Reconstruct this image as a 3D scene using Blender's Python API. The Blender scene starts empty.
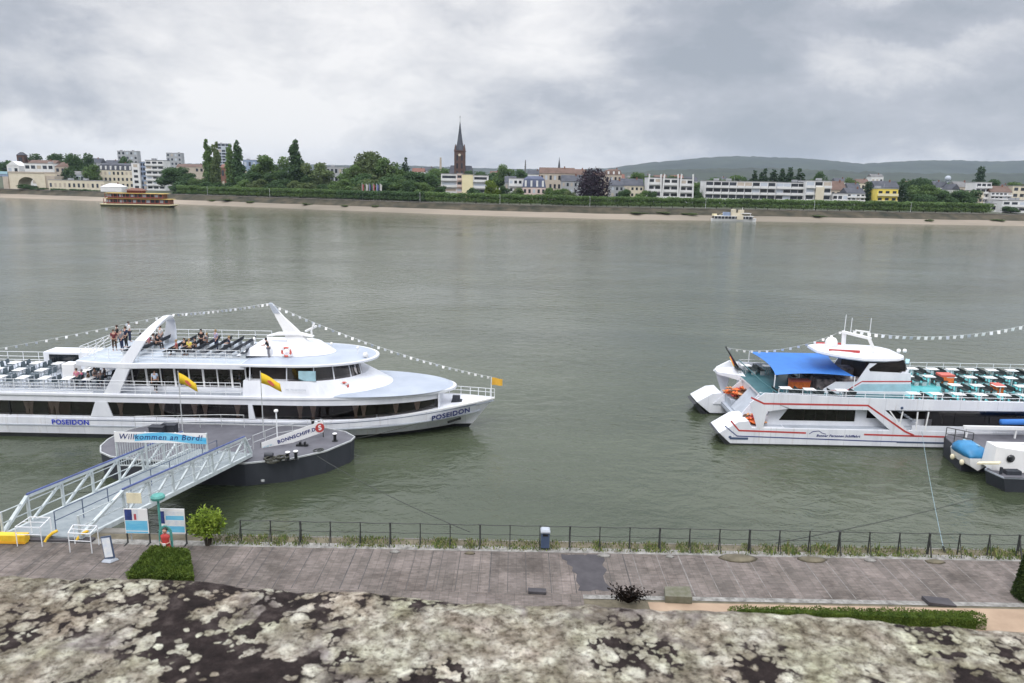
import bpy, bmesh, math, random
from math import sin, cos, tan, pi, radians, sqrt, atan2, floor
from mathutils import Vector, Matrix, noise as mnoise
R = random.Random(7)
scene = bpy.context.scene
COL = scene.collection

# ------------------------------------------------------------------ camera
FPX = 740.0; CAMH = 20.0; PITCH = radians(12.3); ROLL = radians(1.1)
_f = Vector((0, cos(PITCH), -sin(PITCH))); _u0 = Vector((0, sin(PITCH), cos(PITCH))); _r0 = Vector((1, 0, 0))
CR = _r0*cos(ROLL) + _u0*sin(ROLL); CU = _u0*cos(ROLL) - _r0*sin(ROLL)
def ray(px, py): return _f + CR*((px-512)/FPX) + CU*((341.5-py)/FPX)
def atZ(px, py, z=0.0):
    d = ray(px, py); t = (z-CAMH)/d.z; return Vector((d.x*t, d.y*t, z))
def atY(px, py, y):
    d = ray(px, py); t = y/d.y; return Vector((d.x*t, y, CAMH+d.z*t))
cam_d = bpy.data.cameras.new('camera'); cam = bpy.data.objects.new('camera', cam_d); COL.objects.link(cam)
cam_d.sensor_width = 36; cam_d.lens = FPX/1024*36; cam_d.clip_start = 0.05; cam_d.clip_end = 40000
cam.matrix_world = Matrix(((CR.x, CU.x, -_f.x, 0), (CR.y, CU.y, -_f.y, 0), (CR.z, CU.z, -_f.z, CAMH), (0, 0, 0, 1)))
cam_d.dof.use_dof = True; cam_d.dof.focus_distance = 55; cam_d.dof.aperture_fstop = 15
scene.camera = cam

# ------------------------------------------------------------------ materials
def N(nt, typ, **kw):
    n = nt.nodes.new(typ)
    for k, v in kw.items():
        if k in n.inputs: n.inputs[k].default_value = v
        else: setattr(n, k, v)
    return n
def newmat(name):
    m = bpy.data.materials.new(name); m.use_nodes = True; nt = m.node_tree
    return m, nt, nt.nodes['Principled BSDF']
def mat(name, col, rough=.6, metal=0, var=.12, scale=2.0, bump=0, bscale=20, spec=.5, col2=None, detail=5, coord='Object', stretch=None, rnd=0):
    """a procedural surface: base colour varied by noise, optional bump"""
    m, nt, b = newmat(name); L = nt.links.new
    tc = N(nt, 'ShaderNodeTexCoord'); src = tc.outputs[coord]
    if stretch:
        mp = N(nt, 'ShaderNodeMapping'); mp.inputs['Scale'].default_value = stretch; L(src, mp.inputs[0]); src = mp.outputs[0]
    no = N(nt, 'ShaderNodeTexNoise', Scale=scale, Detail=detail, Roughness=.6); L(src, no.inputs['Vector'])
    rp = N(nt, 'ShaderNodeValToRGB'); L(no.outputs['Fac'], rp.inputs[0])
    c2 = col2 or tuple(min(1, c*(1+var)) for c in col); c1 = col if col2 else tuple(c*(1-var) for c in col)
    rp.color_ramp.elements[0].position = .3; rp.color_ramp.elements[1].position = .7
    rp.color_ramp.elements[0].color = (*c1, 1); rp.color_ramp.elements[1].color = (*c2, 1)
    out = rp.outputs[0]
    if rnd:
        oi = N(nt, 'ShaderNodeObjectInfo'); hs = N(nt, 'ShaderNodeHueSaturation')
        mr = N(nt, 'ShaderNodeMapRange'); mr.inputs['To Min'].default_value = 1-rnd; mr.inputs['To Max'].default_value = 1+rnd
        L(oi.outputs['Random'], mr.inputs[0]); L(mr.outputs[0], hs.inputs['Value']); L(out, hs.inputs['Color']); out = hs.outputs[0]
    L(out, b.inputs['Base Color'])
    b.inputs['Roughness'].default_value = rough; b.inputs['Metallic'].default_value = metal
    b.inputs['Specular IOR Level'].default_value = spec
    if bump:
        n2 = N(nt, 'ShaderNodeTexNoise', Scale=bscale, Detail=4); L(tc.outputs[coord], n2.inputs['Vector'])
        bp = N(nt, 'ShaderNodeBump', Strength=1.0, Distance=bump); L(n2.outputs['Fac'], bp.inputs['Height']); L(bp.outputs[0], b.inputs['Normal'])
    return m
M = {}
def paint(name, col, rough=.35, var=.06, scale=.8, **k): M[name] = mat(name, col, rough, var=var, scale=scale, **k); return M[name]
# ship paints carry faint grime streaks
M['white'] = mat('white_paint', (.66, .68, .74), .35, var=.06, scale=.9, col2=(.80, .82, .86), stretch=(1, 1, .25), detail=8)
M['white2'] = mat('bright_white', (.80, .80, .80), .4, var=.04, scale=1)
M['pale_roof'] = mat('pale_blue_roof_paint', (.33, .375, .45), .5, col2=(.42, .465, .54), scale=.6, detail=8)
M['deck_grey'] = mat('deck_grey', (.34, .37, .42), .6, col2=(.46, .5, .56), scale=1.2)
M['black'] = mat('black_paint', (.012, .013, .015), .4, var=.3)
M['boot'] = mat('boot_black', (.02, .022, .025), .5, var=.4, scale=2)
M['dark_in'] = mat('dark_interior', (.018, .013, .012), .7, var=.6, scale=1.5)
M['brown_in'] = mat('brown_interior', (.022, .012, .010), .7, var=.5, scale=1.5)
M['curtain'] = mat('beige_curtain', (.85, .68, .56), .9, var=.15, scale=8, stretch=(8, 1, .4))
M['fabric_dark'] = mat('charcoal_fabric', (.03, .035, .045), .9, var=.3, scale=6)
M['navy_letter'] = mat('navy_lettering', (.02, .03, .16), .5)
M['blue_letter'] = mat('royal_blue_lettering', (.02, .04, .45), .5)
M['red'] = mat('red_paint', (.48, .06, .055), .4)
M['red_soft'] = mat('faded_red', (.6, .12, .09), .5)
M['navy'] = mat('navy_paint', (.05, .07, .2), .4)
M['orange'] = mat('orange_fabric', (.75, .17, .04), .7, var=.2, scale=5)
M['steel'] = mat('galvanised_steel', (.45, .47, .48), .45, metal=.3, col2=(.62, .64, .65), scale=4)
M['steel_w'] = mat('white_green_steel', (.42, .47, .48), .5, col2=(.60, .65, .66), scale=3)
M['gang_deck'] = mat('gangway_deck', (.20, .235, .255), .6, col2=(.30, .335, .35), scale=2.5, detail=8); M['rail_w'] = mat('white_rail', (.75, .77, .8), .4, var=.05)
M['rail_b'] = mat('blue_handrail', (.07, .10, .27), .4, var=.2)
M['pont'] = mat('dark_grey_hull', (.028, .032, .042), .55, col2=(.05, .055, .068), scale=.7, detail=8, stretch=(1, 1, .4))
M['pont_deck'] = mat('barge_deck', (.085, .085, .10), .7, col2=(.14, .14, .16), scale=.9, detail=9)
M['yellow'] = mat('yellow_paint', (.80, .50, .03), .5, var=.15, scale=3)
M['flag_y'] = mat('yellow_flag', (.80, .55, .03), .8, var=.08)
M['awning'] = mat('blue_awning', (.035, .17, .52), .7, var=.12, scale=1)
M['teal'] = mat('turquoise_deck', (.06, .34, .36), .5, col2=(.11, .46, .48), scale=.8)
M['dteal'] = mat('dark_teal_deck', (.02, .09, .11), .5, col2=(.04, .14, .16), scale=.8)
M['lightblue'] = mat('light_blue_paint', (.36, .56, .64), .5)
M['brightblue'] = mat('bright_blue_tarp', (.03, .21, .43), .45, var=.15, scale=2, bump=.02, bscale=3)
M['green_paint'] = mat('teal_green_paint', (.08, .30, .27), .5, var=.2, scale=5)
M['cream'] = mat('cream_paint', (.72, .66, .48), .6)
M['iron'] = mat('fence_iron', (.035, .038, .037), .6, var=.3, scale=8)
M['rope'] = mat('pale_blue_rope', (.22, .30, .34), .9)
M['rope_d'] = mat('dark_rope', (.05, .055, .05), .9)
M['plastic_grey'] = mat('grey_blue_plastic', (.06, .09, .16), .5)
M['skin'] = mat('skin', (.50, .30, .22), .55, var=.05)
def glassmat(name, tint, refl=.5):
    m, nt, b = newmat(name); L = nt.links.new; nt.nodes.remove(b)
    o = nt.nodes['Material Output']
    tr = N(nt, 'ShaderNodeBsdfTransparent', Color=(*tint, 1)); gl = N(nt, 'ShaderNodeBsdfGlossy', Roughness=.03, Color=(1, 1, 1, 1))
    fr = N(nt, 'ShaderNodeFresnel', IOR=1.5); mx = N(nt, 'ShaderNodeMixShader')
    no = N(nt, 'ShaderNodeTexNoise', Scale=1.0); bp = N(nt, 'ShaderNodeBump', Strength=.15, Distance=.02); L(no.outputs[0], bp.inputs['Height']); L(bp.outputs[0], gl.inputs['Normal'])
    L(fr.outputs[0], mx.inputs[0]); L(tr.outputs[0], mx.inputs[1]); L(gl.outputs[0], mx.inputs[2]); L(mx.outputs[0], o.inputs['Surface'])
    return m
M['glass'] = glassmat('tinted_glass', (.72, .70, .70))
M['glass_dk'] = mat('dark_window_glass', (.015, .018, .022), .12, var=.5, scale=.35, spec=.6)
M['glass_far'] = mat('house_window_glass', (.03, .035, .045), .25, var=.7, scale=.13, rnd=.5)
def hullmat():
    m = mat('ship_hull_paint', (.64, .66, .72), .33, col2=(.79, .81, .85), scale=.9, stretch=(1, 1, .25), detail=8); nt = m.node_tree; L = nt.links.new; b = nt.nodes['Principled BSDF']
    base = b.inputs['Base Color'].links[0].from_socket; tc = N(nt, 'ShaderNodeTexCoord'); mp = N(nt, 'ShaderNodeMapping'); mp.inputs['Scale'].default_value = (2.2, 1, .16); L(tc.outputs['Object'], mp.inputs[0])
    n = N(nt, 'ShaderNodeTexNoise', Scale=1.6, Detail=6, Roughness=.7); L(mp.outputs[0], n.inputs['Vector']); r = N(nt, 'ShaderNodeValToRGB'); L(n.outputs[0], r.inputs[0])
    r.color_ramp.elements[0].position = .56; r.color_ramp.elements[0].color = (0, 0, 0, 1); r.color_ramp.elements[1].position = .74; r.color_ramp.elements[1].color = (.42, .42, .42, 1)
    x = N(nt, 'ShaderNodeMix', data_type='RGBA'); L(r.outputs[0], x.inputs[0]); L(base, x.inputs[6]); x.inputs[7].default_value = (.36, .30, .22, 1)
    br = N(nt, 'ShaderNodeTexBrick', Scale=1.0, offset=0.0); br.inputs['Brick Width'].default_value = 2.9; br.inputs['Row Height'].default_value = 30; br.inputs['Mortar Size'].default_value = .02; br.inputs['Color1'].default_value = br.inputs['Color2'].default_value = (1, 1, 1, 1); br.inputs['Mortar'].default_value = (.80, .80, .80, 1)
    L(tc.outputs['Object'], br.inputs['Vector']); y = N(nt, 'ShaderNodeMix', data_type='RGBA', blend_type='MULTIPLY'); y.inputs[0].default_value = 1; L(x.outputs[2], y.inputs[6]); L(br.outputs[0], y.inputs[7]); L(y.outputs[2], b.inputs['Base Color'])
    wv = N(nt, 'ShaderNodeTexNoise', Scale=.8, Detail=2); L(tc.outputs['Object'], wv.inputs['Vector']); bp = N(nt, 'ShaderNodeBump', Strength=.5, Distance=.04); L(wv.outputs[0], bp.inputs['Height']); L(bp.outputs[0], b.inputs['Normal'])
    return m
M['hull'] = hullmat()
def foliage(name, c1, c2, rnd=.15, scale=.5, trans=.25):
    m, nt, b = newmat(name); L = nt.links.new
    tc = N(nt, 'ShaderNodeTexCoord'); no = N(nt, 'ShaderNodeTexNoise', Scale=scale, Detail=6, Roughness=.7); L(tc.outputs['Object'], no.inputs['Vector'])
    rp = N(nt, 'ShaderNodeValToRGB'); rp.color_ramp.elements[0].position = .35; rp.color_ramp.elements[1].position = .68
    rp.color_ramp.elements[0].color = (*c1, 1); rp.color_ramp.elements[1].color = (*c2, 1); L(no.outputs[0], rp.inputs[0])
    oi = N(nt, 'ShaderNodeObjectInfo'); hs = N(nt, 'ShaderNodeHueSaturation'); mr = N(nt, 'ShaderNodeMapRange')
    mr.inputs['To Min'].default_value = 1-rnd; mr.inputs['To Max'].default_value = 1+rnd
    L(oi.outputs['Random'], mr.inputs[0]); L(mr.outputs[0], hs.inputs['Value']); L(rp.outputs[0], hs.inputs['Color']); L(hs.outputs[0], b.inputs['Base Color'])
    b.inputs['Roughness'].default_value = .75; b.inputs['Specular IOR Level'].default_value = .2
    if trans:
        o = nt.nodes['Material Output']; t = N(nt, 'ShaderNodeBsdfTranslucent'); mx = N(nt, 'ShaderNodeMixShader', Fac=trans)
        L(hs.outputs[0], t.inputs['Color']); L(b.outputs[0], mx.inputs[1]); L(t.outputs[0], mx.inputs[2]); L(mx.outputs[0], o.inputs['Surface'])
    return m
F = {
 'mid': foliage('mid_green_foliage', (0.078, 0.138, 0.049), (0.190, 0.278, 0.093)),
 'dark': foliage('dark_green_foliage', (0.045, 0.091, 0.040), (0.129, 0.206, 0.081)),
 'light': foliage('light_green_foliage', (0.091, 0.143, 0.039), (0.195, 0.273, 0.078)),
 'olive': foliage('olive_foliage', (0.086, 0.124, 0.053), (0.189, 0.238, 0.095)),
 'lime': foliage('lime_foliage', (0.120, 0.190, 0.030), (0.260, 0.340, 0.070)),
 'purple': foliage('purple_foliage', (0.018, 0.013, 0.022), (0.055, 0.034, 0.049), trans=.05),
 'conifer': foliage('conifer_foliage', (0.026, 0.057, 0.030), (0.077, 0.122, 0.062)),
 'shrub': foliage('shrub_foliage', (0.150, 0.250, 0.030), (0.420, 0.520, 0.090), scale=2),
 'box': foliage('box_foliage', (0.050, 0.090, 0.015), (0.140, 0.200, 0.035), scale=3),
 'yew': foliage('yew_foliage', (0.020, 0.040, 0.012), (0.060, 0.090, 0.025), scale=3),
 'maroon': foliage('maroon_foliage', (0.010, 0.008, 0.008), (0.035, 0.024, 0.018), scale=4),
}
M['bark'] = mat('bark', (.06, .05, .04), .9, var=.3, scale=2)

# ------------------------------------------------------------------ mesh builder
def V(*a): return Vector(a)
class MB:
    def __init__(s): s.v = []; s.f = []; s.mi = []; s.cur = 0; s.smooth = False
    def add(s, vs, fs):
        o = len(s.v); s.v += [Vector(v) for v in vs]
        s.f += [tuple(i+o for i in f) for f in fs]; s.mi += [s.cur]*len(fs); return s
    def box(s, x0, x1, y0, y1, z0, z1):
        return s.add([(x0,y0,z0),(x1,y0,z0),(x1,y1,z0),(x0,y1,z0),(x0,y0,z1),(x1,y0,z1),(x1,y1,z1),(x0,y1,z1)],
                     [(0,3,2,1),(4,5,6,7),(0,1,5,4),(1,2,6,5),(2,3,7,6),(3,0,4,7)])
    def bar(s, a, b, w, h=None, up=(0,0,1)):
        """rectangular bar between two points: w across, h along up"""
        a = Vector(a); b = Vector(b); h = h or w; d = (b-a).normalized(); up = Vector(up)
        if abs(d.dot(up)) > .98: up = Vector((0,1,0))
        sd = d.cross(up).normalized()*(w/2); u = sd.cross(d).normalized()*(h/2)
        return s.add([a-sd-u, a+sd-u, a+sd+u, a-sd+u, b-sd-u, b+sd-u, b+sd+u, b-sd+u],
                     [(0,1,2,3),(7,6,5,4),(0,4,5,1),(1,5,6,2),(2,6,7,3),(3,7,4,0)])
    def tube(s, pts, r, n=6, r2=None):
        pts = [Vector(p) for p in pts]; rings = []; m = len(pts)
        for i, p in enumerate(pts):
            d = (pts[min(i+1,m-1)]-pts[max(i-1,0)]).normalized(); up = Vector((0,0,1)) if abs(d.z) < .95 else Vector((0,1,0))
            a = d.cross(up).normalized(); b = a.cross(d); rr = r if r2 is None else r+(r2-r)*i/(m-1)
            rings.append([p+a*(rr*cos(2*pi*k/n))+b*(rr*sin(2*pi*k/n)) for k in range(n)])
        vs = [v for g in rings for v in g]; fs = []
        for i in range(m-1):
            for k in range(n): fs.append((i*n+k, i*n+(k+1)%n, (i+1)*n+(k+1)%n, (i+1)*n+k))
        fs.append(tuple(range(n))[::-1]); fs.append(tuple((m-1)*n+k for k in range(n)))
        return s.add(vs, fs)
    def loft(s, rings, caps=True, closed=True):
        n = len(rings[0]); vs = [v for g in rings for v in g]; fs = []
        for i in range(len(rings)-1):
            for k in range(n if closed else n-1): fs.append((i*n+k, i*n+(k+1)%n, (i+1)*n+(k+1)%n, (i+1)*n+k))
        if caps: fs.append(tuple(range(n))[::-1]); fs.append(tuple((len(rings)-1)*n+k for k in range(n)))
        return s.add(vs, fs)
    def prism(s, poly, z0, z1, top=None):
        top = top or poly
        return s.loft([[(p[0],p[1],z0) for p in poly], [(p[0],p[1],z1) for p in top]])
    def prism_y(s, poly, y0, y1):      # poly of (x, z)
        return s.loft([[(p[0],y0,p[1]) for p in poly], [(p[0],y1,p[1]) for p in poly]])
    def sphere(s, c, r, n=10, m=7, sz=1.0, sy=1.0):
        c = Vector(c); rings = []
        for i in range(1, m): rings.append([(c.x+r*sin(pi*i/m)*cos(2*pi*k/n), c.y+sy*r*sin(pi*i/m)*sin(2*pi*k/n), c.z-sz*r*cos(pi*i/m)) for k in range(n)])
        return s.loft(rings)
    def lathe(s, c, prof, n=16):       # prof: (r, z)
        return s.loft([[(c[0]+r*cos(2*pi*k/n), c[1]+r*sin(2*pi*k/n), c[2]+z) for k in range(n)] for r, z in prof])
    def torus(s, c, R0, r0, axis='y', n=20, m=8):
        c = Vector(c); rings = []
        for i in range(n+1):
            a = 2*pi*i/n; g = []
            for k in range(m):
                b = 2*pi*k/m; q = R0+r0*cos(b); x, y, z = q*cos(a), r0*sin(b), q*sin(a)
                g.append(c+(Vector((x,y,z)) if axis == 'y' else Vector((x,z,y))))
            rings.append(g)
        return s.loft(rings, caps=False)
    def mesh(s, name, mats, off=Vector((0,0,0))):
        me = bpy.data.meshes.new(name); me.from_pydata([v-off for v in s.v], [], s.f)
        if not isinstance(mats, (list, tuple)): mats = [mats]
        for m in mats: me.materials.append(m)
        if len(mats) > 1: me.polygons.foreach_set('material_index', s.mi)
        if s.smooth: me.polygons.foreach_set('use_smooth', [True]*len(me.polygons))
        bm = bmesh.new(); bm.from_mesh(me)
        if getattr(s, 'fixn', True): bmesh.ops.recalc_face_normals(bm, faces=bm.faces)
        bm.to_mesh(me); bm.free(); me.update(); return me
    def build(s, name, mats, parent=None, bevel=0):
        if parent is None:
            xs = [v.x for v in s.v]; ys = [v.y for v in s.v]; zs = [v.z for v in s.v]
            off = Vector(((min(xs)+max(xs))/2, (min(ys)+max(ys))/2, min(zs)))
        else: off = wloc(parent)
        o = bpy.data.objects.new(name, s.mesh(name, mats, off)); COL.objects.link(o)
        if parent is None: o.location = off
        else: o.parent = parent
        if bevel:
            b = o.modifiers.new('bevel', 'BEVEL'); b.width = bevel; b.segments = 2; b.limit_method = 'ANGLE'
        return o
def wloc(o):
    l = Vector(o.location)
    while o.parent: o = o.parent; l += Vector(o.location)
    return l
def tag(o, label=None, cat=None, group=None, kind=None):
    if label: o['label'] = label
    if cat: o['category'] = cat
    if group: o['group'] = group
    if kind: o['kind'] = kind
    return o
def empty(name, loc, label, cat, group=None):
    o = bpy.data.objects.new(name, None); COL.objects.link(o); o.location = loc; o.empty_display_size = .2
    return tag(o, label, cat, group)
KIDS = {}
def copy_tree(o, parent=None):
    c = o.copy(); COL.objects.link(c); c.parent = parent
    for ch in o.children: copy_tree(ch, c)
    return c
ORD = ['first','second','third','fourth','fifth','sixth','seventh','eighth','ninth','tenth','eleventh','twelfth','thirteenth','fourteenth','fifteenth','sixteenth','seventeenth','eighteenth']
def text(body, size, origin, right, up, material, parent, name='lettering', align='CENTER', ext=.006, shear=0, bold=.0):
    cu = bpy.data.curves.new(name, 'FONT'); cu.body = body; cu.size = size; cu.align_x = align; cu.align_y = 'CENTER'; cu.extrude = ext
    cu.shear = shear; cu.space_character = 1.12; cu.offset = bold; cu.resolution_u = 3
    t = bpy.data.objects.new(name, cu); COL.objects.link(t)
    right = Vector(right).normalized(); up = Vector(up).normalized(); nrm = right.cross(up)
    mw = Matrix(((right.x, up.x, nrm.x, origin[0]), (right.y, up.y, nrm.y, origin[1]), (right.z, up.z, nrm.z, origin[2]), (0,0,0,1)))
    bpy.context.view_layer.update()
    me = bpy.data.meshes.new_from_object(t.evaluated_get(bpy.context.evaluated_depsgraph_get()))
    bpy.data.objects.remove(t); me.transform(mw)
    off = wloc(parent); me.transform(Matrix.Translation(-off)); me.materials.clear(); me.materials.append(material)
    o = bpy.data.objects.new(name, me); COL.objects.link(o); o.parent = parent
    return o
def railing(pts, h, parent, m, spacing=1.2, rails=(1.0, .66, .33), r=.022, name='railing'):
    b = MB(); pts = [Vector(p) for p in pts]
    for f in rails: b.tube([p+Vector((0,0,h*f)) for p in pts], r, 5)
    for i in range(len(pts)-1):
        L = (pts[i+1]-pts[i]).length; n = max(1, round(L/spacing))
        for k in range(n+(1 if i == len(pts)-2 else 0)):
            p = pts[i].lerp(pts[i+1], k/n); b.tube([p, p+Vector((0,0,h))], r*1.1, 5)
    return b.build(name, m, parent)
# ------------------------------------------------------------------ light and sky
W = bpy.data.worlds.new('World'); scene.world = W; W.use_nodes = True
nt = W.node_tree; L = nt.links.new; bg = nt.nodes['Background']
SUN_EL, SUN_AZ = radians(52), radians(200)    # sun behind the camera, a little to the left, through cloud
sky = N(nt, 'ShaderNodeTexSky'); sky.sky_type = 'NISHITA'; sky.sun_disc = False; sky.sun_elevation = SUN_EL; sky.sun_rotation = SUN_AZ
tc = N(nt, 'ShaderNodeTexCoord'); sep = N(nt, 'ShaderNodeSeparateXYZ'); L(tc.outputs['Generated'], sep.inputs[0])
def mth(op, a, b=None, clamp=False):
    n = N(nt, 'ShaderNodeMath', operation=op, use_clamp=clamp)
    for i, v in enumerate((a, b)):
        if v is None: continue
        if hasattr(v, 'links'): L(v, n.inputs[i])
        else: n.inputs[i].default_value = v
    return n.outputs[0]
zc = mth('MAXIMUM', sep.outputs[2], 0.0); den = mth('ADD', zc, .16)
comb = N(nt, 'ShaderNodeCombineXYZ'); L(mth('DIVIDE', sep.outputs[0], den), comb.inputs[0]); L(mth('DIVIDE', sep.outputs[1], den), comb.inputs[1])
smap = N(nt, 'ShaderNodeMapping'); smap.inputs['Scale'].default_value = (1, 1, 2.3); L(tc.outputs['Generated'], smap.inputs[0])
n1 = N(nt, 'ShaderNodeTexNoise', Scale=3.0, Detail=8, Roughness=.58, Distortion=.35); L(smap.outputs[0], n1.inputs['Vector'])
n2 = N(nt, 'ShaderNodeTexNoise', Scale=8.5, Detail=8, Roughness=.6, Distortion=.5); L(smap.outputs[0], n2.inputs['Vector'])
val = mth('ADD', mth('MULTIPLY', n1.outputs[0], .85), mth('MULTIPLY', n2.outputs[0], .30)); n3 = N(nt, 'ShaderNodeTexNoise', Scale=24, Detail=6, Roughness=.6, Distortion=.6); L(smap.outputs[0], n3.inputs['Vector']); val = mth('ADD', val, mth('MULTIPLY', mth('SUBTRACT', n3.outputs[0], .5), .16)); val = mth('SUBTRACT', val, .03)
# big soft cloud masses, laid out by direction in the sky
warp = N(nt, 'ShaderNodeTexNoise', Scale=5.0, Detail=6, Roughness=.6); L(tc.outputs['Generated'], warp.inputs['Vector'])
wv = N(nt, 'ShaderNodeVectorMath', operation='SUBTRACT'); L(warp.outputs['Color'], wv.inputs[0]); wv.inputs[1].default_value = (.5, .5, .5)
ws = N(nt, 'ShaderNodeVectorMath', operation='SCALE'); L(wv.outputs[0], ws.inputs[0]); ws.inputs['Scale'].default_value = .16
wa = N(nt, 'ShaderNodeVectorMath', operation='ADD'); L(tc.outputs['Generated'], wa.inputs[0]); L(ws.outputs[0], wa.inputs[1])
def mass(px, py, w, h, amt):
    global val
    c = ray(px, py).normalized()
    s = N(nt, 'ShaderNodeVectorMath', operation='SUBTRACT'); L(wa.outputs[0], s.inputs[0]); s.inputs[1].default_value = c
    m2 = N(nt, 'ShaderNodeVectorMath', operation='MULTIPLY'); L(s.outputs[0], m2.inputs[0]); m2.inputs[1].default_value = (FPX/w, FPX/w, FPX/h)
    ln = N(nt, 'ShaderNodeVectorMath', operation='LENGTH'); L(m2.outputs[0], ln.inputs[0])
    k = N(nt, 'ShaderNodeMapRange', interpolation_type='SMOOTHERSTEP'); k.inputs['From Min'].default_value = 1; k.inputs['From Max'].default_value = .2
    k.inputs['To Min'].default_value = 0; k.inputs['To Max'].default_value = amt
    L(ln.outputs['Value'], k.inputs[0]); val = mth('ADD', val, k.outputs[0])
for a in ((565, 40, 90, 70, .10), (40, 60, 190, 60, -.17), (230, 110, 260, 60, .07), (700, 30, 150, 70, -.17), (900, 45, 110, 30, .08), (940, 8, 110, 25, -.14),
          (880, 120, 320, 50, -.10), (60, 140, 240, 26, .16), (420, 70, 170, 50, .07), (480, 8, 80, 22, -.10), (300, 20, 140, 40, .05), (650, 150, 160, 25, .05), (330, 60, 330, 130, .09), (140, 40, 70, 45, .06), (420, 110, 90, 40, .05), (60, 90, 60, 30, -.06), (740, 60, 80, 50, -.05), (850, 100, 330, 110, -.08), (120, 15, 150, 40, -.04), (200, 70, 260, 110, .06)): mass(*a)
rp = N(nt, 'ShaderNodeValToRGB'); L(val, rp.inputs[0]); cr = rp.color_ramp
cr.elements[0].position = .28; cr.elements[0].color = (.35, .38, .43, 1)
cr.elements[1].position = .78; cr.elements[1].color = (.86, .85, .85, 1)
e = cr.elements.new(.45); e.color = (.46, .48, .53, 1)
e = cr.elements.new(.59); e.color = (.66, .665, .69, 1)
# an overcast sky is brighter overhead than near the horizon
zb = N(nt, 'ShaderNodeMapRange', interpolation_type='SMOOTHSTEP'); L(sep.outputs[2], zb.inputs[0])
zb.inputs['From Min'].default_value = .26; zb.inputs['From Max'].default_value = .66; zb.inputs['To Min'].default_value = 9.5; zb.inputs['To Max'].default_value = 29
sc = N(nt, 'ShaderNodeVectorMath', operation='SCALE'); L(rp.outputs[0], sc.inputs[0]); L(zb.outputs[0], sc.inputs['Scale'])
mx = N(nt, 'ShaderNodeMix', data_type='RGBA'); mx.inputs[0].default_value = .06
L(sc.outputs[0], mx.inputs[6]); L(sky.outputs[0], mx.inputs[7]); L(mx.outputs[2], bg.inputs[0]); bg.inputs[1].default_value = .12
sl = bpy.data.lights.new('sun', 'SUN'); sl.energy = 1.2; sl.angle = radians(18); sl.color = (1, .97, .92)
so = bpy.data.objects.new('sun', sl); COL.objects.link(so)
sd = Vector((sin(SUN_AZ)*cos(SUN_EL), cos(SUN_AZ)*cos(SUN_EL), sin(SUN_EL)))
so.rotation_euler = sd.to_track_quat('Z', 'Y').to_euler(); so.location = (0, -50, 100)
vs = scene.view_settings; vs.view_transform = 'Standard'; vs.look = 'None'; vs.gamma = 1; vs.exposure = 0
scene.cycles.max_bounces = 6; scene.cycles.volume_bounces = 0; scene.cycles.transparent_max_bounces = 8

# ------------------------------------------------------------------ water
def water_mat():
    m, nt, b = newmat('river_water'); L = nt.links.new
    tc = N(nt, 'ShaderNodeTexCoord'); g = tc.outputs['Object']
    def mapn(sc, scale, det, rough=.55, dist=0):
        mp = N(nt, 'ShaderNodeMapping'); mp.inputs['Scale'].default_value = sc; L(g, mp.inputs[0])
        n = N(nt, 'ShaderNodeTexNoise', Scale=scale, Detail=det, Roughness=rough, Distortion=dist); L(mp.outputs[0], n.inputs['Vector']); return n.outputs[0]
    # murky grey-green body, faint silt streaks along the flow
    st = mapn((.35, 1, 1), .05, 6, .6, .6); rp = N(nt, 'ShaderNodeValToRGB'); L(st, rp.inputs[0])
    rp.color_ramp.elements[0].position = .35; rp.color_ramp.elements[0].color = (.038, .050, .027, 1)
    rp.color_ramp.elements[1].position = .65; rp.color_ramp.elements[1].color = (.068, .082, .050, 1)
    L(rp.outputs[0], b.inputs['Base Color']); b.inputs['Roughness'].default_value = .07; b.inputs['IOR'].default_value = 1.42
    mask = mapn((.6, 1, 1), .03, 4, .6, .8); mr = N(nt, 'ShaderNodeMapRange'); L(mask, mr.inputs[0])
    mr.inputs['From Min'].default_value = .35; mr.inputs['From Max'].default_value = .65; mr.inputs['To Min'].default_value = .65; mr.inputs['To Max'].default_value = 1.5
    w1 = mapn((.75, 1, 1), .75, 4, .55, .4); w2 = mapn((.8, 1, 1), 2.8, 4, .6, .2); w3 = mapn((.4, 1, 1), .22, 2, .5, .3)
    def mm(op, a, bb):
        n = N(nt, 'ShaderNodeMath', operation=op)
        for i, v in enumerate((a, bb)):
            if hasattr(v, 'links'): L(v, n.inputs[i])
            else: n.inputs[i].default_value = v
        return n.outputs[0]
    h = mm('ADD', mm('ADD', mm('MULTIPLY', w1, .60), mm('MULTIPLY', w2, .10)), mm('MULTIPLY', w3, .22)); h = mm('MULTIPLY', h, mr.outputs[0])
    bp = N(nt, 'ShaderNodeBump', Strength=1.0, Distance=.22); L(h, bp.inputs['Height']); L(bp.outputs[0], b.inputs['Normal'])
    return m
b = MB(); b.add([(-9000,31,0),(9000,31,0),(9000,1500,0),(-9000,1500,0)], [(0,1,2,3)])
tag(b.build('river', water_mat()), kind='structure')

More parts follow.
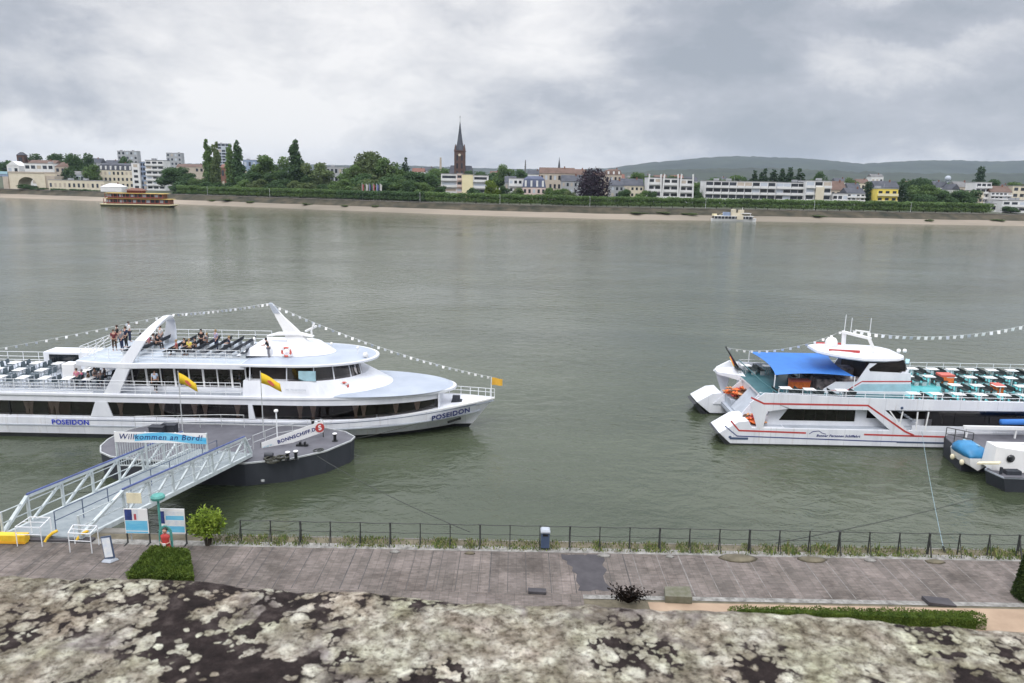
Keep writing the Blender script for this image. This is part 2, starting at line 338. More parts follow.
# ------------------------------------------------------------------ near bank
PZ = 4.0
def paving_mat():
    m, nt, b = newmat('promenade_paving'); L = nt.links.new
    tc = N(nt, 'ShaderNodeTexCoord'); g = tc.outputs['Object']
    br = N(nt, 'ShaderNodeTexBrick', Scale=1.0); br.inputs['Brick Width'].default_value = .26; br.inputs['Row Height'].default_value = .13; br.inputs['Mortar Size'].default_value = .012
    br.inputs['Color1'].default_value = (.128, .110, .099, 1); br.inputs['Color2'].default_value = (.192, .167, .152, 1); br.inputs['Mortar'].default_value = (.14, .13, .125, 1)
    L(g, br.inputs['Vector'])
    no = N(nt, 'ShaderNodeTexNoise', Scale=.55, Detail=8, Roughness=.65); L(g, no.inputs['Vector'])
    rp = N(nt, 'ShaderNodeValToRGB'); L(no.outputs[0], rp.inputs[0]); rp.color_ramp.elements[0].color = (.60, .59, .56, 1); rp.color_ramp.elements[1].color = (1.25, 1.2, 1.2, 1)
    rp.color_ramp.elements[0].position = .3; rp.color_ramp.elements[1].position = .7
    mx = N(nt, 'ShaderNodeMix', data_type='RGBA', blend_type='MULTIPLY'); mx.inputs[0].default_value = 1; L(br.outputs[0], mx.inputs[6]); L(rp.outputs[0], mx.inputs[7])
    pl = N(nt, 'ShaderNodeTexBrick', Scale=1.0, offset=0.0); pl.inputs['Brick Width'].default_value = .37; pl.inputs['Row Height'].default_value = 3.37; pl.inputs['Mortar Size'].default_value = .022; pl.inputs['Mortar Smooth'].default_value = .6
    pl.inputs['Color1'].default_value = (.86, .86, .86, 1); pl.inputs['Color2'].default_value = (1.14, 1.13, 1.12, 1); pl.inputs['Mortar'].default_value = (.80, .80, .80, 1); L(g, pl.inputs['Vector'])
    st = N(nt, 'ShaderNodeTexNoise', Scale=.35, Detail=10, Roughness=.75, Distortion=.6); L(g, st.inputs['Vector']); sr = N(nt, 'ShaderNodeValToRGB'); L(st.outputs[0], sr.inputs[0])
    sr.color_ramp.elements[0].position = .38; sr.color_ramp.elements[0].color = (.62, .60, .58, 1); sr.color_ramp.elements[1].position = .52; sr.color_ramp.elements[1].color = (1, 1, 1, 1)
    m2 = N(nt, 'ShaderNodeMix', data_type='RGBA', blend_type='MULTIPLY'); m2.inputs[0].default_value = 1; L(mx.outputs[2], m2.inputs[6]); L(pl.outputs[0], m2.inputs[7])
    m3 = N(nt, 'ShaderNodeMix', data_type='RGBA', blend_type='MULTIPLY'); m3.inputs[0].default_value = 1; L(m2.outputs[2], m3.inputs[6]); L(sr.outputs[0], m3.inputs[7]); mx = m3
    L(mx.outputs[2], b.inputs['Base Color']); b.inputs['Roughness'].default_value = .85
    n3 = N(nt, 'ShaderNodeTexNoise', Scale=14, Detail=3); L(g, n3.inputs['Vector'])
    bp = N(nt, 'ShaderNodeBump', Strength=.6, Distance=.01); L(n3.outputs[0], bp.inputs['Height']); L(bp.outputs[0], b.inputs['Normal'])
    return m
M['paving'] = paving_mat()
M['cobble'] = mat('gravel_strip', (.12, .115, .105), .9, col2=(.36, .35, .33), scale=3.5, detail=8, bump=.02, bscale=25)
M['joint'] = mat('dark_joint', (.045, .042, .04), .9, col2=(.11, .10, .098), scale=3)
M['jointl'] = mat('pale_joint', (.12, .11, .105), .9, col2=(.28, .265, .25), scale=3)
M['asphalt'] = mat('asphalt_patch', (.045, .042, .048), .9, col2=(.08, .075, .082), scale=1.5, detail=8)
M['soil'] = mat('weedy_soil', (.075, .066, .045), .95, col2=(.19, .165, .115), scale=1.5, detail=9, bump=.03, bscale=8)
M['sand_path'] = mat('sandy_path', (.30, .215, .15), .95, col2=(.42, .31, .22), scale=.9, detail=8)
M['stone'] = mat('quay_stone', (.12, .115, .10), .9, col2=(.22, .21, .19), scale=.8, detail=8, bump=.05, bscale=3)
M['grass'] = mat('lawn', (.05, .085, .02), .95, col2=(.11, .15, .04), scale=3, detail=8, bump=.03, bscale=30)
def sheet(name, x0, x1, y0, y1, z, m, kind='structure', n=1):
    b = MB(); b.add([(x0,y0,z),(x1,y0,z),(x1,y1,z),(x0,y1,z)], [(0,1,2,3)]); return tag(b.build(name, m), kind=kind)
sheet('ground', -400, 400, -40, 30.9, PZ-.02, M['soil'])
sheet('promenade', -200, 200, 26.55, 29.9, PZ, M['paving'])
sheet('near_paving', -200, 3.0, 20, 26.55, PZ, M['paving'])
sheet('gravel_strip', -200, 200, 29.9, 30.35, PZ+.002, M['cobble'])
sheet('cobbled_gutter', 3.0, 200, 26.25, 26.55, PZ-.002, M['cobble'])
sheet('path', 5.5, 200, 22.0, 26.1, PZ-.004, M['sand_path'])
# transverse joints between the paving bays, one flat strip each (pattern of the promenade)
b = MB(); b2 = MB(); rj = random.Random(3); x = -26.0
while x < 30:
    t = b if x < 5 else b2; w = rj.uniform(.02, .05)*(1 if x < 5 else .9); dx = .05
    t.add([(x, 26.6, PZ+.004), (x+w, 26.6, PZ+.004), (x+w+dx*.2, 29.85, PZ+.004), (x+dx*.2, 29.85, PZ+.004)], [(0,1,2,3)])
    x += rj.choice((.75, .9, 1.0, .45)) if x < 5 else rj.choice((.95, 1.05, 1.2))
tag(b.build('paving_joints', M['joint']), kind='structure'); tag(b2.build('paving_joints', M['jointl']), kind='structure')
# asphalt repair
pp = [(561,554),(566,555),(575,554.5),(583,554.5),(585,555.5),(588,554),(603,555),(605,560),(602,565),(607,570),(603,576),(605,582),(611,588),(614,590),(604,591),(597,589.5),(590,591),(578,590.5),(580,586),(576,581),(577,574),(572,571),(573,567),(567,564),(567,561),(562,559)]
b = MB(); b.add([atZ(x, y, PZ+.007) for x, y in pp], [tuple(range(len(pp)))]); tag(b.build('asphalt_patch', M['asphalt']), kind='structure')
for i, (px, w) in enumerate(((738, 34), (604, 13), (812, 26), (870, 12), (470, 10), (395, 10), (935, 18), (670, 9))):   # sandy mounds at the foot of the fence
    c = atZ(px, 554+(px-500)*.018, PZ); r = w/740*32*.5; b = MB(); rr = random.Random(i)
    b.loft([[(c.x+r*f*cos(a*pi/6)*(1+.25*rr.random()), c.y+r*.55*f*sin(a*pi/6), PZ+.005+h) for a in range(12)] for f, h in ((1, 0), (.7, .05), (.25, .09))])
    b.smooth = True; tag(b.build('sand_mound', M['cobble'] if i % 2 else M['soil']), kind='structure')
# quay: edge kerb and stone slope to the water
b = MB(); b.box(-400, 400, 30.92, 31.0, PZ-.6, PZ-.01); b.add([(-400,31.0,PZ-.05),(400,31.0,PZ-.05),(400,37.6,-.6),(-400,37.6,-.6)], [(0,1,2,3)])
tag(b.build('embankment', M['stone']), kind='structure')
# weeds along the fence: uncountable
b = MB(); rw = random.Random(11); b.fixn = False
for i in range(22000):
    x = rw.uniform(-13.5, 26); d = mnoise.noise(Vector((x*.55, 3.1, 0)))*.5+.5; d2 = mnoise.noise(Vector((x*2.1, 7, 0)))*.5+.5
    if rw.random() > (max(0, d-.30)*max(0, d2-.2)*5.0+.04): continue
    y = rw.uniform(30.1, 31.0) if rw.random() < .85 else rw.uniform(30.0, 30.3); tall = x > 12 and mnoise.noise(Vector((x*1.3, 1, 5))) > .05
    h = rw.uniform(.02, .085)*(1.0+.9*d2) * (rw.uniform(1, 3.0) if tall and rw.random() < .3 else 1); w = rw.uniform(.015, .035)*(1.6 if tall else 1)
    a = rw.uniform(0, pi); lx, ly = rw.uniform(-.3, .3)*h, rw.uniform(-.3, .3)*h; b.cur = rw.choice((0, 0, 1, 2))
    b.add([(x-w*cos(a), y-w*sin(a), PZ), (x+w*cos(a), y+w*sin(a), PZ), (x+lx+w*.4, y+ly, PZ+h), (x+lx-w*.4, y+ly, PZ+h)], [(0,1,2,3)])
M['weed1'] = mat('weed_green', (.085, .13, .035), .9, var=.3); M['weed2'] = mat('weed_straw', (.24, .22, .11), .9, var=.2); M['weed3'] = mat('weed_yellow_green', (.20, .24, .06), .9, var=.2)
tag(b.build('weeds', [M['weed1'], M['weed2'], M['weed3']]), 'patchy weeds and dry grass along the foot of the railing', 'weeds', kind='stuff')

# ------------------------------------------------------------------ bastion wall under the camera
def lichen_mat():
    m, nt, b = newmat('lichened_stone'); L = nt.links.new
    tc = N(nt, 'ShaderNodeTexCoord'); gm = N(nt, 'ShaderNodeMapping'); gm.inputs['Location'].default_value = LOFF; L(tc.outputs['Object'], gm.inputs[0]); g = gm.outputs[0]
    def noi(scale, det, rough=.6, dist=0, off=0):
        mp = N(nt, 'ShaderNodeMapping'); mp.inputs['Location'].default_value = (off, off*.7, 0); L(g, mp.inputs[0])
        n = N(nt, 'ShaderNodeTexNoise', Scale=scale, Detail=det, Roughness=rough, Distortion=dist); L(mp.outputs[0], n.inputs['Vector']); return n
    def ramp(src, stops):
        r = N(nt, 'ShaderNodeValToRGB'); L(src, r.inputs[0]); r.color_ramp.elements[0].position = stops[0][0]; r.color_ramp.elements[0].color = (*stops[0][1], 1)
        r.color_ramp.elements[1].position = stops[-1][0]; r.color_ramp.elements[1].color = (*stops[-1][1], 1)
        for p, c in stops[1:-1]: e = r.color_ramp.elements.new(p); e.color = (*c, 1)
        return r.outputs[0]
    def mix(f, a, c, bt='MIX'):
        x = N(nt, 'ShaderNodeMix', data_type='RGBA', blend_type=bt)
        if hasattr(f, 'links'): L(f, x.inputs[0])
        else: x.inputs[0].default_value = f
        L(a, x.inputs[6]); L(c, x.inputs[7]); return x.outputs[2]
    dark = ramp(noi(38, 8, .7).outputs[0], [(.3, (.012, .009, .009)), (.52, (.035, .026, .025)), (.72, (.10, .08, .075))])
    # rosettes: each thallus lobe is a rounded cell, switched on by a patchy field, in three sizes
    big = noi(5.2, 5, .6, .4); wv = noi(60, 4, .6); half = N(nt, 'ShaderNodeVectorMath', operation='SUBTRACT'); L(wv.outputs['Color'], half.inputs[0]); half.inputs[1].default_value = (.5, .5, .5)
    def m_(op, a, b_, c_=None):
        n = N(nt, 'ShaderNodeMath', operation=op)
        for i, v in enumerate((a, b_, c_)):
            if v is None: continue
            if hasattr(v, 'links'): L(v, n.inputs[i])
            else: n.inputs[i].default_value = v
        return n.outputs[0]
    cov = None; lobc = None
    for (s_, thr, wamp) in ((26, .57, .016), (52, .53, .010), (115, .52, .005)):
        sc_ = N(nt, 'ShaderNodeVectorMath', operation='SCALE'); L(half.outputs[0], sc_.inputs[0]); sc_.inputs['Scale'].default_value = wamp*2; ad = N(nt, 'ShaderNodeVectorMath', operation='ADD'); L(g, ad.inputs[0]); L(sc_.outputs[0], ad.inputs[1])
        vo = N(nt, 'ShaderNodeTexVoronoi', Scale=float(s_)); L(ad.outputs[0], vo.inputs['Vector']); nn = N(nt, 'ShaderNodeTexNoise', Scale=5.2, Detail=5, Roughness=.6, Distortion=.4); L(vo.outputs['Position'], nn.inputs['Vector'])
        sepc = N(nt, 'ShaderNodeSeparateColor'); L(vo.outputs['Color'], sepc.inputs[0])
        on = m_('GREATER_THAN', m_('ADD', nn.outputs[0], m_('MULTIPLY', sepc.outputs[0], .13)), thr)
        rd = N(nt, 'ShaderNodeMapRange', interpolation_type='SMOOTHSTEP'); L(vo.outputs['Distance'], rd.inputs[0]); rd.inputs['From Min'].default_value = .66; rd.inputs['From Max'].default_value = .54; rd.inputs['To Min'].default_value = 0; rd.inputs['To Max'].default_value = 1
        c = m_('MULTIPLY', on, rd.outputs[0]); cov = c if cov is None else m_('MAXIMUM', cov, c)
        if s_ == 52: lobc = sepc.outputs[1]; vd = vo.outputs['Distance']
    solid = N(nt, 'ShaderNodeMapRange'); L(big.outputs[0], solid.inputs[0]); solid.inputs['From Min'].default_value = .498; solid.inputs['From Max'].default_value = .515
    mask = m_('MAXIMUM', cov, m_('MULTIPLY', solid.outputs[0], .9))
    tone = ramp(noi(19, 9, .72).outputs[0], [(.30, (.17, .15, .12)), (.42, (.34, .32, .26)), (.54, (.51, .50, .44)), (.70, (.68, .68, .64))])
    hue = ramp(noi(9, 4, .6, 0, 3.3).outputs[0], [(.35, (1.05, .95, .93)), (.5, (1.02, 1, .98)), (.68, (.98, 1.0, .88))])
    li = mix(1.0, tone, hue, 'MULTIPLY')
    # finely speckled
    sp = ramp(noi(125, 5, .75).outputs[0], [(.38, (.30, .27, .25)), (.50, (.95, .95, .95)), (.62, (1.25, 1.25, 1.25))]); li = mix(.9, li, sp, 'MULTIPLY')
    # the central parts of old thalli have decayed to grey-pink
    dec = ramp(noi(11, 5, .6, .4, 8.0).outputs[0], [(.55, (0, 0, 0)), (.66, (1, 1, 1))]); pk = ramp(noi(60, 5, .7).outputs[0], [(.35, (.10, .085, .08)), (.65, (.42, .38, .37))])
    li = mix(dec, li, pk)
    lob = ramp(vd, [(.30, (1.10, 1.10, 1.08)), (.66, (.50, .46, .43))]); li = mix(.75, li, lob, 'MULTIPLY'); pc = ramp(lobc, [(.1, (.74, .72, .68)), (.9, (1.16, 1.17, 1.14))]); li = mix(.9, li, pc, 'MULTIPLY')
    L(mix(mask, dark, li), b.inputs['Base Color']); b.inputs['Roughness'].default_value = .95; b.inputs['Specular IOR Level'].default_value = .15
    n5 = noi(90, 6, .7); a1 = N(nt, 'ShaderNodeMath', operation='MULTIPLY_ADD'); L(mask, a1.inputs[0]); a1.inputs[1].default_value = .45; L(n5.outputs[0], a1.inputs[2])
    bp = N(nt, 'ShaderNodeBump', Strength=1.0, Distance=.011); L(a1.outputs[0], bp.inputs['Height']); L(bp.outputs[0], b.inputs['Normal'])
    return m
LOFF = (2.35, .4, 0)
b = MB(); nx, ny = 330, 60; X0, X1 = -1.6, 1.6
EP = [tuple(atZ(x, y, 19.5).xy) for x, y in ((-900, 545), (0, 567), (130, 570), (250, 576), (400, 588), (500, 595), (640, 598), (760, 603), (900, 614), (1024, 624), (1900, 690))]
def edge(x):
    for (a, ya), (c, yc) in zip(EP, EP[1:]):
        if x <= c or c == EP[-1][0]: v = ya+(yc-ya)*(x-a)/(c-a); break
    return v + .004*mnoise.noise(Vector((x*9, 0, 0))) + .004*mnoise.noise(Vector((x*28, 1, 0)))
def htop(x, y): return 19.5 + .003*mnoise.noise(Vector((x*5, y*5, 2))) + .004*mnoise.noise(Vector((x*19, y*19, 4))) + .003*mnoise.noise(Vector((x*55, y*55, 1)))
rows = []
for j in range(ny+1):
    r = []
    for i in range(nx+1):
        x = X0+(X1-X0)*i/nx; e = edge(x)
        if j <= ny-12: t = j/(ny-12); y = .12+(e-.03-.12)*t; z = htop(x, y)
        else:
            k = (j-(ny-12))/12; a = min(1, k*2)*pi/2; y = e-.03+.03*sin(a); z = htop(x, e-.03)-.03*(1-cos(a)) - (max(0, k-.5)*1.2)
            y += .004*mnoise.noise(Vector((x*30, z*30, 0)))
        r.append((x, y, z))
    rows.append(r)
b.add([v for r in rows for v in r], [(j*(nx+1)+i, j*(nx+1)+i+1, (j+1)*(nx+1)+i+1, (j+1)*(nx+1)+i) for j in range(ny) for i in range(nx)])
b.smooth = True
wall = empty('parapet_wall', (0, .5, 3.9), 'thick dark stone parapet crusted with pale grey-green lichen, in the foreground', 'stone wall')
LM = lichen_mat(); b.build('coping', LM, wall)
b = MB(); b.box(-30, 30, .16, .70, 3.9, 18.85); b.box(-30, X0-.002, .12, .80, 18.855, 19.48); b.box(X1+.002, 30, .12, .74, 18.855, 19.48); b.box(X0, X1, .13, .68, 18.855, 19.40); b.build('masonry', LM, wall)
sheet('terrace', -60, 60, -40, .16, 18.3, M['sand_path'])
# ------------------------------------------------------------------ leafy things
def leafcloud(lobes, n, size, rnd, inner=.55, flat=.5, clump=0):
    """many small bent leaf clumps spread through the volume of a few lobes: (cx,cy,cz, rx,ry,rz)"""
    b = MB(); b.fixn = False; wts = [l[3]*l[4]*l[5] for l in lobes]; tot = sum(w**(2/3) for w in wts)
    for l, w in zip(lobes, wts):
        for _ in range(int(n*w**(2/3)/tot)):
            while True:
                d = Vector((rnd.gauss(0,1), rnd.gauss(0,1), rnd.gauss(0,1)))
                if d.length > .1: break
            d.normalize(); rr = inner+(1-inner)*rnd.random()**.6
            rr *= .86+.30*mnoise.noise(d*2.3+Vector((l[0], l[1], l[2])))
            c = Vector((l[0]+d.x*l[3]*rr, l[1]+d.y*l[4]*rr, l[2]+d.z*l[5]*rr))
            s = size*rnd.uniform(.6, 1.4); u = Vector((rnd.gauss(0,1), rnd.gauss(0,1), rnd.gauss(0,.6))).normalized(); w2 = (d*flat+Vector((rnd.gauss(0,.5), rnd.gauss(0,.5), rnd.gauss(0,.5)))).normalized()
            a = u.cross(w2); 
            if a.length < .1: continue
            a.normalize(); q = w2.cross(a)
            b.add([c-a*s*.5, c-q*s*.35+w2*s*.12, c+a*s*.5, c+q*s*.35+w2*s*.12], [(0,1,2,3)])
    return b
def trunk_mb(h, r, lobes, rnd, base=(0,0,0)):
    b = MB(); B = Vector(base)
    b.tube([B, B+V(.02*h,0,h*.4), B+V(0,.02*h,h)], r, 7, r*.45)
    for l in lobes[:6]:
        s = B+V(0,0,h*rnd.uniform(.45,.9)); e = B*0+V(l[0], l[1], l[2]); b.tube([s, s.lerp(e,.5)+V(0,0,.05*h), e], r*.4, 5, r*.12)
    return b

# clipped hedges: box-shaped shell of leaves over a core
def hedge(name, poly, z0, z1, fm, n, size, label, cat='hedge', seed=1, top=None):
    rnd = random.Random(seed); b = MB(); b.fixn = False; top = top or poly
    cx = sum(p[0] for p in poly)/len(poly); cy = sum(p[1] for p in poly)/len(poly)
    core = MB(); sh = lambda P: [(cx+(p[0]-cx)*.93, cy+(p[1]-cy)*.93) for p in P]; core.prism(sh(poly), z0, z1-.08, sh(top))
    segs = [(poly[i], poly[(i+1)%len(poly)], top[i], top[(i+1)%len(poly)]) for i in range(len(poly))]
    per = [(Vector(a)-Vector(c)).length*(z1-z0) for a, c, _, _ in segs]; xs = [p[0] for p in top]; ys = [p[1] for p in top]
    area = (max(xs)-min(xs))*(max(ys)-min(ys)); tot = sum(per)+area
    def put(c, nr):
        s = size*rnd.uniform(.6, 1.5); u = Vector((rnd.gauss(0,1), rnd.gauss(0,1), rnd.gauss(0,1))).normalized(); a = u.cross(nr+u*.1)
        if a.length < .1: return
        a.normalize(); t = (nr+Vector((rnd.gauss(0,.6), rnd.gauss(0,.6), rnd.gauss(0,.6)))).normalized(); c = c+nr*rnd.uniform(-.05,.05)*2*size/.06*.5
        b.add([c-a*s*.35, c+a*s*.35, c+t*s+a*s*.1, c+t*s-a*s*.1], [(0,1,2,3)])
    for (a, c, ta, tc_), w in zip(segs, per):
        for _ in range(int(n*w/tot)):
            u, v = rnd.random(), rnd.random(); lo = Vector((*a,z0)).lerp(Vector((*c,z0)), u); hi = Vector((*ta,z1)).lerp(Vector((*tc_,z1)), u)
            d = Vector(c)-Vector(a); put(lo.lerp(hi, v), Vector((d.y, -d.x, 0)).normalized())
    import itertools
    def inside(x, y):
        k = False; j = len(top)-1
        for i in range(len(top)):
            if (top[i][1] > y) != (top[j][1] > y) and x < (top[j][0]-top[i][0])*(y-top[i][1])/(top[j][1]-top[i][1])+top[i][0]: k = not k
            j = i
        return k
    for _ in range(int(n*area/tot)):
        x, y = rnd.uniform(min(xs), max(xs)), rnd.uniform(min(ys), max(ys))
        if inside(x, y): put(Vector((x, y, z1+.09*mnoise.noise(Vector((x*3, y*3, 0))))), Vector((0,0,1)))
    root = empty(name, (cx, cy, z0), label, cat); b.build('foliage', F[fm], root); core.build('branches', F[fm], root); return root
def gp(px, py, z=PZ): v = atZ(px, py, z); return (v.x, v.y)
# dense clipped block in front of the red figure; top corners read off the photograph at z 4.75
tz = PZ+.75; t = [gp(128, 573, tz), gp(191, 575, tz), gp(187, 549, tz), gp(152, 546, tz)]
hedge('box_hedge', t, PZ, tz, 'box', 15000, .07, 'square clipped bright green hedge block below the red figure', seed=2)
tz = PZ+.45; t = [gp(728, 608, tz), gp(987, 618.5, tz), gp(975, 611, tz), gp(735, 606.5, tz)]
hedge('box_hedge', t, PZ, tz, 'box', 17000, .05, 'long low clipped hedge beside the orange sandy path at lower right', seed=3)
c = atZ(1030, 598, PZ); oct_ = [(c.x+.62*cos(a*pi/4+.3), c.y+.62*sin(a*pi/4+.3)) for a in range(8)]; topo = [(c.x+.40*cos(a*pi/4+.3), c.y+.40*sin(a*pi/4+.3)) for a in range(8)]
hedge('clipped_yew', oct_, PZ, PZ+1.75, 'yew', 9000, .06, 'dark clipped conical yew cut off by the right edge', cat='shrub', seed=4, top=topo)
# the bright yellow-green shrub beside the gangway
c = atZ(208, 545, PZ); rnd = random.Random(5)
root = empty('leafy_shrub', c, 'bright yellow-green leafy shrub on the quay edge right of the poster boards', 'shrub')
b = MB(); b.fixn = False
for i in range(130):
    a = rnd.uniform(0, 2*pi); sp = rnd.uniform(.15, 1)**.8; hh = (1.75-.75*sp*sp)*rnd.uniform(.75, 1.04); tip = c+V(cos(a)*sp*.88, sin(a)*sp*.7, hh); st = c+V(cos(a)*sp*.2, sin(a)*sp*.2, .15)
    for k in range(15):
        q = st.lerp(tip, .45+.55*k/14)+V(0,0,.06*sin(k)); d = Vector((rnd.gauss(0,1), rnd.gauss(0,1), rnd.gauss(.5,.6))).normalized(); w = d.cross(Vector((rnd.random(),rnd.random(),rnd.random()))).normalized()
        ln = rnd.uniform(.12, .24); b.add([q, q+d*ln*.5+w*.045, q+d*ln, q+d*ln*.5-w*.045], [(0,1,2,3)])
b.build('foliage', F['shrub'], root)
b = MB()
for i in range(30):
    a = rnd.uniform(0, 2*pi); sp = rnd.uniform(.2, .9); b.tube([c+V(cos(a)*.1, sin(a)*.1, 0), c+V(cos(a)*sp*.4, sin(a)*sp*.35, .7), c+V(cos(a)*sp*.8, sin(a)*sp*.6, 1.4-.4*sp)], .02, 4, .008)
b.build('stems', M['bark'], root)
# dark bushy top that shows over the parapet
c = atZ(628, 603, PZ); rnd = random.Random(6)
root = empty('maroon_shrub', c, 'small dark maroon bush showing over the parapet edge near the middle', 'shrub')
b = MB(); b.fixn = False; st = MB()
for i in range(46):
    a = rnd.uniform(0, 2*pi); sp = rnd.uniform(.2, 1); tip = c+V(cos(a)*sp*1.05, sin(a)*sp*.45, rnd.uniform(.35, .75)); st.tube([c, c.lerp(tip, .6)+V(0,0,.05), tip], .014, 4, .006)
    for k in range(16):
        q = c.lerp(tip, .35+.65*k/15); d = Vector((rnd.gauss(0,1), rnd.gauss(0,1), rnd.gauss(.2,.8))).normalized(); w = d.cross(Vector((rnd.random(),rnd.random(),rnd.random()))).normalized(); ln = rnd.uniform(.07,.15)
        b.add([q, q+d*ln*.5+w*.05, q+d*ln, q+d*ln*.5-w*.03], [(0,1,2,3)])
b.build('foliage', F['maroon'], root); st.build('stems', F['maroon'], root)

# ------------------------------------------------------------------ railing along the quay
FY = 30.42
fence = empty('quay_railing', (5, FY, PZ), 'low dark iron railing with raking struts along the quay edge', 'railing')
x = atY(569.5, 545, FY).x; xs = [x+1.335*k for k in range(-11, 18)]
for k, x in enumerate(xs):
    b = MB(); w = .075 if (k+1) % 3 == 0 else .045
    b.bar((x, FY, PZ), (x, FY, PZ+1.02), w, w); b.bar((x, FY-.02, PZ+.85), (x, FY-.34, PZ), w*.6, w*.6); b.build('post', M['iron'], fence)
for h in (1.0, .55):
    b = MB(); pts = []
    for i in range(len(xs)-1):
        for q in (0, .5): pts.append((xs[i]+(xs[i+1]-xs[i])*q, FY, PZ+h-(.03 if q else 0)))
    pts.append((xs[-1], FY, PZ+h)); b.tube(pts, .013 if h < 1 else .017, 5); b.build('cable', M['iron'], fence)
# litter bin
c = V(atY(545, 545, 30.15).x, 30.18, PZ)
r = empty('litter_bin', c, 'blue-grey litter bin with domed lid fixed to the quay railing', 'litter bin')
b = MB(); b.box(c.x-.19, c.x+.19, c.y-.17, c.y+.17, PZ+.12, PZ+.86); b.build('body', M['plastic_grey'], r, bevel=.03)
b = MB(); b.loft([[(c.x+sx*w, c.y+sy*w, PZ+z) for sx, sy in ((-1,-1),(1,-1),(1,1),(-1,1))] for w, z in ((.215, .865), (.215, .93), (.15, 1.0))]); b.build('lid', M['deck_grey'], r, bevel=.01)
b = MB(); b.box(c.x-.12, c.x+.12, c.y-.175, c.y-.171, PZ+.70, PZ+.80); b.build('slot', M['black'], r)
b = MB(); b.bar((c.x, c.y+.1, PZ), (c.x, c.y+.1, PZ+.13), .08); b.build('foot', M['iron'], r)
# wedge-shaped dark ramp and the concrete block on the gravel strip
def wedge(pts, h1, h0, name, m, label, cat):
    q = [atZ(x, y, PZ) for x, y in pts]; b = MB(); b.loft([[tuple(p) for p in q], [(p.x, p.y, PZ+h) for p, h in zip(q, (h1, h0, h0, h1))]]); o = b.build(name, m, bevel=.015); return tag(o, label, cat)
wedge([(929,606),(957,607),(948,599),(921,599)], .16, .05, 'cable_ramp', M['asphalt'], 'black wedge-shaped ramp lying on the gravel strip at right', 'ramp')
wedge([(665,603),(692,604),(689,593),(664,593)], .30, .30, 'shaft_cover', mat('mossy_concrete', (.10,.10,.06), .9, col2=(.17,.165,.13), scale=4), 'mossy box-shaped concrete shaft cover at the paving edge near the dark bush', 'shaft cover')
wedge([(528,594),(546,595),(546,591),(528,590)], .12, .12, 'drain_block', M['asphalt'], 'low dark drain block on the paving left of the dark bush', 'drain cover')

# ------------------------------------------------------------------ signs by the gangway
def frame_board(px0, px1, pyt, pyb, y, name, label, draw, cat='poster board'):
    a = atY(px0, pyb, y); d = atY(px1, pyt, y); x0, x1, z0, z1 = a.x, d.x, a.z, d.z
    r = empty(name, ((x0+x1)/2, y, PZ), label, cat)
    b = MB(); b.box(x0, x1, y-.02, y+.02, z0, z1); b.build('panel', M['white2'], r)
    for xx in (x0+.02, x1-.02): b = MB(); b.bar((xx, y+.05, PZ), (xx, y+.05, z1), .05); b.bar((xx, y+.05, PZ+.05), (xx+.0, y-.3, PZ), .04); b.build('leg', M['iron'], r)
    draw(r, x0, x1, z0, z1, y-.021); return r
def patch(parent, x0, x1, z0, z1, y, m, name='print', t=.004):
    b = MB(); b.box(x0, x1, y-t, y, z0, z1); return b.build(name, m, parent)
M['p_blue'] = mat('poster_blue', (.04, .38, .68), .4, col2=(.25, .62, .80), scale=1.4, stretch=(.4,1,2.5)); M['p_navy'] = mat('poster_navy', (.03,.05,.18), .4, var=.6, scale=3)
M['p_pale'] = mat('poster_pale', (.55,.62,.72), .4, col2=(.8,.8,.78), scale=4); M['p_red'] = mat('poster_red', (.45,.08,.10), .5)
def d1(r, x0, x1, z0, z1, y):
    h = z1-z0; patch(r, x0+.03, x1-.03, z0+.12*h, z0+.52*h, y, M['p_blue']); patch(r, x0+.03, x0+.34*(x1-x0), z0+.54*h, z1-.03, y, M['p_navy']); patch(r, x0+.36*(x1-x0), x0+.6*(x1-x0), z0+.54*h, z1-.05, y, M['p_pale']); patch(r, x0+.42*(x1-x0), x0+.52*(x1-x0), z0+.56*h, z0+.8*h, y-.004, M['p_red'])
    patch(r, x0+.03, x1-.03, z0+.02, z0+.08*h, y, M['p_blue'])
def d2(r, x0, x1, z0, z1, y):
    h = z1-z0; patch(r, x0+.03, x1-.03, z0+.05*h, z0+.30*h, y, M['p_blue']); patch(r, x0+.3*(x1-x0), x1-.03, z0+.33*h, z0+.52*h, y, M['p_pale']); patch(r, x0+.25*(x1-x0), x1-.03, z0+.55*h, z0+.72*h, y, M['p_blue']); patch(r, x0+.2*(x1-x0), x1-.03, z0+.74*h, z0+.90*h, y, M['p_pale']); patch(r, x0+.05, x0+.2*(x1-x0), z0+.4*h, z0+.9*h, y, M['p_navy'])
frame_board(126, 147, 509, 533, 30.0, 'poster_board', 'boat trip poster board with a blue lower half, left of the teal post', d1)
frame_board(161, 184, 509, 533, 30.0, 'poster_board', 'boat trip poster board with blue and white panels, right of the teal post', d2)
# cream plate on a pole above the left poster
a = atY(127, 503, 30.2); d = atY(141, 493, 30.2); r = empty('cream_sign', (a.x, 30.2, PZ), 'small blank cream plate on a pole above the left poster board', 'sign')
b = MB(); b.box(a.x, d.x, 30.18, 30.2, a.z, d.z); b.build('plate', M['cream'], r); b = MB(); b.tube([(a.x+.03, 30.24, PZ), (a.x+.03, 30.24, d.z)], .03, 8); b.build('pole', M['steel'], r)
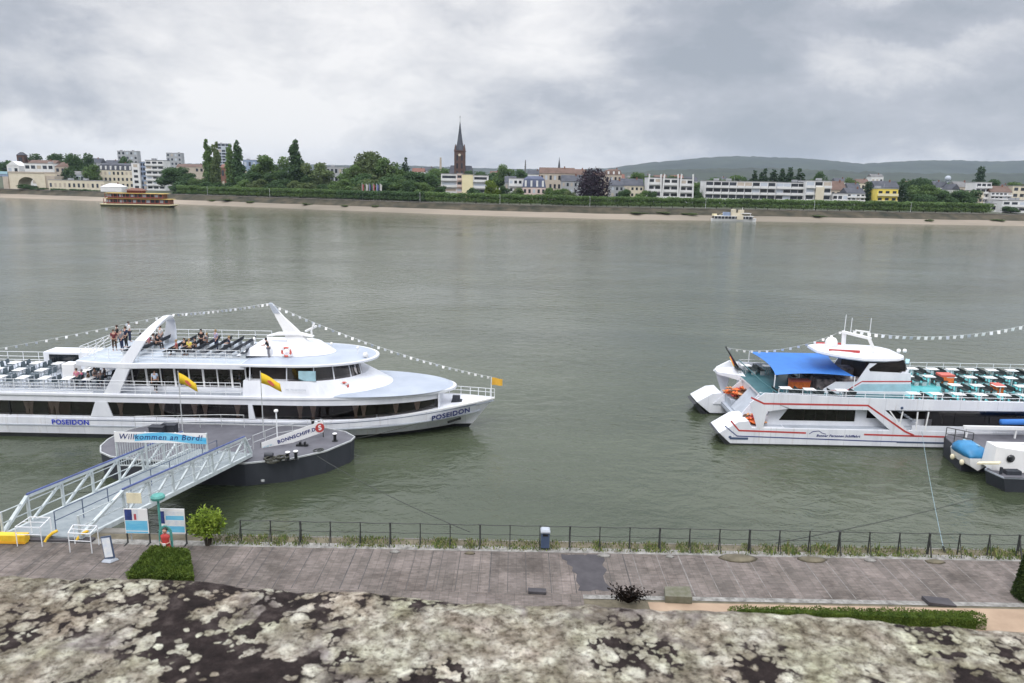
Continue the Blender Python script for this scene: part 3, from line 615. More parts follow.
# teal round-headed post
c = atY(162, 545, 29.7); zt = atY(162, 497, 29.7).z; c.z = PZ
r = empty('round_post', c, 'teal post with a broad round disc head, between the two poster boards', 'post')
b = MB(); b.lathe((c.x, c.y, 0), [(.05, PZ), (.05, zt-.14)], 10); b.build('pole', M['green_paint'], r)
b = MB(); b.lathe((c.x, c.y, 0), [(.06, zt-.135), (.27, zt-.09), (.30, zt+.02), (.24, zt+.10), (.08, zt+.13)], 20); b.build('head', M['green_paint'], r)
# red figure under a pale teal arch
c = atY(166.5, 551, 28.6); c.z = PZ
r = empty('arch_stand', (c.x, c.y+.08, PZ), 'pale teal arched stand framing the red painted figure', 'display stand')
b = MB(); pts = [(c.x-.26, c.y+.08, PZ)]+[(c.x-.02+.24*cos(pi-k*pi/8), c.y+.08, PZ+1.15+.34*sin(k*pi/8)) for k in range(9)]+[(c.x+.22, c.y+.08, PZ)]
for i in range(len(pts)-1): b.bar(pts[i], pts[i+1], .05, .12)
b.build('arch', M['green_paint'], r)
def figure_red():
    b = MB(); b.smooth = True
    b.loft([[(c.x+w*cos(k*pi/6), c.y+w*.55*sin(k*pi/6), PZ+z) for k in range(12)] for w, z in ((.30,.0),(.27,.3),(.21,.62),(.15,.85),(.19,1.02),(.20,1.14),(.06,1.22),(.05,1.27))]); return b
o = figure_red().build('dressed_figure', M['red'], None); tag(o, 'life-size display figure in a long red dress behind the clipped hedge block', 'display figure')
b = MB(); b.smooth = True; b.sphere((c.x, c.y, PZ+1.345), .095, 10, 8, sz=1.2); b.add([(c.x-.015,c.y-.09,PZ+1.33),(c.x+.015,c.y-.09,PZ+1.33),(c.x,c.y-.12,PZ+1.335),(c.x,c.y-.09,PZ+1.37)],[(0,1,2),(0,2,3),(1,3,2)]); b.build('head', M['skin'], o)
b = MB(); b.smooth = True; b.sphere((c.x, c.y+.03, PZ+1.38), .105, 10, 8, sz=1.1); b.build('hair', mat('dark_hair', (.03,.018,.012), .6), o)
b = MB()
for s in (-1, 1): b.tube([(c.x+s*.15, c.y, PZ+1.1), (c.x+s*.20, c.y-.05, PZ+.85), (c.x+s*.04, c.y-.16, PZ+.80)], .035, 7, .025)
b.build('arms', M['skin'], o); b = MB(); b.box(c.x-.07, c.x+.07, c.y-.19, c.y-.17, PZ+.70, PZ+.86); b.build('held_card', M['white2'], o)
# pavement sign on a weighted foot
c = atZ(110, 561, PZ); r = empty('pavement_sign', c, 'white leaning pavement sign on a broad foot left of the clipped hedge block', 'sign')
b = MB(); ux = V(1, .12, 0).normalized(); b.prism([(c.x-.30, c.y-.16), (c.x+.12, c.y-.22), (c.x+.36, c.y+.10), (c.x-.05, c.y+.2)], PZ+.01, PZ+.11, [(c.x-.24, c.y-.10), (c.x+.10, c.y-.15), (c.x+.28, c.y+.07), (c.x-.03, c.y+.14)]); b.build('foot', M['deck_grey'], r, bevel=.02)
def slab(o0, o1, w, t): b = MB(); b.bar(o0, o1, w, t, up=(0,-1,.1)); return b
b = slab((c.x+.02, c.y, PZ+.12), (c.x-.14, c.y+.1, PZ+1.08), .42, .05); b.build('frame', M['plastic_grey'], r)
b = slab((c.x+.0, c.y-.035, PZ+.20), (c.x-.13, c.y+.06, PZ+1.02), .34, .012); b.build('poster', M['p_pale'], r)
# white tube racks left of the sign
def rack(q, lbl):
    r = empty('tube_rack', atZ(*q[0], PZ), lbl, 'rack'); P_ = [atZ(x, y, PZ+.9) for x, y in q[1:]]
    b = MB()
    for i in range(4): b.bar(P_[i], P_[(i+1)%4], .035); 
    b.bar((P_[0]+P_[3])/2, (P_[1]+P_[2])/2, .025)
    b.build('frame', M['rail_w'], r)
    g = V(0,0,.9)
    for p in P_: b = MB(); b.bar(p, p-g, .03); b.build('leg', M['rail_w'], r)
    c0, c1 = P_[0], P_[1]; b = MB(); b.bar(c0-V(0,0,.35), P_[1]-V(0,0,.35), .025); b.build('rail', M['rail_w'], r)
rack([(38,548),(15,527),(40,527.5),(50,517.5),(30,517)], 'white tubular display rack in front of the yellow beam')
rack([(85,545),(68,533),(90,534),(97,526),(73,525)], 'white tubular rack at the foot of the near gangway truss')
# yellow bollard beam and black pipe at the gangway foot
a = atZ(-30, 543, PZ); d = atZ(29, 542, PZ)
r = empty('yellow_beam', (a.x, a.y, PZ), 'heavy yellow steel barrier beam at the landing by the left edge', 'barrier')
b = MB(); b.box(a.x, d.x, a.y-.05, a.y+.3, PZ+.02, PZ+.42); b.build('beam', M['yellow'], r, bevel=.03)
b = MB(); b.box(a.x, d.x, a.y-.06, a.y-.052, PZ+.03, PZ+.14); b.build('stripe', mat('orange_stripe', (.75,.38,.03), .5), r)
for i, (px, lbl) in enumerate(((50, 'yellow curved steel horn at the left corner of the gangway foot'), (81, 'yellow curved steel horn at the right corner of the gangway foot'))):
    c = atZ(px-5, 542, PZ); b = MB(); b.tube([c, c+V(.10,.1,.2), c+V(.26,.2,.34), c+V(.42,.3,.40)], .07, 8); tag(b.build('guide_horn', M['yellow'], None), lbl, 'bollard')

# ------------------------------------------------------------------ gangway bridge
GA, GB = V(-22.5, 30.3, 4.12), V(-21.6, 47.2, 1.85)     # far-left lower chord, shore to pontoon
GC, GD = V(-18.95, 30.1, 4.12), V(-17.25, 46.6, 1.80)   # near-right lower chord
g = empty('gangway', (-20, 38, 3.1), 'long white steel truss gangway from the quay down to the floating landing stage', 'gangway')
b = MB(); 
def LR(t): return GA.lerp(GB, t), GC.lerp(GD, t)
b.loft([[p+V(0,0,.06) if k < 2 else p-V(0,0,.04) for k, p in enumerate((LR(t)[0], LR(t)[1], LR(t)[1], LR(t)[0]))] for t in (0, 1)]); b.build('walkway', M['gang_deck'], g)
for (A, B_, nm) in ((GA, GB, 'far'), (GC, GD, 'near')):
    H_ = 1.32; up = V(0,0,H_); b = MB(); b.bar(A-V(0,0,.05), B_-V(0,0,.05), .16, .22); s0, s1 = (.10 if nm == 'far' else .19), .95
    T0, T1 = A.lerp(B_, s0)+up, A.lerp(B_, s1)+up; b.bar(T0, T1, .13, .13); b.bar(A.lerp(B_, 0)+V(0,0,.1), T0, .16, .13); b.bar(T1, B_+V(0,0,.1), .16, .13)
    b.build('truss_chord', M['steel_w'], g)
    n = 6; nodes = [s0+(s1-s0)*k/n for k in range(n+1)]
    for k, s in enumerate(nodes): b = MB(); b.bar(A.lerp(B_, s), A.lerp(B_, s)+up, .10, .12, up=(1,0,0)); b.build('truss_post', M['steel_w'], g)
    for k in range(n): b = MB(); b.bar(A.lerp(B_, nodes[k]), A.lerp(B_, nodes[k+1])+up, .10, .10); b.build('truss_diagonal', M['steel_w'], g)
    b = MB(); b.bar(A.lerp(B_, 0), A.lerp(B_, 0)+V(0,0,1.1), .08); b.build('truss_post', M['steel_w'], g)
    b = MB()
    for h in (.55, 1.08): b.tube([A.lerp(B_, 0)+V(0,0,h), A.lerp(B_, 1)+V(0,0,h)], .03, 5)
    b.build('side_rail', M['steel_w'], g)
    b = MB(); b.tube([T0+V(0,0,.10), T1+V(0,0,.10)], .055, 6); b.build('blue_handrail', M['rail_b'], g)
mid = lambda t: LR(t)[0].lerp(LR(t)[1], .55)
railing([mid(.04), mid(.95)], 1.0, g, M['plastic_grey'], 1.9, (1.0, .55), .022, 'centre_railing')
b = MB(); b.box(-22.9, -18.4, 29.95, 30.3, PZ+.0, PZ+.1); b.build('shore_bearing', M['asphalt'], g)
b = MB(); b.box(-22.4, -17.0, 31.2, 31.6, .5, 3.9); b.build('support', M['stone'], g)

# ------------------------------------------------------------------ left landing stage
PD = 1.6
po = [(-26.4,46.1),(-24,45.6),(-17.3,45.4),(-14.6,46.3),(-12.6,47.9),(-11.35,50.0),(-11.25,50.8),(-12.2,51.9),(-14.0,52.7),(-16.5,53.0),(-25,53.0),(-26.8,52.5),(-27.7,51.7),(-28.2,50.6),(-28.3,49.3),(-28.1,48.0),(-27.5,46.9)]
p1 = empty('landing_stage', (-20, 49.3, 0), 'dark grey steel pontoon moored between the quay and the long white ship', 'pontoon')
b = MB(); cx, cy = -20, 49.3; lo = [((x-cx)*.985+cx, (y-cy)*.96+cy) for x, y in po]; b.loft([[(x,y,-.7) for x, y in lo], [(x,y,PD) for x, y in po]]); b.build('hull', M['pont'], p1)
inn = [((x-cx)*.992+cx, (y-cy)*.975+cy) for x, y in po]; b = MB(); b.prism(inn, PD+.003, PD+.03); b.build('deck', M['pont_deck'], p1)
b = MB()
for i in range(len(po)): 
    a, d = po[i], po[(i+1)%len(po)]; b.bar((a[0], a[1], PD+.02), (d[0], d[1], PD+.02), .09, .10)
b.build('rim', M['steel'], p1)
b = MB(); b.lathe((-16.2, 45.5, .35), [(.12, 0), (.12, .1)], 10); b.build('outlet', M['steel'], p1)
def bollard(px, py, lbl, h=.55, capm='white2'):
    c = atZ(px, py, PD+.03); r = empty('bollard', c, lbl, 'bollard')
    b = MB(); b.lathe(c, [(.22, 0), (.22, .03), (.11, .05), (.11, h-.1), (.17, h-.08), (.17, h-.02)], 12); b.build('post', M['black'], r)
    b = MB(); b.lathe(c, [(.17, h-.018), (.16, h+.03), (.08, h+.06)], 12); b.build('cap', M[capm], r); return r
bollard(288, 460, 'left bollard with a white cap at the near edge of the pontoon'); bollard(296, 459, 'right bollard of the white-capped pair at the near edge of the pontoon')
bollard(335, 441, 'lone white-capped bollard near the pontoon tip'); bollard(320, 429, 'black bollard by the ship end of the banner', capm='black'); bollard(313, 427, 'black bollard behind the banner end', capm='black')
c = atZ(277, 462, PD); b = MB(); b.smooth = True; rr = random.Random(4)
for k in range(5): b.torus((c.x+rr.uniform(-.5,.5), c.y+rr.uniform(-.1,.2), PD+.1+.07*k), .42-.04*k, .06, 'z')
tag(b.build('rope_coil', mat('tarred_rope', (.05,.05,.04), .95, var=.4, scale=8), None), 'dark heap of coiled rope on the pontoon beside the bollard pair', 'rope')
c = atZ(303, 446, PD+.03); b = MB(); b.box(c.x-.45, c.x+.35, c.y-.12, c.y+.12, PD+.03, PD+.16); b.box(c.x-.25, c.x-.12, c.y-.1, c.y+.1, PD+.16, PD+.34); b.box(c.x+.08, c.x+.2, c.y-.1, c.y+.1, PD+.16, PD+.34); tag(b.build('mooring_cleat', M['black'], None), 'black twin-horned cleat in the middle of the pontoon deck', 'cleat')
c = atZ(318, 451, PD+.03); b = MB(); b.smooth = True; b.torus((c.x, c.y, PD+.08), .30, .035, 'z'); b.torus((c.x+.15, c.y+.05, PD+.12), .22, .03, 'z'); tag(b.build('loose_rope', M['rope_d'], None), 'loop of thin rope lying on the pontoon tip', 'rope')
# second lump: winch
c = atZ(269, 459, PD+.03); r = empty('winch', c, 'small dark winch at the lower end of the white banner', 'winch')
b = MB(); b.box(c.x-.3, c.x+.3, c.y-.2, c.y+.2, PD+.03, PD+.15); b.build('base', M['black'], r); b = MB(); b.tube([(c.x-.28,c.y,PD+.32),(c.x+.28,c.y,PD+.32)], .16, 12); b.build('drum', M['pont'], r)
# banner with web address
A_, B_ = atY(262, 453.5, 48.2), atY(323.5, 432, 50.6)
zt0 = atY(262, 442.8, 48.2).z; zt1 = atY(323.5, 420.5, 50.6).z
r = empty('web_banner', (A_+B_)/2-V(0,0,(A_.z+B_.z)/2-PD), 'long white banner with navy lettering and a red badge standing across the pontoon', 'banner')
zb0, zb1 = A_.z, B_.z; dx = (B_-A_); dxy = V(dx.x, dx.y, 0).normalized(); nr = V(dxy.y, -dxy.x, 0)
A0, B0 = V(A_.x, A_.y, zb0), V(B_.x, B_.y, zb1); A1, B1 = V(A_.x, A_.y, zt0), V(B_.x, B_.y, zt1)
b = MB(); b.loft([[A0, B0, B1, A1], [p-nr*.03 for p in (A0, B0, B1, A1)]]); b.build('cloth', M['white2'], r)
rt = (B0-A0).normalized(); upv = (A1-A0).normalized(); mid_ = (A0+B0+A1+B1)/4; Ln = (B0-A0).length; up_ = nr.cross(rt).normalized()
if up_.z < 0: up_ = -up_
text('BONNSCHIFF.DE', .36, mid_+rt*Ln*.08+nr*.008, rt, up_, M['navy_letter'], r, bold=.012)
text('www.', .3, mid_-rt*Ln*.40+nr*.008, rt, up_, M['lightblue'], r)
cc = mid_+rt*Ln*.44+nr*.01; b = MB(); b.loft([[cc+rt*(.33*cos(k*pi/12))+up_*(.33*sin(k*pi/12))+nr*h for k in range(24)] for h in (0, .02)]); b.build('badge', M['red'], r)
text('S', .5, cc+nr*.026, rt, up_, M['white2'], r, bold=.02)
for p, q in ((A_, zt0), (B_, zt1), ((A_+B_)/2, (zt0+zt1)/2)): b = MB(); b.bar(V(p.x, p.y, PD+.03)-nr*.08, V(p.x, p.y, q)-nr*.08, .06); b.build('pole', M['iron'], r)
# welcome banner over its gate, across the landing end of the gangway
yb = 41.5; a = atY(115, 442.5, yb); d = atY(206, 433.5, yb); zc0 = atY(160, 442.8, yb).z; zc1 = atY(160, 432.6, yb).z
r = empty('welcome_gate', ((a.x+d.x)/2, yb, 1.95), 'white barred gate under a blue and white welcome banner at the end of the gangway', 'gate')
b = MB(); b.box(a.x, d.x, yb-.02, yb+.02, zc0, zc1); b.build('banner', M['white2'], r)
b = MB(); n = 20; wav = []
for k in range(n+1):
    t = k/n; x = a.x+(d.x-a.x)*(.22+.78*t); wav.append((x, zc0+.06+.10*sin(t*5)+.02))
top = [(x, z+.50-.2*abs(k/n-.5)) for k, (x, z) in enumerate(wav)]
b.prism_y(wav+top[::-1], yb-.026, yb-.022); b.build('blue_wave', M['p_blue'], r)
text('Willkommen an Bord!', .49, ((a.x+d.x)/2+.0, yb-.035, (zc0+zc1)/2+.03), (1,0,0), (0,0,1), M['navy_letter'], r, shear=.25)
zg = atY(160, 468, yb).z; b = MB(); 
for xx in (a.x+.02, a.x+(d.x-a.x)*.33, a.x+(d.x-a.x)*.66, d.x-.02): b.bar((xx, yb+.06, zg-.3), (xx, yb+.06, zc1), .09)
b.bar((a.x, yb+.06, zg+.1), (d.x, yb+.06, zg+.1), .06); b.build('frame', M['steel_w'], r)
b = MB(); k = 0; x = a.x+.1
while x < d.x-.05: b.bar((x, yb+.06, zg+.1), (x, yb+.06, zc0), .025); x += .145
b.build('bars', M['steel_w'], r)
# rails, light posts and deck boxes on the pontoon
r = empty('stage_railing', (-20, 52, PD), 'thin steel railing around the ship side of the landing stage', 'railing')
railing([(-27.5,51.6,PD),(-21.5,52.4,PD),(-19.8,52.4,PD)], 1.0, r, M['steel'], 1.4, (1,.5)); railing([(-17.6,48.0,PD),(-16.6,50.0,PD),(-13.8,51.8,PD)], 1.0, r, M['steel'], 1.2, (1,.5))
def lightpost(px, lbl):
    q = atZ(px, 440, PD); zt = atY(px, 411, q.y).z; r = empty('lamp_post', q, lbl, 'lamp post')
    b = MB(); b.tube([q, V(q.x, q.y, zt-.1)], .05, 8); b.build('pole', M['rail_w'], r); b = MB(); b.lathe((q.x, q.y, zt), [(.10,-.1),(.16,-.02),(.14,.08),(.05,.12)], 12); b.build('head', M['white2'], r)
lightpost(277.5, 'short white lamp post with a round head on the landing stage')
def flag(px, pyb, y, pyt, lbl, w=1.35):
    bs = atY(px, pyb, y); tp = atY(px-1, pyt, y); bs.z = PD; r = empty('flag_pole', bs, lbl, 'flag')
    zt = tp.z; b = MB(); b.tube([bs, V(bs.x, bs.y, zt)], .045, 7, .03); b.build('pole', M['steel'], r)
    b = MB(); n = 10; rows = []; h = .78
    for i in range(n+1):
        t = i/n; x = bs.x+.03+w*t*.9; y_ = bs.y+.10*sin(t*5); zz = zt-.12-.75*t
        rows.append([(x, y_, zz), (x+.1*t, y_+.02, zz-h+.15*t), (x+.1*t, y_+.035, zz-h+.15*t), (x, y_+.015, zz)])
    b.loft(rows); b.smooth = True; f = b.build('flag', M['flag_y'], r)
    b = MB(); rows = []
    for i in range(3, 8):
        t = i/n; x = bs.x+.03+w*t*.9; y_ = bs.y+.10*sin(t*5)-.012; zz = zt-.12-.75*t; k = .12*sin((i-3)/4*pi)+.04
        rows.append([(x, y_, zz-.40+k), (x, y_, zz-.40-k), (x, y_+.006, zz-.40-k), (x, y_+.006, zz-.40+k)])
    b.loft(rows); b.build('emblem', M['red_soft'], f)
flag(183, 435, 50.5, 371, 'left yellow flag drooping from a tall pole on the landing stage'); flag(264, 440, 50.5, 371, 'right yellow flag on a tall pole at the end of the landing stage railing', 1.5)
# yellow edge plates where people step off
for px, lbl in ((202, 'yellow step plate left of the gangway end'), (228, 'yellow step plate between the gangway truss and the rope winch'), (241, 'yellow step plate at the pontoon end of the near truss')):
    c = atZ(px, 455, PD+.05); b = MB(); b.box(c.x-.45, c.x+.45, c.y-.1, c.y+.1, PD+.035, PD+.12); tag(b.build('step_plate', M['yellow'], None, bevel=.01), lbl, 'step')
for px, py, lbl in ((158, 430, 'dark equipment box at the left of the pontoon beside the ship'), (170, 428, 'dark equipment box by the left flag pole')):
    c = atZ(px, py+6, PD+.03); b = MB(); b.box(c.x-.5, c.x+.5, c.y-.3, c.y+.3, PD+.03, PD+.75); o = b.build('deck_box', M['fabric_dark'], None, bevel=.03); tag(o, lbl, 'box')
    b = MB(); b.box(c.x-.53, c.x+.53, c.y-.33, c.y+.33, PD+.755, PD+.80); b.build('lid', M['pont'], o)
# ------------------------------------------------------------------ people
def skin(name, joints, edges, sub=1, root=0):
    me = bpy.data.meshes.new(name); me.from_pydata([j[0] for j in joints], edges, []); o = bpy.data.objects.new(name, me); COL.objects.link(o)
    m = o.modifiers.new('s', 'SKIN'); m.use_smooth_shade = True
    for i, j in enumerate(joints): me.skin_vertices[0].data[i].radius = (j[1], j[2] if len(j) > 2 else j[1]); me.skin_vertices[0].data[i].use_root = (i == root)
    if sub: s = o.modifiers.new('u', 'SUBSURF'); s.levels = sub; s.render_levels = sub
    bpy.context.view_layer.update(); r = bpy.data.meshes.new_from_object(o.evaluated_get(bpy.context.evaluated_depsgraph_get())); r.name = name
    bpy.data.objects.remove(o); return r
def pose_meshes(pose):
    """figure facing -y; returns body, top, trousers, hair meshes"""
    lean = {'stand': 0, 'walk': .03, 'lean': .30, 'sit': .02}[pose]; pz = .46 if pose == 'sit' else .93
    def T(h): return (0, -lean*(h**1.2)*.9, pz+h*(1-.25*lean))
    pel, sp, ch, nk, hd, ht = T(0), T(.22), T(.42), T(.56), T(.67), T(.76)
    J = [(pel, .135, .10), (sp, .12, .09), (ch, .15, .10), (nk, .05, .05), (hd, .075, .085), (ht, .07, .075)]; E_ = [(0,1),(1,2),(2,3),(3,4),(4,5)]
    def a(p, r, r2=None): J.append((p, r, r2 or r)); return len(J)-1
    nose = a((0, hd[1]-.105, hd[2]-.005), .014); E_.append((4, nose)); arms = []; legs = []
    for s in (-1, 1):
        sh = a((s*.18, ch[1], ch[2]+.07), .052); E_.append((2, sh)); 
        if pose == 'lean': el = (s*.22, ch[1]-.12, ch[2]-.18); wr = (s*.14, ch[1]-.34, ch[2]-.22)
        elif pose == 'sit': el = (s*.22, ch[1]-.05, ch[2]-.20); wr = (s*.12, ch[1]-.27, ch[2]-.22)
        elif pose == 'walk': el = (s*.22, ch[1]+s*.08, ch[2]-.22); wr = (s*.21, ch[1]+s*.10-.08, ch[2]-.44)
        else: el = (s*.22, ch[1]+.02, ch[2]-.22); wr = (s*.16, ch[1]-.10 if s > 0 else ch[1]-.03, ch[2]-.42)
        e = a(el, .040); w = a(wr, .027); E_ += [(sh, e), (e, w)]; d = (Vector(wr)-Vector(el)).normalized(); pm = a(tuple(Vector(wr)+d*.07), .034, .02); E_.append((w, pm))
        for k in range(4):
            f = a(tuple(Vector(wr)+d*(.145-.01*abs(k-1.5))+Vector(((k-1.5)*.022, 0, -.015))), .009); E_.append((pm, f))
        th = a(tuple(Vector(wr)+d*.08+Vector((-s*.045, -.02, 0))), .010); E_.append((w, th)); arms.append((sh, e))
        hp = a((s*.095, pel[1], pz-.05), .09); E_.append((0, hp))
        if pose == 'sit': kn = (s*.12, -.42, .48); an = (s*.12, -.42, .08)
        elif pose == 'walk': kn = (s*.10, -s*.16, .50); an = (s*.10, -s*.26+.03, .09)
        else: kn = (s*.11, -.02, .49); an = (s*.12, .02, .08)
        k = a(kn, .058); n = a(an, .038); t = a((an[0]*1.1, an[1]-.16, .035), .035); E_ += [(hp, k), (k, n), (n, t)]; legs.append((hp, k, n))
    body = skin('body', J, E_)
    jt = [(J[0][0], .155, .12), (J[1][0], .14, .11), (J[2][0], .17, .12), (tuple(Vector(J[3][0])-Vector((0,0,.03))), .06, .06)]; et = [(0,1),(1,2),(2,3)]
    for sh, e in arms: jt += [(J[sh][0], .07, .07), (tuple(Vector(J[sh][0]).lerp(Vector(J[e][0]), .8)), .055, .055)]; n = len(jt); et += [(2, n-2), (n-2, n-1)]
    top = skin('top', jt, et)
    jl = [(tuple(Vector(J[0][0])+Vector((0,0,.02))), .15, .115)]; el_ = []
    for hp, k, n in legs: jl += [(J[hp][0], .10, .10), (J[k][0], .07, .07), (J[n][0], .052, .052)]; q = len(jl); el_ += [(0, q-3), (q-3, q-2), (q-2, q-1)]
    trs = skin('trousers', jl, el_)
    b = MB(); b.smooth = True; b.sphere((hd[0], hd[1]+.02, hd[2]+.045), .102, 10, 8, sz=1.02); hair = b.mesh('hair', M['skin'])
    for me in (body, top, trs): me.materials.append(M['skin'])
    return dict(body=body, top=top, trousers=trs, hair=hair)
POSES = {p: pose_meshes(p) for p in ('stand', 'walk', 'lean', 'sit')}
CL = {}
def cloth(c):
    if c not in CL: CL[c] = mat('clothing', c, .9, var=.25, scale=8)
    return CL[c]
SK = M['skin']
def person(loc, rz, pose, top, trs, hair, label, s=1.0, group=None):
    o = bpy.data.objects.new('person', POSES[pose]['body']); COL.objects.link(o); o.location = loc; o.rotation_euler = (0, 0, rz); o.scale = (s, s, s); tag(o, label, 'person', group)
    for nm, c in (('top', top), ('trousers', trs), ('hair', hair)):
        k = bpy.data.objects.new(nm, POSES[pose][nm]); COL.objects.link(k); k.parent = o; k.material_slots[0].link = 'OBJECT'; k.material_slots[0].material = cloth(c)
    return o
BLK = (.015,.015,.018); WHT = (.7,.7,.7); BRN = (.05,.03,.02); BLD = (.3,.2,.09); NVY = (.02,.03,.07); GRY = (.2,.2,.22); PNK = (.55,.2,.28); MAR = (.16,.03,.035); LAV = (.42,.38,.55); YEL = (.75,.62,.12)

# ------------------------------------------------------------------ long white ship
CY = 58.3; HB = 4.4; ZW = 0.0
ship = empty('passenger_ship', (-24, CY, 0), 'long white excursion ship with a pale blue bow roof, at the left landing stage', 'ship')
def hbd(x):   # half breadth at deck
    if x < -17: return HB
    t = (x+17)/15.65; return HB*max(.0, 1-t**2.3)+.03
def hbw(x):
    if x < -20: return HB-.12
    t = min(1, (x+20)/16.6); return (HB-.12)*max(0, 1-t**2.0)+.03
def sheer(x): return 1.62 if x < -16 else 1.62+.92*((x+16)/14.7)**1.5
xsn = [-52, -50, -44, -34, -26, -20, -17, -14, -12, -10, -8, -6.5, -5.2, -4.2, -3.4, -2.7, -2.1, -1.7, -1.35]
def stem(x, z):  # rake: station x at deck pulls back towards the water
    if x < -10: return x
    k = (x+10)/8.65; return x-(2.1*k**1.5)*(1-max(-.3, z)/sheer(x))
def hull_rings(levels):
    out = []
    for x in xsn:
        S = sheer(x); r = []
        prof = [(z, hbw(x)+(hbd(x)-hbw(x))*min(1, max(0, z/(S*.62)))**1.3 if z > 0 else hbw(x)) for z in [l if l is not None else S for l in levels]]
        for z, h in prof: r.append((stem(x, z), CY-h, z))
        for z, h in prof[::-1]: r.append((stem(x, z), CY+h, z))
        out.append(r)
    return out
b = MB(); b.loft(hull_rings([.32, .55, .8, 1.05, 1.3, None])); b.build('hull', M['hull'], ship)
b = MB(); b.loft(hull_rings([-.8, 0, .315])); b.build('lower_hull', M['boot'], ship)
b = MB(); b2 = MB()
for i in range(len(xsn)-2):      # rubbing strake and the thin dark line under the windows
    for t, zf, w, dz in ((b, .62, .09, 0), ):
        p = []
        for x in (xsn[i], xsn[i+1]): z = sheer(x)*zf; p.append((stem(x, z), CY-hbd(x)-.01, z))
        t.bar(p[0], p[1], .05, w)
b.build('rubbing_strake', M['deck_grey'], ship)
for i in range(3, len(xsn)-4):
    p = [(stem(x, sheer(x)-.16), CY-hbd(x)-.012, sheer(x)-.16) for x in (xsn[i], xsn[i+1])]; b2.bar(p[0], p[1], .02, .035)
b2.build('trim_line', M['plastic_grey'], ship)
# foredeck
def oval(x0, xs, hb, n=16, cut=None, y=CY, p=2.0):
    """outline: straight sides from x0 to xs, then an elliptical nose ending at cut or the tip"""
    tip = cut[0]; pts = [(x0, y-hb), (xs, y-hb)]; a1 = pi/2
    near = []
    for k in range(1, n+1):
        a = a1*k/n; x = xs+(tip-xs)*sin(a); h = hb*max(0, cos(a))**(2/p)
        if cut[1] is not None and x > cut[1]: break
        near.append((x, h))
    pts += [(x, y-h) for x, h in near]; pts += [(x, y+h) for x, h in near[::-1] if h > 1e-3]; pts += [(xs, y+hb), (x0, y+hb)]; return pts
b = MB(); fd = [x for x in xsn if x > -9]; b.loft([[(x-.02, CY-hbd(x)*.94, sheer(x)-.25), (x-.02, CY+hbd(x)*.94, sheer(x)-.25), (x-.02, CY+hbd(x)*.94, sheer(x)-.22), (x-.02, CY-hbd(x)*.94, sheer(x)-.22)] for x in fd]); 
b.build('foredeck', M['pale_roof'], ship)
b = MB()
for sgn in (-1, 1):
    pts = [(x, CY+sgn*hbd(x)*.98, sheer(x)) for x in fd]
    for i in range(len(pts)-1): b.bar(pts[i], pts[i+1], .07, .12)
b.build('bulwark_cap', M['white2'], ship)
railing([(x, CY+hbd(x)*.9, sheer(x)) for x in fd if x > -7.8], .75, ship, M['rail_w'], 1.0, (1, .6), .025, 'bow_railing')
b = MB(); b.box(-4.75,-4.15, CY-.5, CY-.1, 1.75, 2.75); b.box(-4.4,-3.7, CY-.55, CY+.3, 1.85, 2.3); b.tube([(-4.6, CY-.55, 2.2),(-4.6, CY+.5, 2.2)], .28, 10); b.build('anchor_winch', M['fabric_dark'], ship)
b = MB(); b.bar((-5.0, CY-hbd(-5)*.93-.15, 1.05), (-4.0, CY-hbd(-4.)*.9-.05, 1.22), .06, .20); b.build('anchor_pocket', M['black'], ship)
# cabin of the main deck: dark interior, curtains, tinted panes, white pillars and bands
X_A = -50
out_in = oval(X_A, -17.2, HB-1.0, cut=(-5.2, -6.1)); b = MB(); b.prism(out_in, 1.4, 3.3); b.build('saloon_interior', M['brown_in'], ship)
outl = oval(X_A, -17, HB-.06, cut=(-4.9, -5.7)); outm = [( x, y) for x, y in outl]
def side_pts(outline, xa, xb, y=CY):   # near-side polyline of an outline between two x
    P_ = [p for p in outline if p[1] <= y+1e-6]; res = []
    for i in range(len(P_)-1):
        (x0, y0), (x1, y1) = P_[i], P_[i+1]
        if x1 <= xa or x0 >= xb: continue
        a = max(x0, xa); c = min(x1, xb); f = lambda x: y0+(y1-y0)*(x-x0)/(x1-x0)
        if not res: res.append((a, f(a)))
        res.append((c, f(c)))
    return res
def wallstrip(outline, xa, xb, z0, z1, name, m, parent, t=.06, both=True, z0b=None):
    b = MB()
    for sgn in ((1, -1) if both else (1,)):
        P_ = side_pts(outline, xa, xb); rings = []
        for i, (x, y) in enumerate(P_):
            yy = CY+(y-CY)*sgn; zz0 = z0 if z0b is None else z0+(z0b-z0)*max(0, min(1, (x-xa)/(xb-xa))); rings.append([(x, yy, zz0), (x, yy+t*sgn, zz0), (x, yy+t*sgn, z1), (x, yy, z1)])
        b.loft(rings)
    return b.build(name, m, parent)
Z0, Z1 = 1.78, 2.90
wallstrip(outl, X_A, -5.7, 1.55, Z0, 'lower_side_band', M['hull'], ship)
wallstrip(outl, X_A, -5.7, Z1+.001, 3.34, 'upper_side_band', M['white'], ship)
b = MB(); b.box(-5.78, -5.70, CY-1.9, CY+1.9, 1.6, 3.34); b.build('front_wall', M['white'], ship)
wx = [(-48, -44.2), (-44.0, -38.2), (-38.1, -31.35)]
def glazed(outline, xa, xb, z0, z1, parent, inset=.05):
    P_ = side_pts(outline, xa, xb); b = MB(); b.loft([[(x, y+inset, z0), (x, y+inset+.012, z0), (x, y+inset+.012, z1), (x, y+inset, z1)] for x, y in P_]); return b.build('window', M['glass'], parent)
for xa, xb in ((-47, -38.3), (-38.2, -31.0), (-30.6, -25.7), (-25.6, -19.9), (-19.0, -14.6), (-14.5, -10.4), (-10.3, -5.75)): glazed(outl, xa, xb, Z0, Z1, ship)
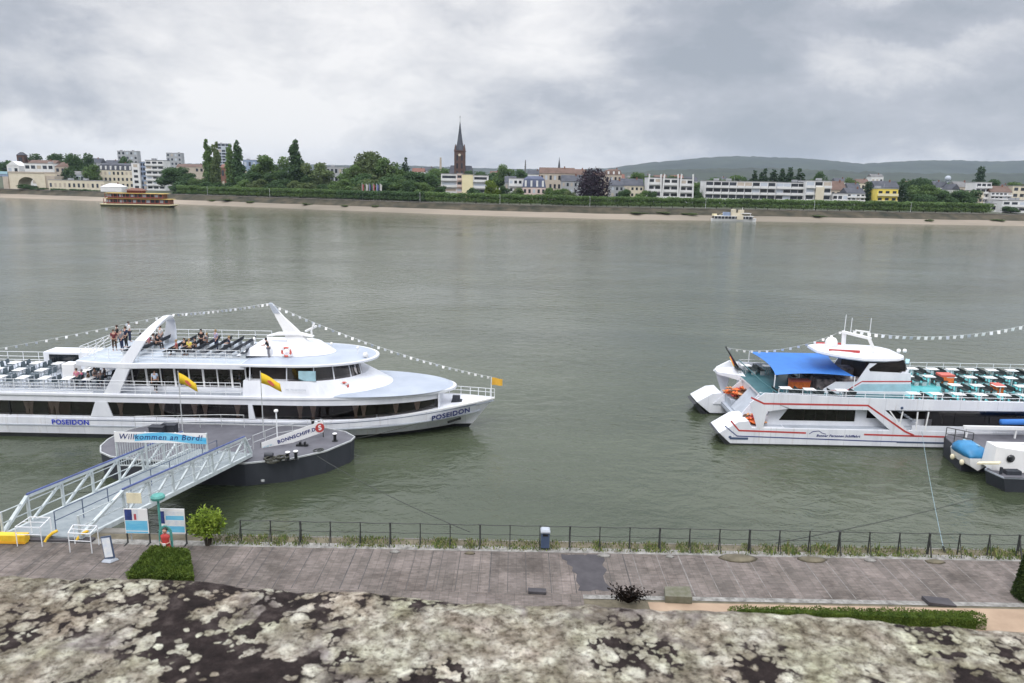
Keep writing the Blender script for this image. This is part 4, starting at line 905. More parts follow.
def panelpiece(x0b, x1b, x0t, x1t, z0, z1, y0, y1, name, m, parent):
    b = MB(); b.prism_y([(x0b, z0), (x1b, z0), (x1t, z1), (x0t, z1)], y0, y1); return b.build(name, m, parent)
yn = CY-HB+.03
panelpiece(-32.1, -30.4, -31.65, -30.75, Z0-.02, Z1+.02, yn, yn+.1, 'pillar', M['white'], ship)      # slanted pillar between the window bands
for x in (-25.65, -38.25): panelpiece(x-.06, x+.06, x-.06, x+.06, Z0, Z1, yn+.02, yn+.08, 'pillar', M['black'], ship)
panelpiece(-20.0, -19.5, -20.0, -19.7, Z0-.02, Z1+.02, yn, yn+.1, 'pillar', M['white'], ship)
b = MB()
for x in (-37.2, -35.3, -34.9, -27.6, -26.8, -24.3, -23.5, -21.0, -16.2, -15.2, -12.0, -11.4, -9.0, -7.4, -30.0, -36.9, -40, -43):
    y = [p for p in side_pts(outl, x-.01, x+.01)][0][1]+.42; b.prism_y([(x-.30, Z1+.1), (x+.30, Z1+.1), (x+.10, Z0+.25), (x+.13, Z0-.1), (x-.13, Z0-.1), (x-.10, Z0+.25)], y, y+.05)
b.build('curtains', M['curtain'], ship)
b = MB(); b.box(-35.6, -33.9, yn+.5, yn+.55, Z0-.1, Z1+.05); b.build('inner_door', mat('red_brown_door', (.18,.08,.055), .6), ship)
text('POSEIDON', .54, (-33.65, CY-HB-.075, 1.27), (1,0,0), (0,0,1), M['blue_letter'], ship, bold=.012)
xa, xb = -5.75, -3.35; pa = Vector((stem(xa, 1.6), CY-hbd(xa)-.03, sheer(xa)*.74)); pb = Vector((stem(xb, 2.0), CY-hbd(xb)-.03, sheer(xb)*.80)); rt = (pb-pa).normalized()
text('POSEIDON', .62, (pa+pb)/2+Vector((0,-.05,-.08)), rt, (rt.cross(Vector((.35,-.85,-.28)))*-1 if rt.cross(Vector((.35,-.85,-.28))).z < 0 else rt.cross(Vector((.35,-.85,-.28)))), M['navy_letter'], ship, bold=.02)
# deck two: slab with rounded fore roof
slab = oval(X_A, -17.5, HB+.05, cut=(-4.45, None), n=22); slab[0] = (X_A, slab[0][1])
b = MB(); b.prism(slab, 3.34, 3.60); b.build('upper_deck', M['white'], ship, bevel=.06)
fr = oval(-13.5, -13.4, HB-.15, cut=(-4.7, None), n=22); b = MB(); cxy = (-9, CY)
b.loft([[(x, y, 3.603) for x, y in fr], [(cxy[0]+(x-cxy[0])*.9, cxy[1]+(y-cxy[1])*.9, 3.70) for x, y in fr], [(cxy[0]+(x-cxy[0])*.5, cxy[1]+(y-cxy[1])*.5, 3.78) for x, y in fr]]); b.build('bow_roof', M['pale_roof'], ship)
b = MB(); b.box(X_A+.1, -20.2, CY-HB+.15, CY+HB-.15, 3.603, 3.615); b.build('deck_covering', M['deck_grey'], ship)
# wheelhouse
w0 = oval(-20.4, -16.5, HB-.12, cut=(-9.3, None), n=18); w1 = oval(-20.4, -16.5, HB-.42, cut=(-11.6, None), n=18)
b = MB(); b.prism(w0, 3.605, 4.72, w1); b.build('wheelhouse_side', M['white'], ship)
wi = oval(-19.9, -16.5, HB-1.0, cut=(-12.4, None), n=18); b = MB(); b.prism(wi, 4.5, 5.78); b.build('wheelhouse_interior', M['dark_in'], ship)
w2 = oval(-20.4, -16.5, HB-.45, cut=(-11.7, None), n=18); w3 = oval(-20.4, -16.8, HB-.62, cut=(-12.2, None), n=18)
P2, P3 = side_pts(w2, -19.8, -11.75), side_pts(w3, -19.8, -12.25)
for q, (xa, xb) in enumerate(((-17.0, -15.1), (-15.0, -13.7), (-13.6, -12.6), (-12.5, -11.9))):
    pa = side_pts(w2, xa, xb); b = MB(); rings = []
    for x, y in pa:
        x3 = x-.35*(max(0, x+16)/4.2); t = side_pts(w3, x3-.005, x3+.005); yt = t[0][1] if t else y+.2
        rings.append([(x, y, 4.725), (x, y+.015, 4.725), (x3, yt+.015, 5.72), (x3, yt, 5.72)])
    b.loft(rings); b.build('window', M['glass'], ship)
for x in (-19.9, -17.1, -15.05, -13.65, -12.55, -11.95):
    y = side_pts(w2, x-.01, x+.01)[0][1]; x3 = x-.35*(max(0, x+16)/4.2); yt = side_pts(w3, x3-.01, x3+.01)[0][1]; b = MB(); b.bar((x, y, 4.7), (x3, yt, 5.8), .07, .09); b.build('window_post', M['white'], ship)
b = MB(); b.box(-16.2, -14.9, CY-HB+.50, CY-HB+.62, 4.75, 5.5); b.build('wing_screen', M['lightblue'], ship)
rf = oval(-20.6, -17, HB-.28, cut=(-10.75, None), n=22); b = MB(); b.prism(rf, 5.80, 6.0); b.build('wheelhouse_roof', M['white'], ship, bevel=.05)
rf2 = oval(-20.5, -17, HB-.42, cut=(-11.0, None), n=22); b = MB(); b.loft([[(x, y, 6.003) for x, y in rf2], [(-16+(x+16)*.6, CY+(y-CY)*.6, 6.16) for x, y in rf2]]); b.build('roof_covering', M['pale_roof'], ship)
text('MS POSEIDON', .22, (-16.3, CY-HB+.0, 4.15), (1,0,0), (0,.1,1), M['deck_grey'], ship)
# sun deck on top
TZ = 5.98
sd_ = [(-33.2, CY-HB+.7), (-30.9, CY-HB+.12), (-28.6, CY-HB+.05), (-26.5, CY-HB+.32), (-20.3, CY-HB+.42), (-20.3, CY+HB-.45), (-30.6, CY+HB-.55), (-33.2, CY+HB-.9)]
b = MB(); b.prism(sd_, 5.55, TZ); b.build('sun_deck', M['white'], ship, bevel=.06)
b = MB(); b.prism([(x*.998+.0, CY+(y-CY)*.96) for x, y in sd_], TZ+.003, TZ+.015); b.build('sun_deck_covering', mat('pale_deck', (.40,.45,.52), .6, col2=(.5,.56,.62)), ship)
rl = [(-33.0, CY+3.3, TZ), (-30.6, CY+3.75, TZ), (-20.6, CY+3.75, TZ)]; railing(rl, 1.0, ship, M['rail_w'], 1.5, (1, .66, .33), .024)
rl = [(-33.0, CY+3.3, TZ), (-33.0, CY-3.3, TZ), (-30.6, CY-3.75, TZ), (-20.6, CY-3.75, TZ)]; railing(rl, 1.0, ship, M['rail_w'], 1.1, (1, .75, .5, .25), .022)
# saloon of deck two: glass wall set back behind white mullions
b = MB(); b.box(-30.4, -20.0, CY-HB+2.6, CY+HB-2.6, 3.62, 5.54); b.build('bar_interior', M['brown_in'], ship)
yg = CY-HB+1.15; b = MB(); b.box(-30.3, -20.4, yg-.1, yg+.1, 3.62, 3.95); b.build('glass_wall_sill', M['white'], ship)
n = 9; x0, x1 = -30.3, -20.45
for k in range(n):
    a, c = x0+(x1-x0)*k/n, x0+(x1-x0)*(k+1)/n; b = MB(); b.box(a+.07, c-.07, yg, yg+.015, 3.951, 5.54); b.build('window', M['glass'], ship)
for k in range(n+1):
    a = x0+(x1-x0)*k/n; b = MB(); b.bar((a+.05, yg, 3.9), (a-.03, yg, 5.54), .09 if k % 2 else .15, .08); b.build('mullion', M['white2'], ship)
wallstrip(oval(X_A, -17, HB-.02, cut=(-5, None)), -48, -31.7, 3.6, 3.72, 'toe_rail', M['white'], ship)
railing([(-48, CY-HB+.06, 3.6), (-20.5, CY-HB+.06, 3.6)], 1.0, ship, M['rail_w'], 1.15, (1, .75, .5, .25), .024)
railing([(-48, CY+HB-.06, 3.6), (-30.5, CY+HB-.06, 3.6)], 1.0, ship, M['rail_w'], 1.3, (1, .6, .3), .024)
# white arch spanning the ship
b = MB()
def ring(p, w, d, up):  # section at p: w along x, d across
    p = Vector(p); up = Vector(up).normalized(); q = Vector((1,0,.0)); s = Vector((0,0,1)).cross(q)
    return [p+q*w+up*d, p-q*w+up*d, p-q*w-up*d, p+q*w-up*d]
yA = CY-HB-.0
secs = [((-30.35, yA+.12, 3.55), .58, .10, (0,1,0)), ((-29.1, yA+.22, 5.95), .5, .12, (0,1,.1)), ((-28.0, yA+.6, 7.7), .42, .14, (0,1,.3)), ((-27.4, yA+1.1, 8.45), .32, .13, (0,.8,.7)), ((-27.4, yA+2.4, 8.70), .26, .12, (0,.2,1)), ((-27.8, CY, 8.72), .23, .12, (0,0,1)),
        ((-28.3, CY+HB-2.6, 8.45), .24, .12, (0,-.2,1)), ((-28.7, CY+HB-1.7, 7.9), .34, .13, (0,-.8,.7)), ((-28.9, CY+HB-1.4, 7.0), .45, .13, (0,-1,.2)), ((-29.2, CY+HB-1.2, 5.95), .62, .12, (0,-1,0))]
b.loft([ring(*s) for s in secs]); b.build('arch', M['white'], ship, bevel=.03)
# mast housing, raked mast with cross-arms and radar
b = MB(); h0 = oval(-21.6, -17.4, 2.1, cut=(-14.2, None), n=14); h1 = oval(-20.2, -17.2, 1.5, cut=(-15.4, None), n=14); b.prism(h0, 6.17, 6.95, h1); b.build('mast_housing', M['white'], ship, bevel=.04)
b = MB(); b.loft([[(x-w, CY-t, z), (x+w, CY-t, z), (x+w, CY+t, z), (x-w, CY+t, z)] for x, w, t, z in ((-17.2, .85, .22, 6.9), (-17.9, .55, .18, 8.0), (-18.6, .32, .14, 8.9), (-19.3, .10, .08, 10.0))]); b.build('mast', M['white2'], ship)
b = MB(); b.loft([[(x-w, CY-.16, z), (x+w, CY-.16, z), (x+w, CY+.16, z), (x-w, CY+.16, z)] for x, w, z in ((-18.85, .26, 9.25), (-19.05, .20, 9.6), (-19.35, .11, 10.05))]); b.build('mast_head', M['deck_grey'], ship)
b = MB(); b.loft([[(x, CY-w, z), (x, CY+w, z), (x, CY+w, z+h), (x, CY-w, z+h)] for x, w, z, h in ((-19.7, .25, 7.35, .07), (-18.9, .4, 7.5, .14), (-17.3, .35, 7.55, .16), (-16.0, .25, 7.35, .1))]); b.build('radar_platform', M['white2'], ship)
b = MB(); b.tube([(-16.15, CY, 7.4), (-16.15, CY, 7.8)], .08, 8); b.bar((-16.5, CY-.5, 7.9), (-15.85, CY+.5, 8.15), .12, .15); b.bar((-16.2, CY, 7.8), (-15.9, CY, 8.5), .14); b.build('radar', M['white2'], ship)
for x, z in ((-14.5, 6.9), (-20.7, 7.2), (-12.4, 6.6)): b = MB(); b.tube([(x, CY-.3, 6.1), (x, CY-.3, z)], .03, 6); b.sphere((x, CY-.3, z), .12, 8, 6); b.build('deck_lamp', M['white2'], ship)
b = MB(); b.sphere((-11.6, CY-1.2, 6.25), .22, 10, 6); b.tube([(-11.4, CY-1.6, 6.05), (-11.4, CY-1.6, 6.6)], .03, 5); b.build('searchlight', M['white2'], ship)
def lifebuoy(c, lbl, R0=.34, ax='y'):
    r = MB(); r.smooth = True; r.torus(c, R0, .085, ax, 20, 8); 
    o = r.build('lifebuoy', M['red_soft'], None); tag(o, lbl, 'lifebuoy')
    b = MB(); 
    for k in range(4):
        a = pi/4+k*pi/2; p = Vector(c)+Vector((cos(a)*R0, 0, sin(a)*R0)); b.box(p.x-.09, p.x+.09, p.y-.10, p.y+.10, p.z-.09, p.z+.09)
    b.build('white_band', M['white2'], o)
lifebuoy((-17.55, CY-2.25, 6.60), 'red and white lifebuoy on the white mast housing of the left ship')
lifebuoy((-12.9, CY-HB+1.25, 4.20), 'red and white lifebuoy below the wheelhouse windows of the left ship', .28)
# stern deck house and stairs
b = MB(); b.box(-39.6, -33.6, CY+2.4, CY+HB-.2, 3.62, 5.1); b.build('stern_housing', M['white'], ship, bevel=.04); b = MB(); b.box(-39.1, -36.6, CY+2.38, CY+2.396, 4.2, 4.9); b.build('window', M['glass_dk'], ship)
b = MB()
for s in (0, 1.1):
    b.bar((-35.6, CY+1.6-s, 3.65), (-33.2, CY+1.6-s, 5.9), .09, .22); b.tube([(-35.6, CY+1.6-s, 4.6), (-33.2, CY+1.6-s, 6.9)], .03, 5)
for k in range(9): t = (k+.5)/9; b.box(-35.6+2.4*t-.13, -35.6+2.4*t+.13, CY+.5, CY+1.6, 3.65+2.25*t, 3.69+2.25*t)
b.build('stairs', M['white2'], ship)
b = MB(); b.box(-35.9, -34.9, CY-1.2, CY-.2, 3.62, 5.0); b.build('service_box', M['white2'], ship, bevel=.04)
b = MB(); b.tube([(-1.62, CY, 2.45), (-1.62, CY, 4.3)], .04, 7); b.build('jackstaff', M['rail_w'], ship)
z = 4.25; r = MB(); rows = []
for i in range(8): t = i/7; rows.append([(-1.57+.85*t, CY+.08*sin(t*6), z-.12*t), (-1.57+.85*t, CY+.08*sin(t*6), z-.62-.05*t), (-1.57+.85*t, CY+.02+.08*sin(t*6), z-.62-.05*t), (-1.57+.85*t, CY+.02+.08*sin(t*6), z-.12*t)])
r.loft(rows); tag(r.build('flag', mat('orange_flag', (.75,.42,.05), .8), None), 'orange flag flying from the jackstaff at the bow of the left ship', 'flag')

# furniture
def slatted_bench(L_, m):
    b = MB()
    root = empty('deck_bench', (0,0,0), 'x', 'bench'); b.box(-.20,.20,-L_/2,L_/2,.40,.45); b.build('seat', m, root)
    b = MB(); b.loft([[(.20,y,.45),(.25,y,.45),(.32,y,.74),(.28,y,.74)] for y in (-L_/2, L_/2)]); b.build('backrest', m, root)
    for s in (-1, 1): b = MB(); b.bar((0, s*L_*.42, 0), (0, s*L_*.42, .40), .06, .35, up=(1,0,0)); b.build('leg', M['steel'], root)
    return root
def table(w, l, m, legs=True, h=.74):
    root = empty('deck_table', (0,0,0), 'x', 'table'); b = MB(); b.box(-w/2,w/2,-l/2,l/2,h-.035,h); b.build('table_top', m, root)
    for s in (-1, 1): b = MB(); b.bar((0, s*l*.33, 0), (0, s*l*.33, h-.04), .07); b.build('leg', M['steel'], root)
    return root
def place(proto, first, loc, rz, label, group):
    o = proto if first else copy_tree(proto); o.location = loc; o.rotation_euler = (0,0,rz); o['label'] = label; o['group'] = group; return o
benchT = slatted_bench(2.3, M['fabric_dark']); 
xsb = [-30.2, -29.2, -27.0, -26.0, -25.0, -24.0, -23.0, -22.0, -20.95]
for k, x in enumerate(xsb): place(benchT, k == 0, (x, CY-1.2, TZ+.02), 0, f'dark bench on the near half of the left ship sun deck, {ORD[k]} from arch', 'dark benches on the sun deck of the left ship')
for k, x in enumerate(xsb[:-1]): place(benchT, False, (x+.05, CY+1.7, TZ+.02), 0, f'dark bench on the river half of the left ship sun deck, {ORD[k]} from arch', 'dark benches on the sun deck of the left ship')
tW = table(.65, .95, M['white2']); n = 0
for k, x in enumerate([-30.0, -28.4, -26.8, -25.2, -23.6, -22.0]): place(tW, n == 0, (x, CY-HB+2.1, 3.62), 0, f'white table behind the glass wall of the left ship, {ORD[k]} from the arch', 'tables in the glazed saloon'); n += 1
for j, (y, rn) in enumerate(((CY-2.9, 'near'), (CY-.6, 'middle'), (CY+1.6, 'far'))):
    for k, x in enumerate([-41.5, -39.7, -37.9, -36.2, -34.4, -32.8]):
        if (j == 1 and k in (3,)) or (j == 2 and k > 2): continue
        place(tW, False, (x, y, 3.62), 0, f'white table on the left ship stern deck, {rn} row, {ORD[k]} from left', 'white tables on the stern deck')
def chair(m, seatm):
    root = empty('deck_chair', (0,0,0), 'x', 'chair'); b = MB(); b.box(-.22,.22,-.22,.22,.42,.46); b.build('seat', seatm, root)
    b = MB(); b.loft([[(.19,y,.46),(.23,y,.46),(.30,y,.9),(.26,y,.9)] for y in (-.21,.21)]); b.build('backrest', seatm, root)
    for sx in (-1,1):
        for sy in (-1,1): b = MB(); b.bar((sx*.2, sy*.2, 0), (sx*.19, sy*.19, .42), .035); b.build('leg', m, root)
    return root
chS = chair(M['steel'], mat('slate_mesh', (.09,.12,.14), .8, var=.3, scale=9)); n = 0
for j, (y, rn) in enumerate(((CY-2.9, 'near'), (CY-.6, 'middle'), (CY+1.6, 'far'))):
    for k, x in enumerate([-41.5, -39.7, -37.9, -36.2, -34.4, -32.8]):
        if (j == 1 and k in (3,)) or (j == 2 and k > 2): continue
        for s, sd2 in ((-1, 'left'), (1, 'right')):
            for t, tl in ((-.35, 'near'), (.35, 'far')):
                place(chS, n == 0, (x+s*.62, y+t, 3.62), 0 if s > 0 else pi, f'slate chair at the {tl} {sd2} corner of the {ORD[k]} table, {rn} row, stern deck', 'slate chairs on the stern deck'); n += 1
# passengers
def onT(px, py, dy=0):  # standing point on the sun deck under an image column
    y = CY+dy; v = atY(px, 340, y); return (v.x, y, TZ+.02)
person(onT(114, 0, -.4), .6, 'stand', MAR, BRN, BRN, 'person in dark red standing at the aft end of the sun deck', 1.0)
person(onT(121.5, 0, -.2), -.5, 'stand', GRY, NVY, GRY, 'person in grey standing between the arch and the person in dark red')
person(onT(130, 0, 2.9), 2.4, 'stand', WHT, NVY, BRN, 'person in white at the river side rail behind the arch')
person(onT(141, 0, .7), 1.2, 'sit', BLK, BLK, BLK, 'seated person in black just right of the arch leg')
person(onT(149, 0, .3), -1.2, 'sit', PNK, GRY, BLD, 'seated person in pink right of the arch leg')
person(onT(153.5, 0, .6), -1.4, 'sit', WHT, BLK, BRN, 'seated person in a white top beside the pink one')
person(onT(157, 0, .4), 1.3, 'sit', BLK, BLK, BLK, 'seated person in black left of the far arch leg')
person(onT(184, 0, -.9), 0, 'sit', BLK, NVY, BRN, 'seated person in black left of the person in yellow')
person(onT(189, 0, -1.1), -.3, 'sit', YEL, BLK, BLD, 'seated person in a bright yellow top on the sun deck')
person(onT(195, 0, -.5), -1.0, 'sit', BLK, BLK, BLK, 'seated person in black right of the person in yellow')
person(onT(201.5, 0, .4), .4, 'stand', BLK, BLK, BLK, 'tall person all in black standing mid sun deck')
person(onT(216, 0, .3), -.6, 'stand', LAV, NVY, BLD, 'person in a lavender shirt standing mid sun deck')
person(onT(268, 0, -2.2), -1.45, 'lean', BLK, GRY, BLK, 'person in black top and grey trousers bending forward at the front benches')
for px, dy, po_, t, tr, lbl in ((126, .9, 'stand', NVY, BLK, 'person in navy standing just behind the near arch leg'), (161, 1.6, 'stand', WHT, GRY, 'person in white standing beyond the benches near the far arch leg'), (176, -1.5, 'sit', (.4,.1,.1), BLK, 'seated person in rust red left of the group with the yellow top'), (207, 1.2, 'sit', GRY, BLK, 'seated person in grey on the river half of the sun deck'), (229, .2, 'sit', NVY, BLK, 'seated person in navy toward the front of the sun deck benches'), (118, 1.4, 'walk', BLK, GRY, 'person in black walking aft on the sun deck')):
    person(onT(px, 0, dy), R.uniform(-1.5, 1.5), po_, t, tr, R.choice((BRN, BLK, BLD)), lbl)
v = atY(155, 380, CY-HB+.65); person((v.x, CY-HB+.65, 3.62), .3, 'walk', (.55,.62,.75), BLK, BRN, 'person in a pale blue shirt and black trousers walking along the side deck')
for px, dy, t, lbl in ((77, -1.9, PNK, 'seated person in pink on the stern deck, leftmost of the group'), (82, -2.2, (.5,.1,.2), 'seated person in crimson on the stern deck beside the pink one'), (88.5, -2.6, (.12,.08,.05), 'seated person in brown on the stern deck, in the middle of the group'), (95, -1.6, (.45,.4,.4), 'seated person in pale grey under the sun deck edge'), (101, -2.3, (.35,.28,.27), 'seated person in taupe under the sun deck edge beside the arch'), (105, -1.2, GRY, 'seated person in grey half hidden by the arch'),
                       (240, -HB+2.2+HB*0, (.3,.35,.5), 'seated person in blue behind the glass wall of the left ship')):
    y = CY+dy; v = atY(px, 378, y); person((v.x, y, 3.62), R.uniform(-1.5, 1.5), 'sit', t, NVY, R.choice((BRN, BLK, BLD, GRY)), lbl)

# signal-flag strings
def bunting(pts, sag, n, lbl, cols, name='pennant_string', sz=.21):
    r = empty(name, pts[0], lbl, 'pennant string'); P_ = [Vector(p) for p in pts]; path = []
    for i in range(len(P_)-1):
        for k in range(24): t = k/24; path.append(P_[i].lerp(P_[i+1], t)-V(0,0,sag*4*t*(1-t)))
    path.append(P_[-1]); b = MB(); b.tube(path, .010, 4); b.build('cord', M['steel'], r)
    for k in range(n):
        t = (k+.5)/n*(len(path)-1); i = int(t); p = path[i].lerp(path[i+1], t-i); d = (path[i+1]-path[i]); d = V(d.x, d.y, 0).normalized(); w = V(-d.y, d.x, 0)
        b = MB(); sw = R.uniform(-.10, .10); b.loft([[p+d*.5*sz, p-d*.5*sz, p-d*.42*sz+w*sw-V(0,0,sz*.95), p+d*.42*sz+w*sw-V(0,0,sz*.95)], [q+w*.008 for q in (p+d*.5*sz, p-d*.5*sz, p-d*.42*sz+w*sw-V(0,0,sz*.95), p+d*.42*sz+w*sw-V(0,0,sz*.95))]]); b.build('pennant', R.choice(cols), r)
PC = [M['white2'], M['white2'], M['rail_w'], M['deck_grey']]
a = atY(-50, 357, CY+1.0); AP = (-28.45, CY+HB-2.0, 8.55); bunting([a, AP, (-19.4, CY, 10.05)], .12, 44, 'string of small white pennants rising from the left ship stern to its mast', PC)
bunting([(-19.4, CY, 10.05), (-1.62, CY, 4.3)], .6, 34, 'string of small white pennants falling from the mast to the bow of the left ship', PC)

# ------------------------------------------------------------------ right ship
YN = 55.2; YF = 65.6; YC = (YN+YF)/2
s2 = empty('catamaran_ship', (32, YC, 0), 'white twin-hulled excursion ship with red stripes, turquoise sun deck and blue awning, at right', 'ship')
XE = 66
def px2(px, py, y=YN): v = atY(px, py, y); return (v.x, v.z)
for (ya, yb_, nm) in ((YN, YN+2.6, 'near'), (YF-2.6, YF, 'far')):
    # stern pod with raked transom, running on as the hull side
    prof = [(17.7, .09), (16.45, 1.1), (17.8, 1.90), (18.6, 2.0), (18.9, 1.45), (XE, 1.45), (XE, .09)]
    if nm == 'near': prof[0] = (17.3, .09); prof[1] = (16.35, .95)
    b = MB(); b.prism_y(prof, ya, yb_); b.build('hull', M['hull'], s2, bevel=.05)
    b = MB(); lo = [(17.5, -.7), (16.2, .85), (16.5, .98), (17.4, .085), (XE-1, .085), (XE-1, -.7)]; b.prism_y(lo, ya+.03, yb_-.03); b.build('lower_hull', M['boot'], s2)
b = MB(); b.box(18.6, 21.6, YN+2.6, YF-2.62, .9, 1.25); b.box(18.9, 21.2, YF-4.5, YF-2.61, 1.251, 1.9); b.build('stern_platform', M['deck_grey'], s2)
for ya, yb_ in ((YN+.35, YN+2.3), (YF-2.3, YF-.35)): b = MB(); b.box(19.0, 21.4, ya, yb_, 1.453, 1.475); b.build('deck_covering', M['deck_grey'], s2)
# sheer strakes: raised side plate from the pod to the upper deck with a big recess
S = lambda *a: [px2(x, y) for x, y in a]
outer = S((762,434),(764,423),(790,407),(868,408),(893,431),(893,434))
def sideplate(sgn):
    y0 = YN-.004 if sgn > 0 else YF-.096; b = MB()
    b.prism_y([px2(757, 428), px2(763, 428), px2(767, 411.5), px2(790, 408.5), px2(760, 397), px2(750, 403)], y0, y0+.10)
    b.prism_y(S((760,396.5),(788,408.6),(868,410),(1030,411.5),(1030,403),(850,397.5),(765,393)), y0+.0, y0+.10)
    b.prism_y(S((868,410),(885,410.2),(912,433.5),(893,433)), y0+.0, y0+.10)
    b.build('side_plate', M['hull'], s2)
sideplate(1); sideplate(-1)
x_far = px2(1030, 411)[0]
b = MB(); b.box(x_far-.01, XE, YN+.001, YN+.099, 3.05, 3.9); b.build('side_plate', M['white'], s2)
# recessed cabin wall with dark windows
yr = YN+.75; b = MB(); b.box(20.6, XE, yr+.35, YF-.75, 1.3, 3.26); b.build('saloon_interior', M['dark_in'], s2)
zA, zB = atY(820, 421, yr).z, atY(820, 409.5, yr).z
b = MB(); b.box(20.3, 31.6, yr, yr+.06, 1.3, zA); b.prism_y([(20.3, zA+.001), (21.2, zA+.001), (22.15, 3.28), (20.3, 3.28)], yr, yr+.06); b.box(22.16, XE, yr, yr+.06, zB+.001, 3.28); b.box(27.2, 28.1, yr, yr+.06, zA+.001, zB); b.box(31.61, 33.3, yr, yr+.06, 1.3, zA+.3); b.box(28.101, 31.6, yr, yr+.055, zA+.001, zA+.3); b.build('cabin_wall', M['white'], s2)
xx = [21.25, 23.2, 24.1, 24.95, 25.8, 26.5, 27.15]
for a, c in zip(xx, xx[1:]): b = MB(); b.box(a, c-.05, yr+.02, yr+.035, zA, zB); b.build('window', M['glass'], s2)
b = MB()
for x in xx[1:-1]: b.bar((x-.03, yr+.06, zA), (x-.03, yr+.06, zB), .05)
b.build('window_posts', M['brown_in'], s2)
b = MB(); b.box(20.4, 20.46, yr+.06, YF-.8, 1.3, 3.27); b.build('stern_wall', M['white'], s2)
b = MB(); b.box(21.5, XE, YN+.1, yr, 1.453, 1.48); b.build('side_deck', M['deck_grey'], s2)
# stair opening and forward window band
z2a, z2b = px2(980, 427)[1], px2(980, 411.5)[1]
b = MB(); b.box(31.4, XE, YN+.02, YN+.10, 1.453, z2a); b.build('lower_side_band', M['white'], s2)
x = 32.3
while x < 60: b = MB(); b.box(x, x+2.3, YN+.05, YN+.062, z2a, z2b); b.build('window', M['glass'], s2); x += 2.35
b = MB(); y_ = YN+.03
for q0, q1 in (((890,411),(905,432)), ((903,411.5),(900,424)), ((918,412),(916,431)), ((929,412),(925,431))):
    a, c = px2(*q0), px2(*q1); b.bar((a[0], y_, a[1]), (c[0], y_, c[1]), .09, .07, up=(0,1,0))
b.build('stair_posts', M['white2'], s2)
b = MB(); a, c = px2(890, 412), px2(925, 431)
b.box(29.8, 32.2, YN+.12, YN+.7, 1.49, 1.6)
for k in range(8): t = k/8; b.box(29.6+2.2*t, 29.9+2.2*t, YN+.3, YN+1.0, 3.3-1.4*t, 3.34-1.4*t)
b.build('stairs', M['deck_grey'], s2)
# red and blue stripes on the side
def stripe(pts, w, m, y=YN-.006, name='stripe'):
    b = MB(); q = [px2(x, yy, y) for x, yy in pts]
    n = len(q); offs = []
    for i in range(n):
        d = Vector(q[min(i+1,n-1)])-Vector(q[max(i-1,0)]); d.normalize(); offs.append(Vector((-d.y, d.x))*w/2)
    b.prism_y([tuple(Vector(q[i])+offs[i]) for i in range(n)]+[tuple(Vector(q[i])-offs[i]) for i in range(n-1, -1, -1)], y-.008, y-.001); b.build(name, m, s2)
stripe([(751,397.5),(764,403.6),(868,405.5),(905,431.5),(914,435.5)], .14, M['red'])
stripe([(731,421),(739,430.5),(806,433)], .13, M['red']); stripe([(864,434.5),(963,437.5),(1100,441)], .13, M['red'])
stripe([(725,426),(737,436),(870,441),(960,443.5),(1100,447)], .085, M['navy'])
b = MB(); a, c = px2(727, 441.5), px2(745, 443); b.box(a[0]+.2, c[0]+.2, YN-.03, YN-.008, .45, .62); b.build('vent_grille', M['plastic_grey'], s2)
b = MB(); a = px2(896, 447); c = px2(945, 449); b.box(a[0], c[0], YN-.03, YN-.008, .42, .54); b.build('vent_grille', M['plastic_grey'], s2)
a = px2(838, 436); text('Bonner Personen Schiffahrt', .27, (a[0], YN-.014, a[1]), (1,0,.0), (0,0,1), M['navy_letter'], s2, shear=.3, bold=.008)
b = MB(); q = [px2(x, y) for x, y in ((809,434),(813,431.5),(819,431),(822,433),(826,434.2))]
for i in range(4): b.bar((q[i][0], YN-.006, q[i][1]), (q[i+1][0], YN-.006, q[i+1][1]), .012, .05, up=(0,0,1))
b.build('ship_emblem', M['navy_letter'], s2)
for px, py in ((730, 437), (902, 408)): a = px2(px, py); b = MB(); b.sphere((a[0], YN-.0, a[1]), .12, 8, 6, sy=.5); b.build('fairlead', M['plastic_grey'], s2)
# upper deck: turquoise floor forward, dark teal aft, aft corners swept back as wings
UZ = 3.5
aft = [(20.0, YN+.3), (21.2, YN+.10), (32, YN+.1), (32, YF-.1), (21.8, YF-.1), (20.2, YF-.4), (20.2, YC)]
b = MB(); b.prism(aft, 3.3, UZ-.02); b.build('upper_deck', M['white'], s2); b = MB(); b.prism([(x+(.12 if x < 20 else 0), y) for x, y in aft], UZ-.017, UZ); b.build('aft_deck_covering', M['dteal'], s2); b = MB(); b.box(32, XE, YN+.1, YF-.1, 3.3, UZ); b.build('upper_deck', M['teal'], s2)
for sgn, y0 in ((1, YN-.001), (-1, YF-.25)):
    dxx = 0 if sgn > 0 else -.6
    P_ = [(20.3, 3.05), (19.2, 3.45), (19.3, 3.75), (20.2, 4.15), (21.2, 3.95), (22.4, 3.9), (22.4, 3.1)] if sgn > 0 else [(20.4, 2.9), (18.4, 3.35), (18.7, 3.75), (19.8, 4.35), (21.2, 3.95), (22.4, 3.9), (22.4, 3.1)]
    b = MB(); b.prism_y(P_, y0+.012, y0+.25); b.build('wing', M['white'], s2, bevel=.04)
b = MB(); b.loft([[(18.5, YF-1.1, 3.3), (18.5, YF-.2, 3.3), (18.5, YF-.2, 3.6), (18.5, YF-1.1, 3.5)], [(20.6, YF-2.6, 3.0), (20.6, YF-.2, 3.0), (20.6, YF-.2, 3.9), (20.6, YF-2.6, 3.52)]]); b.build('wing_deck', M['white'], s2)
b = MB(); b.box(22.3, XE, YN+.101, YN+.18, UZ, 3.92); b.build('bulwark', M['white'], s2)
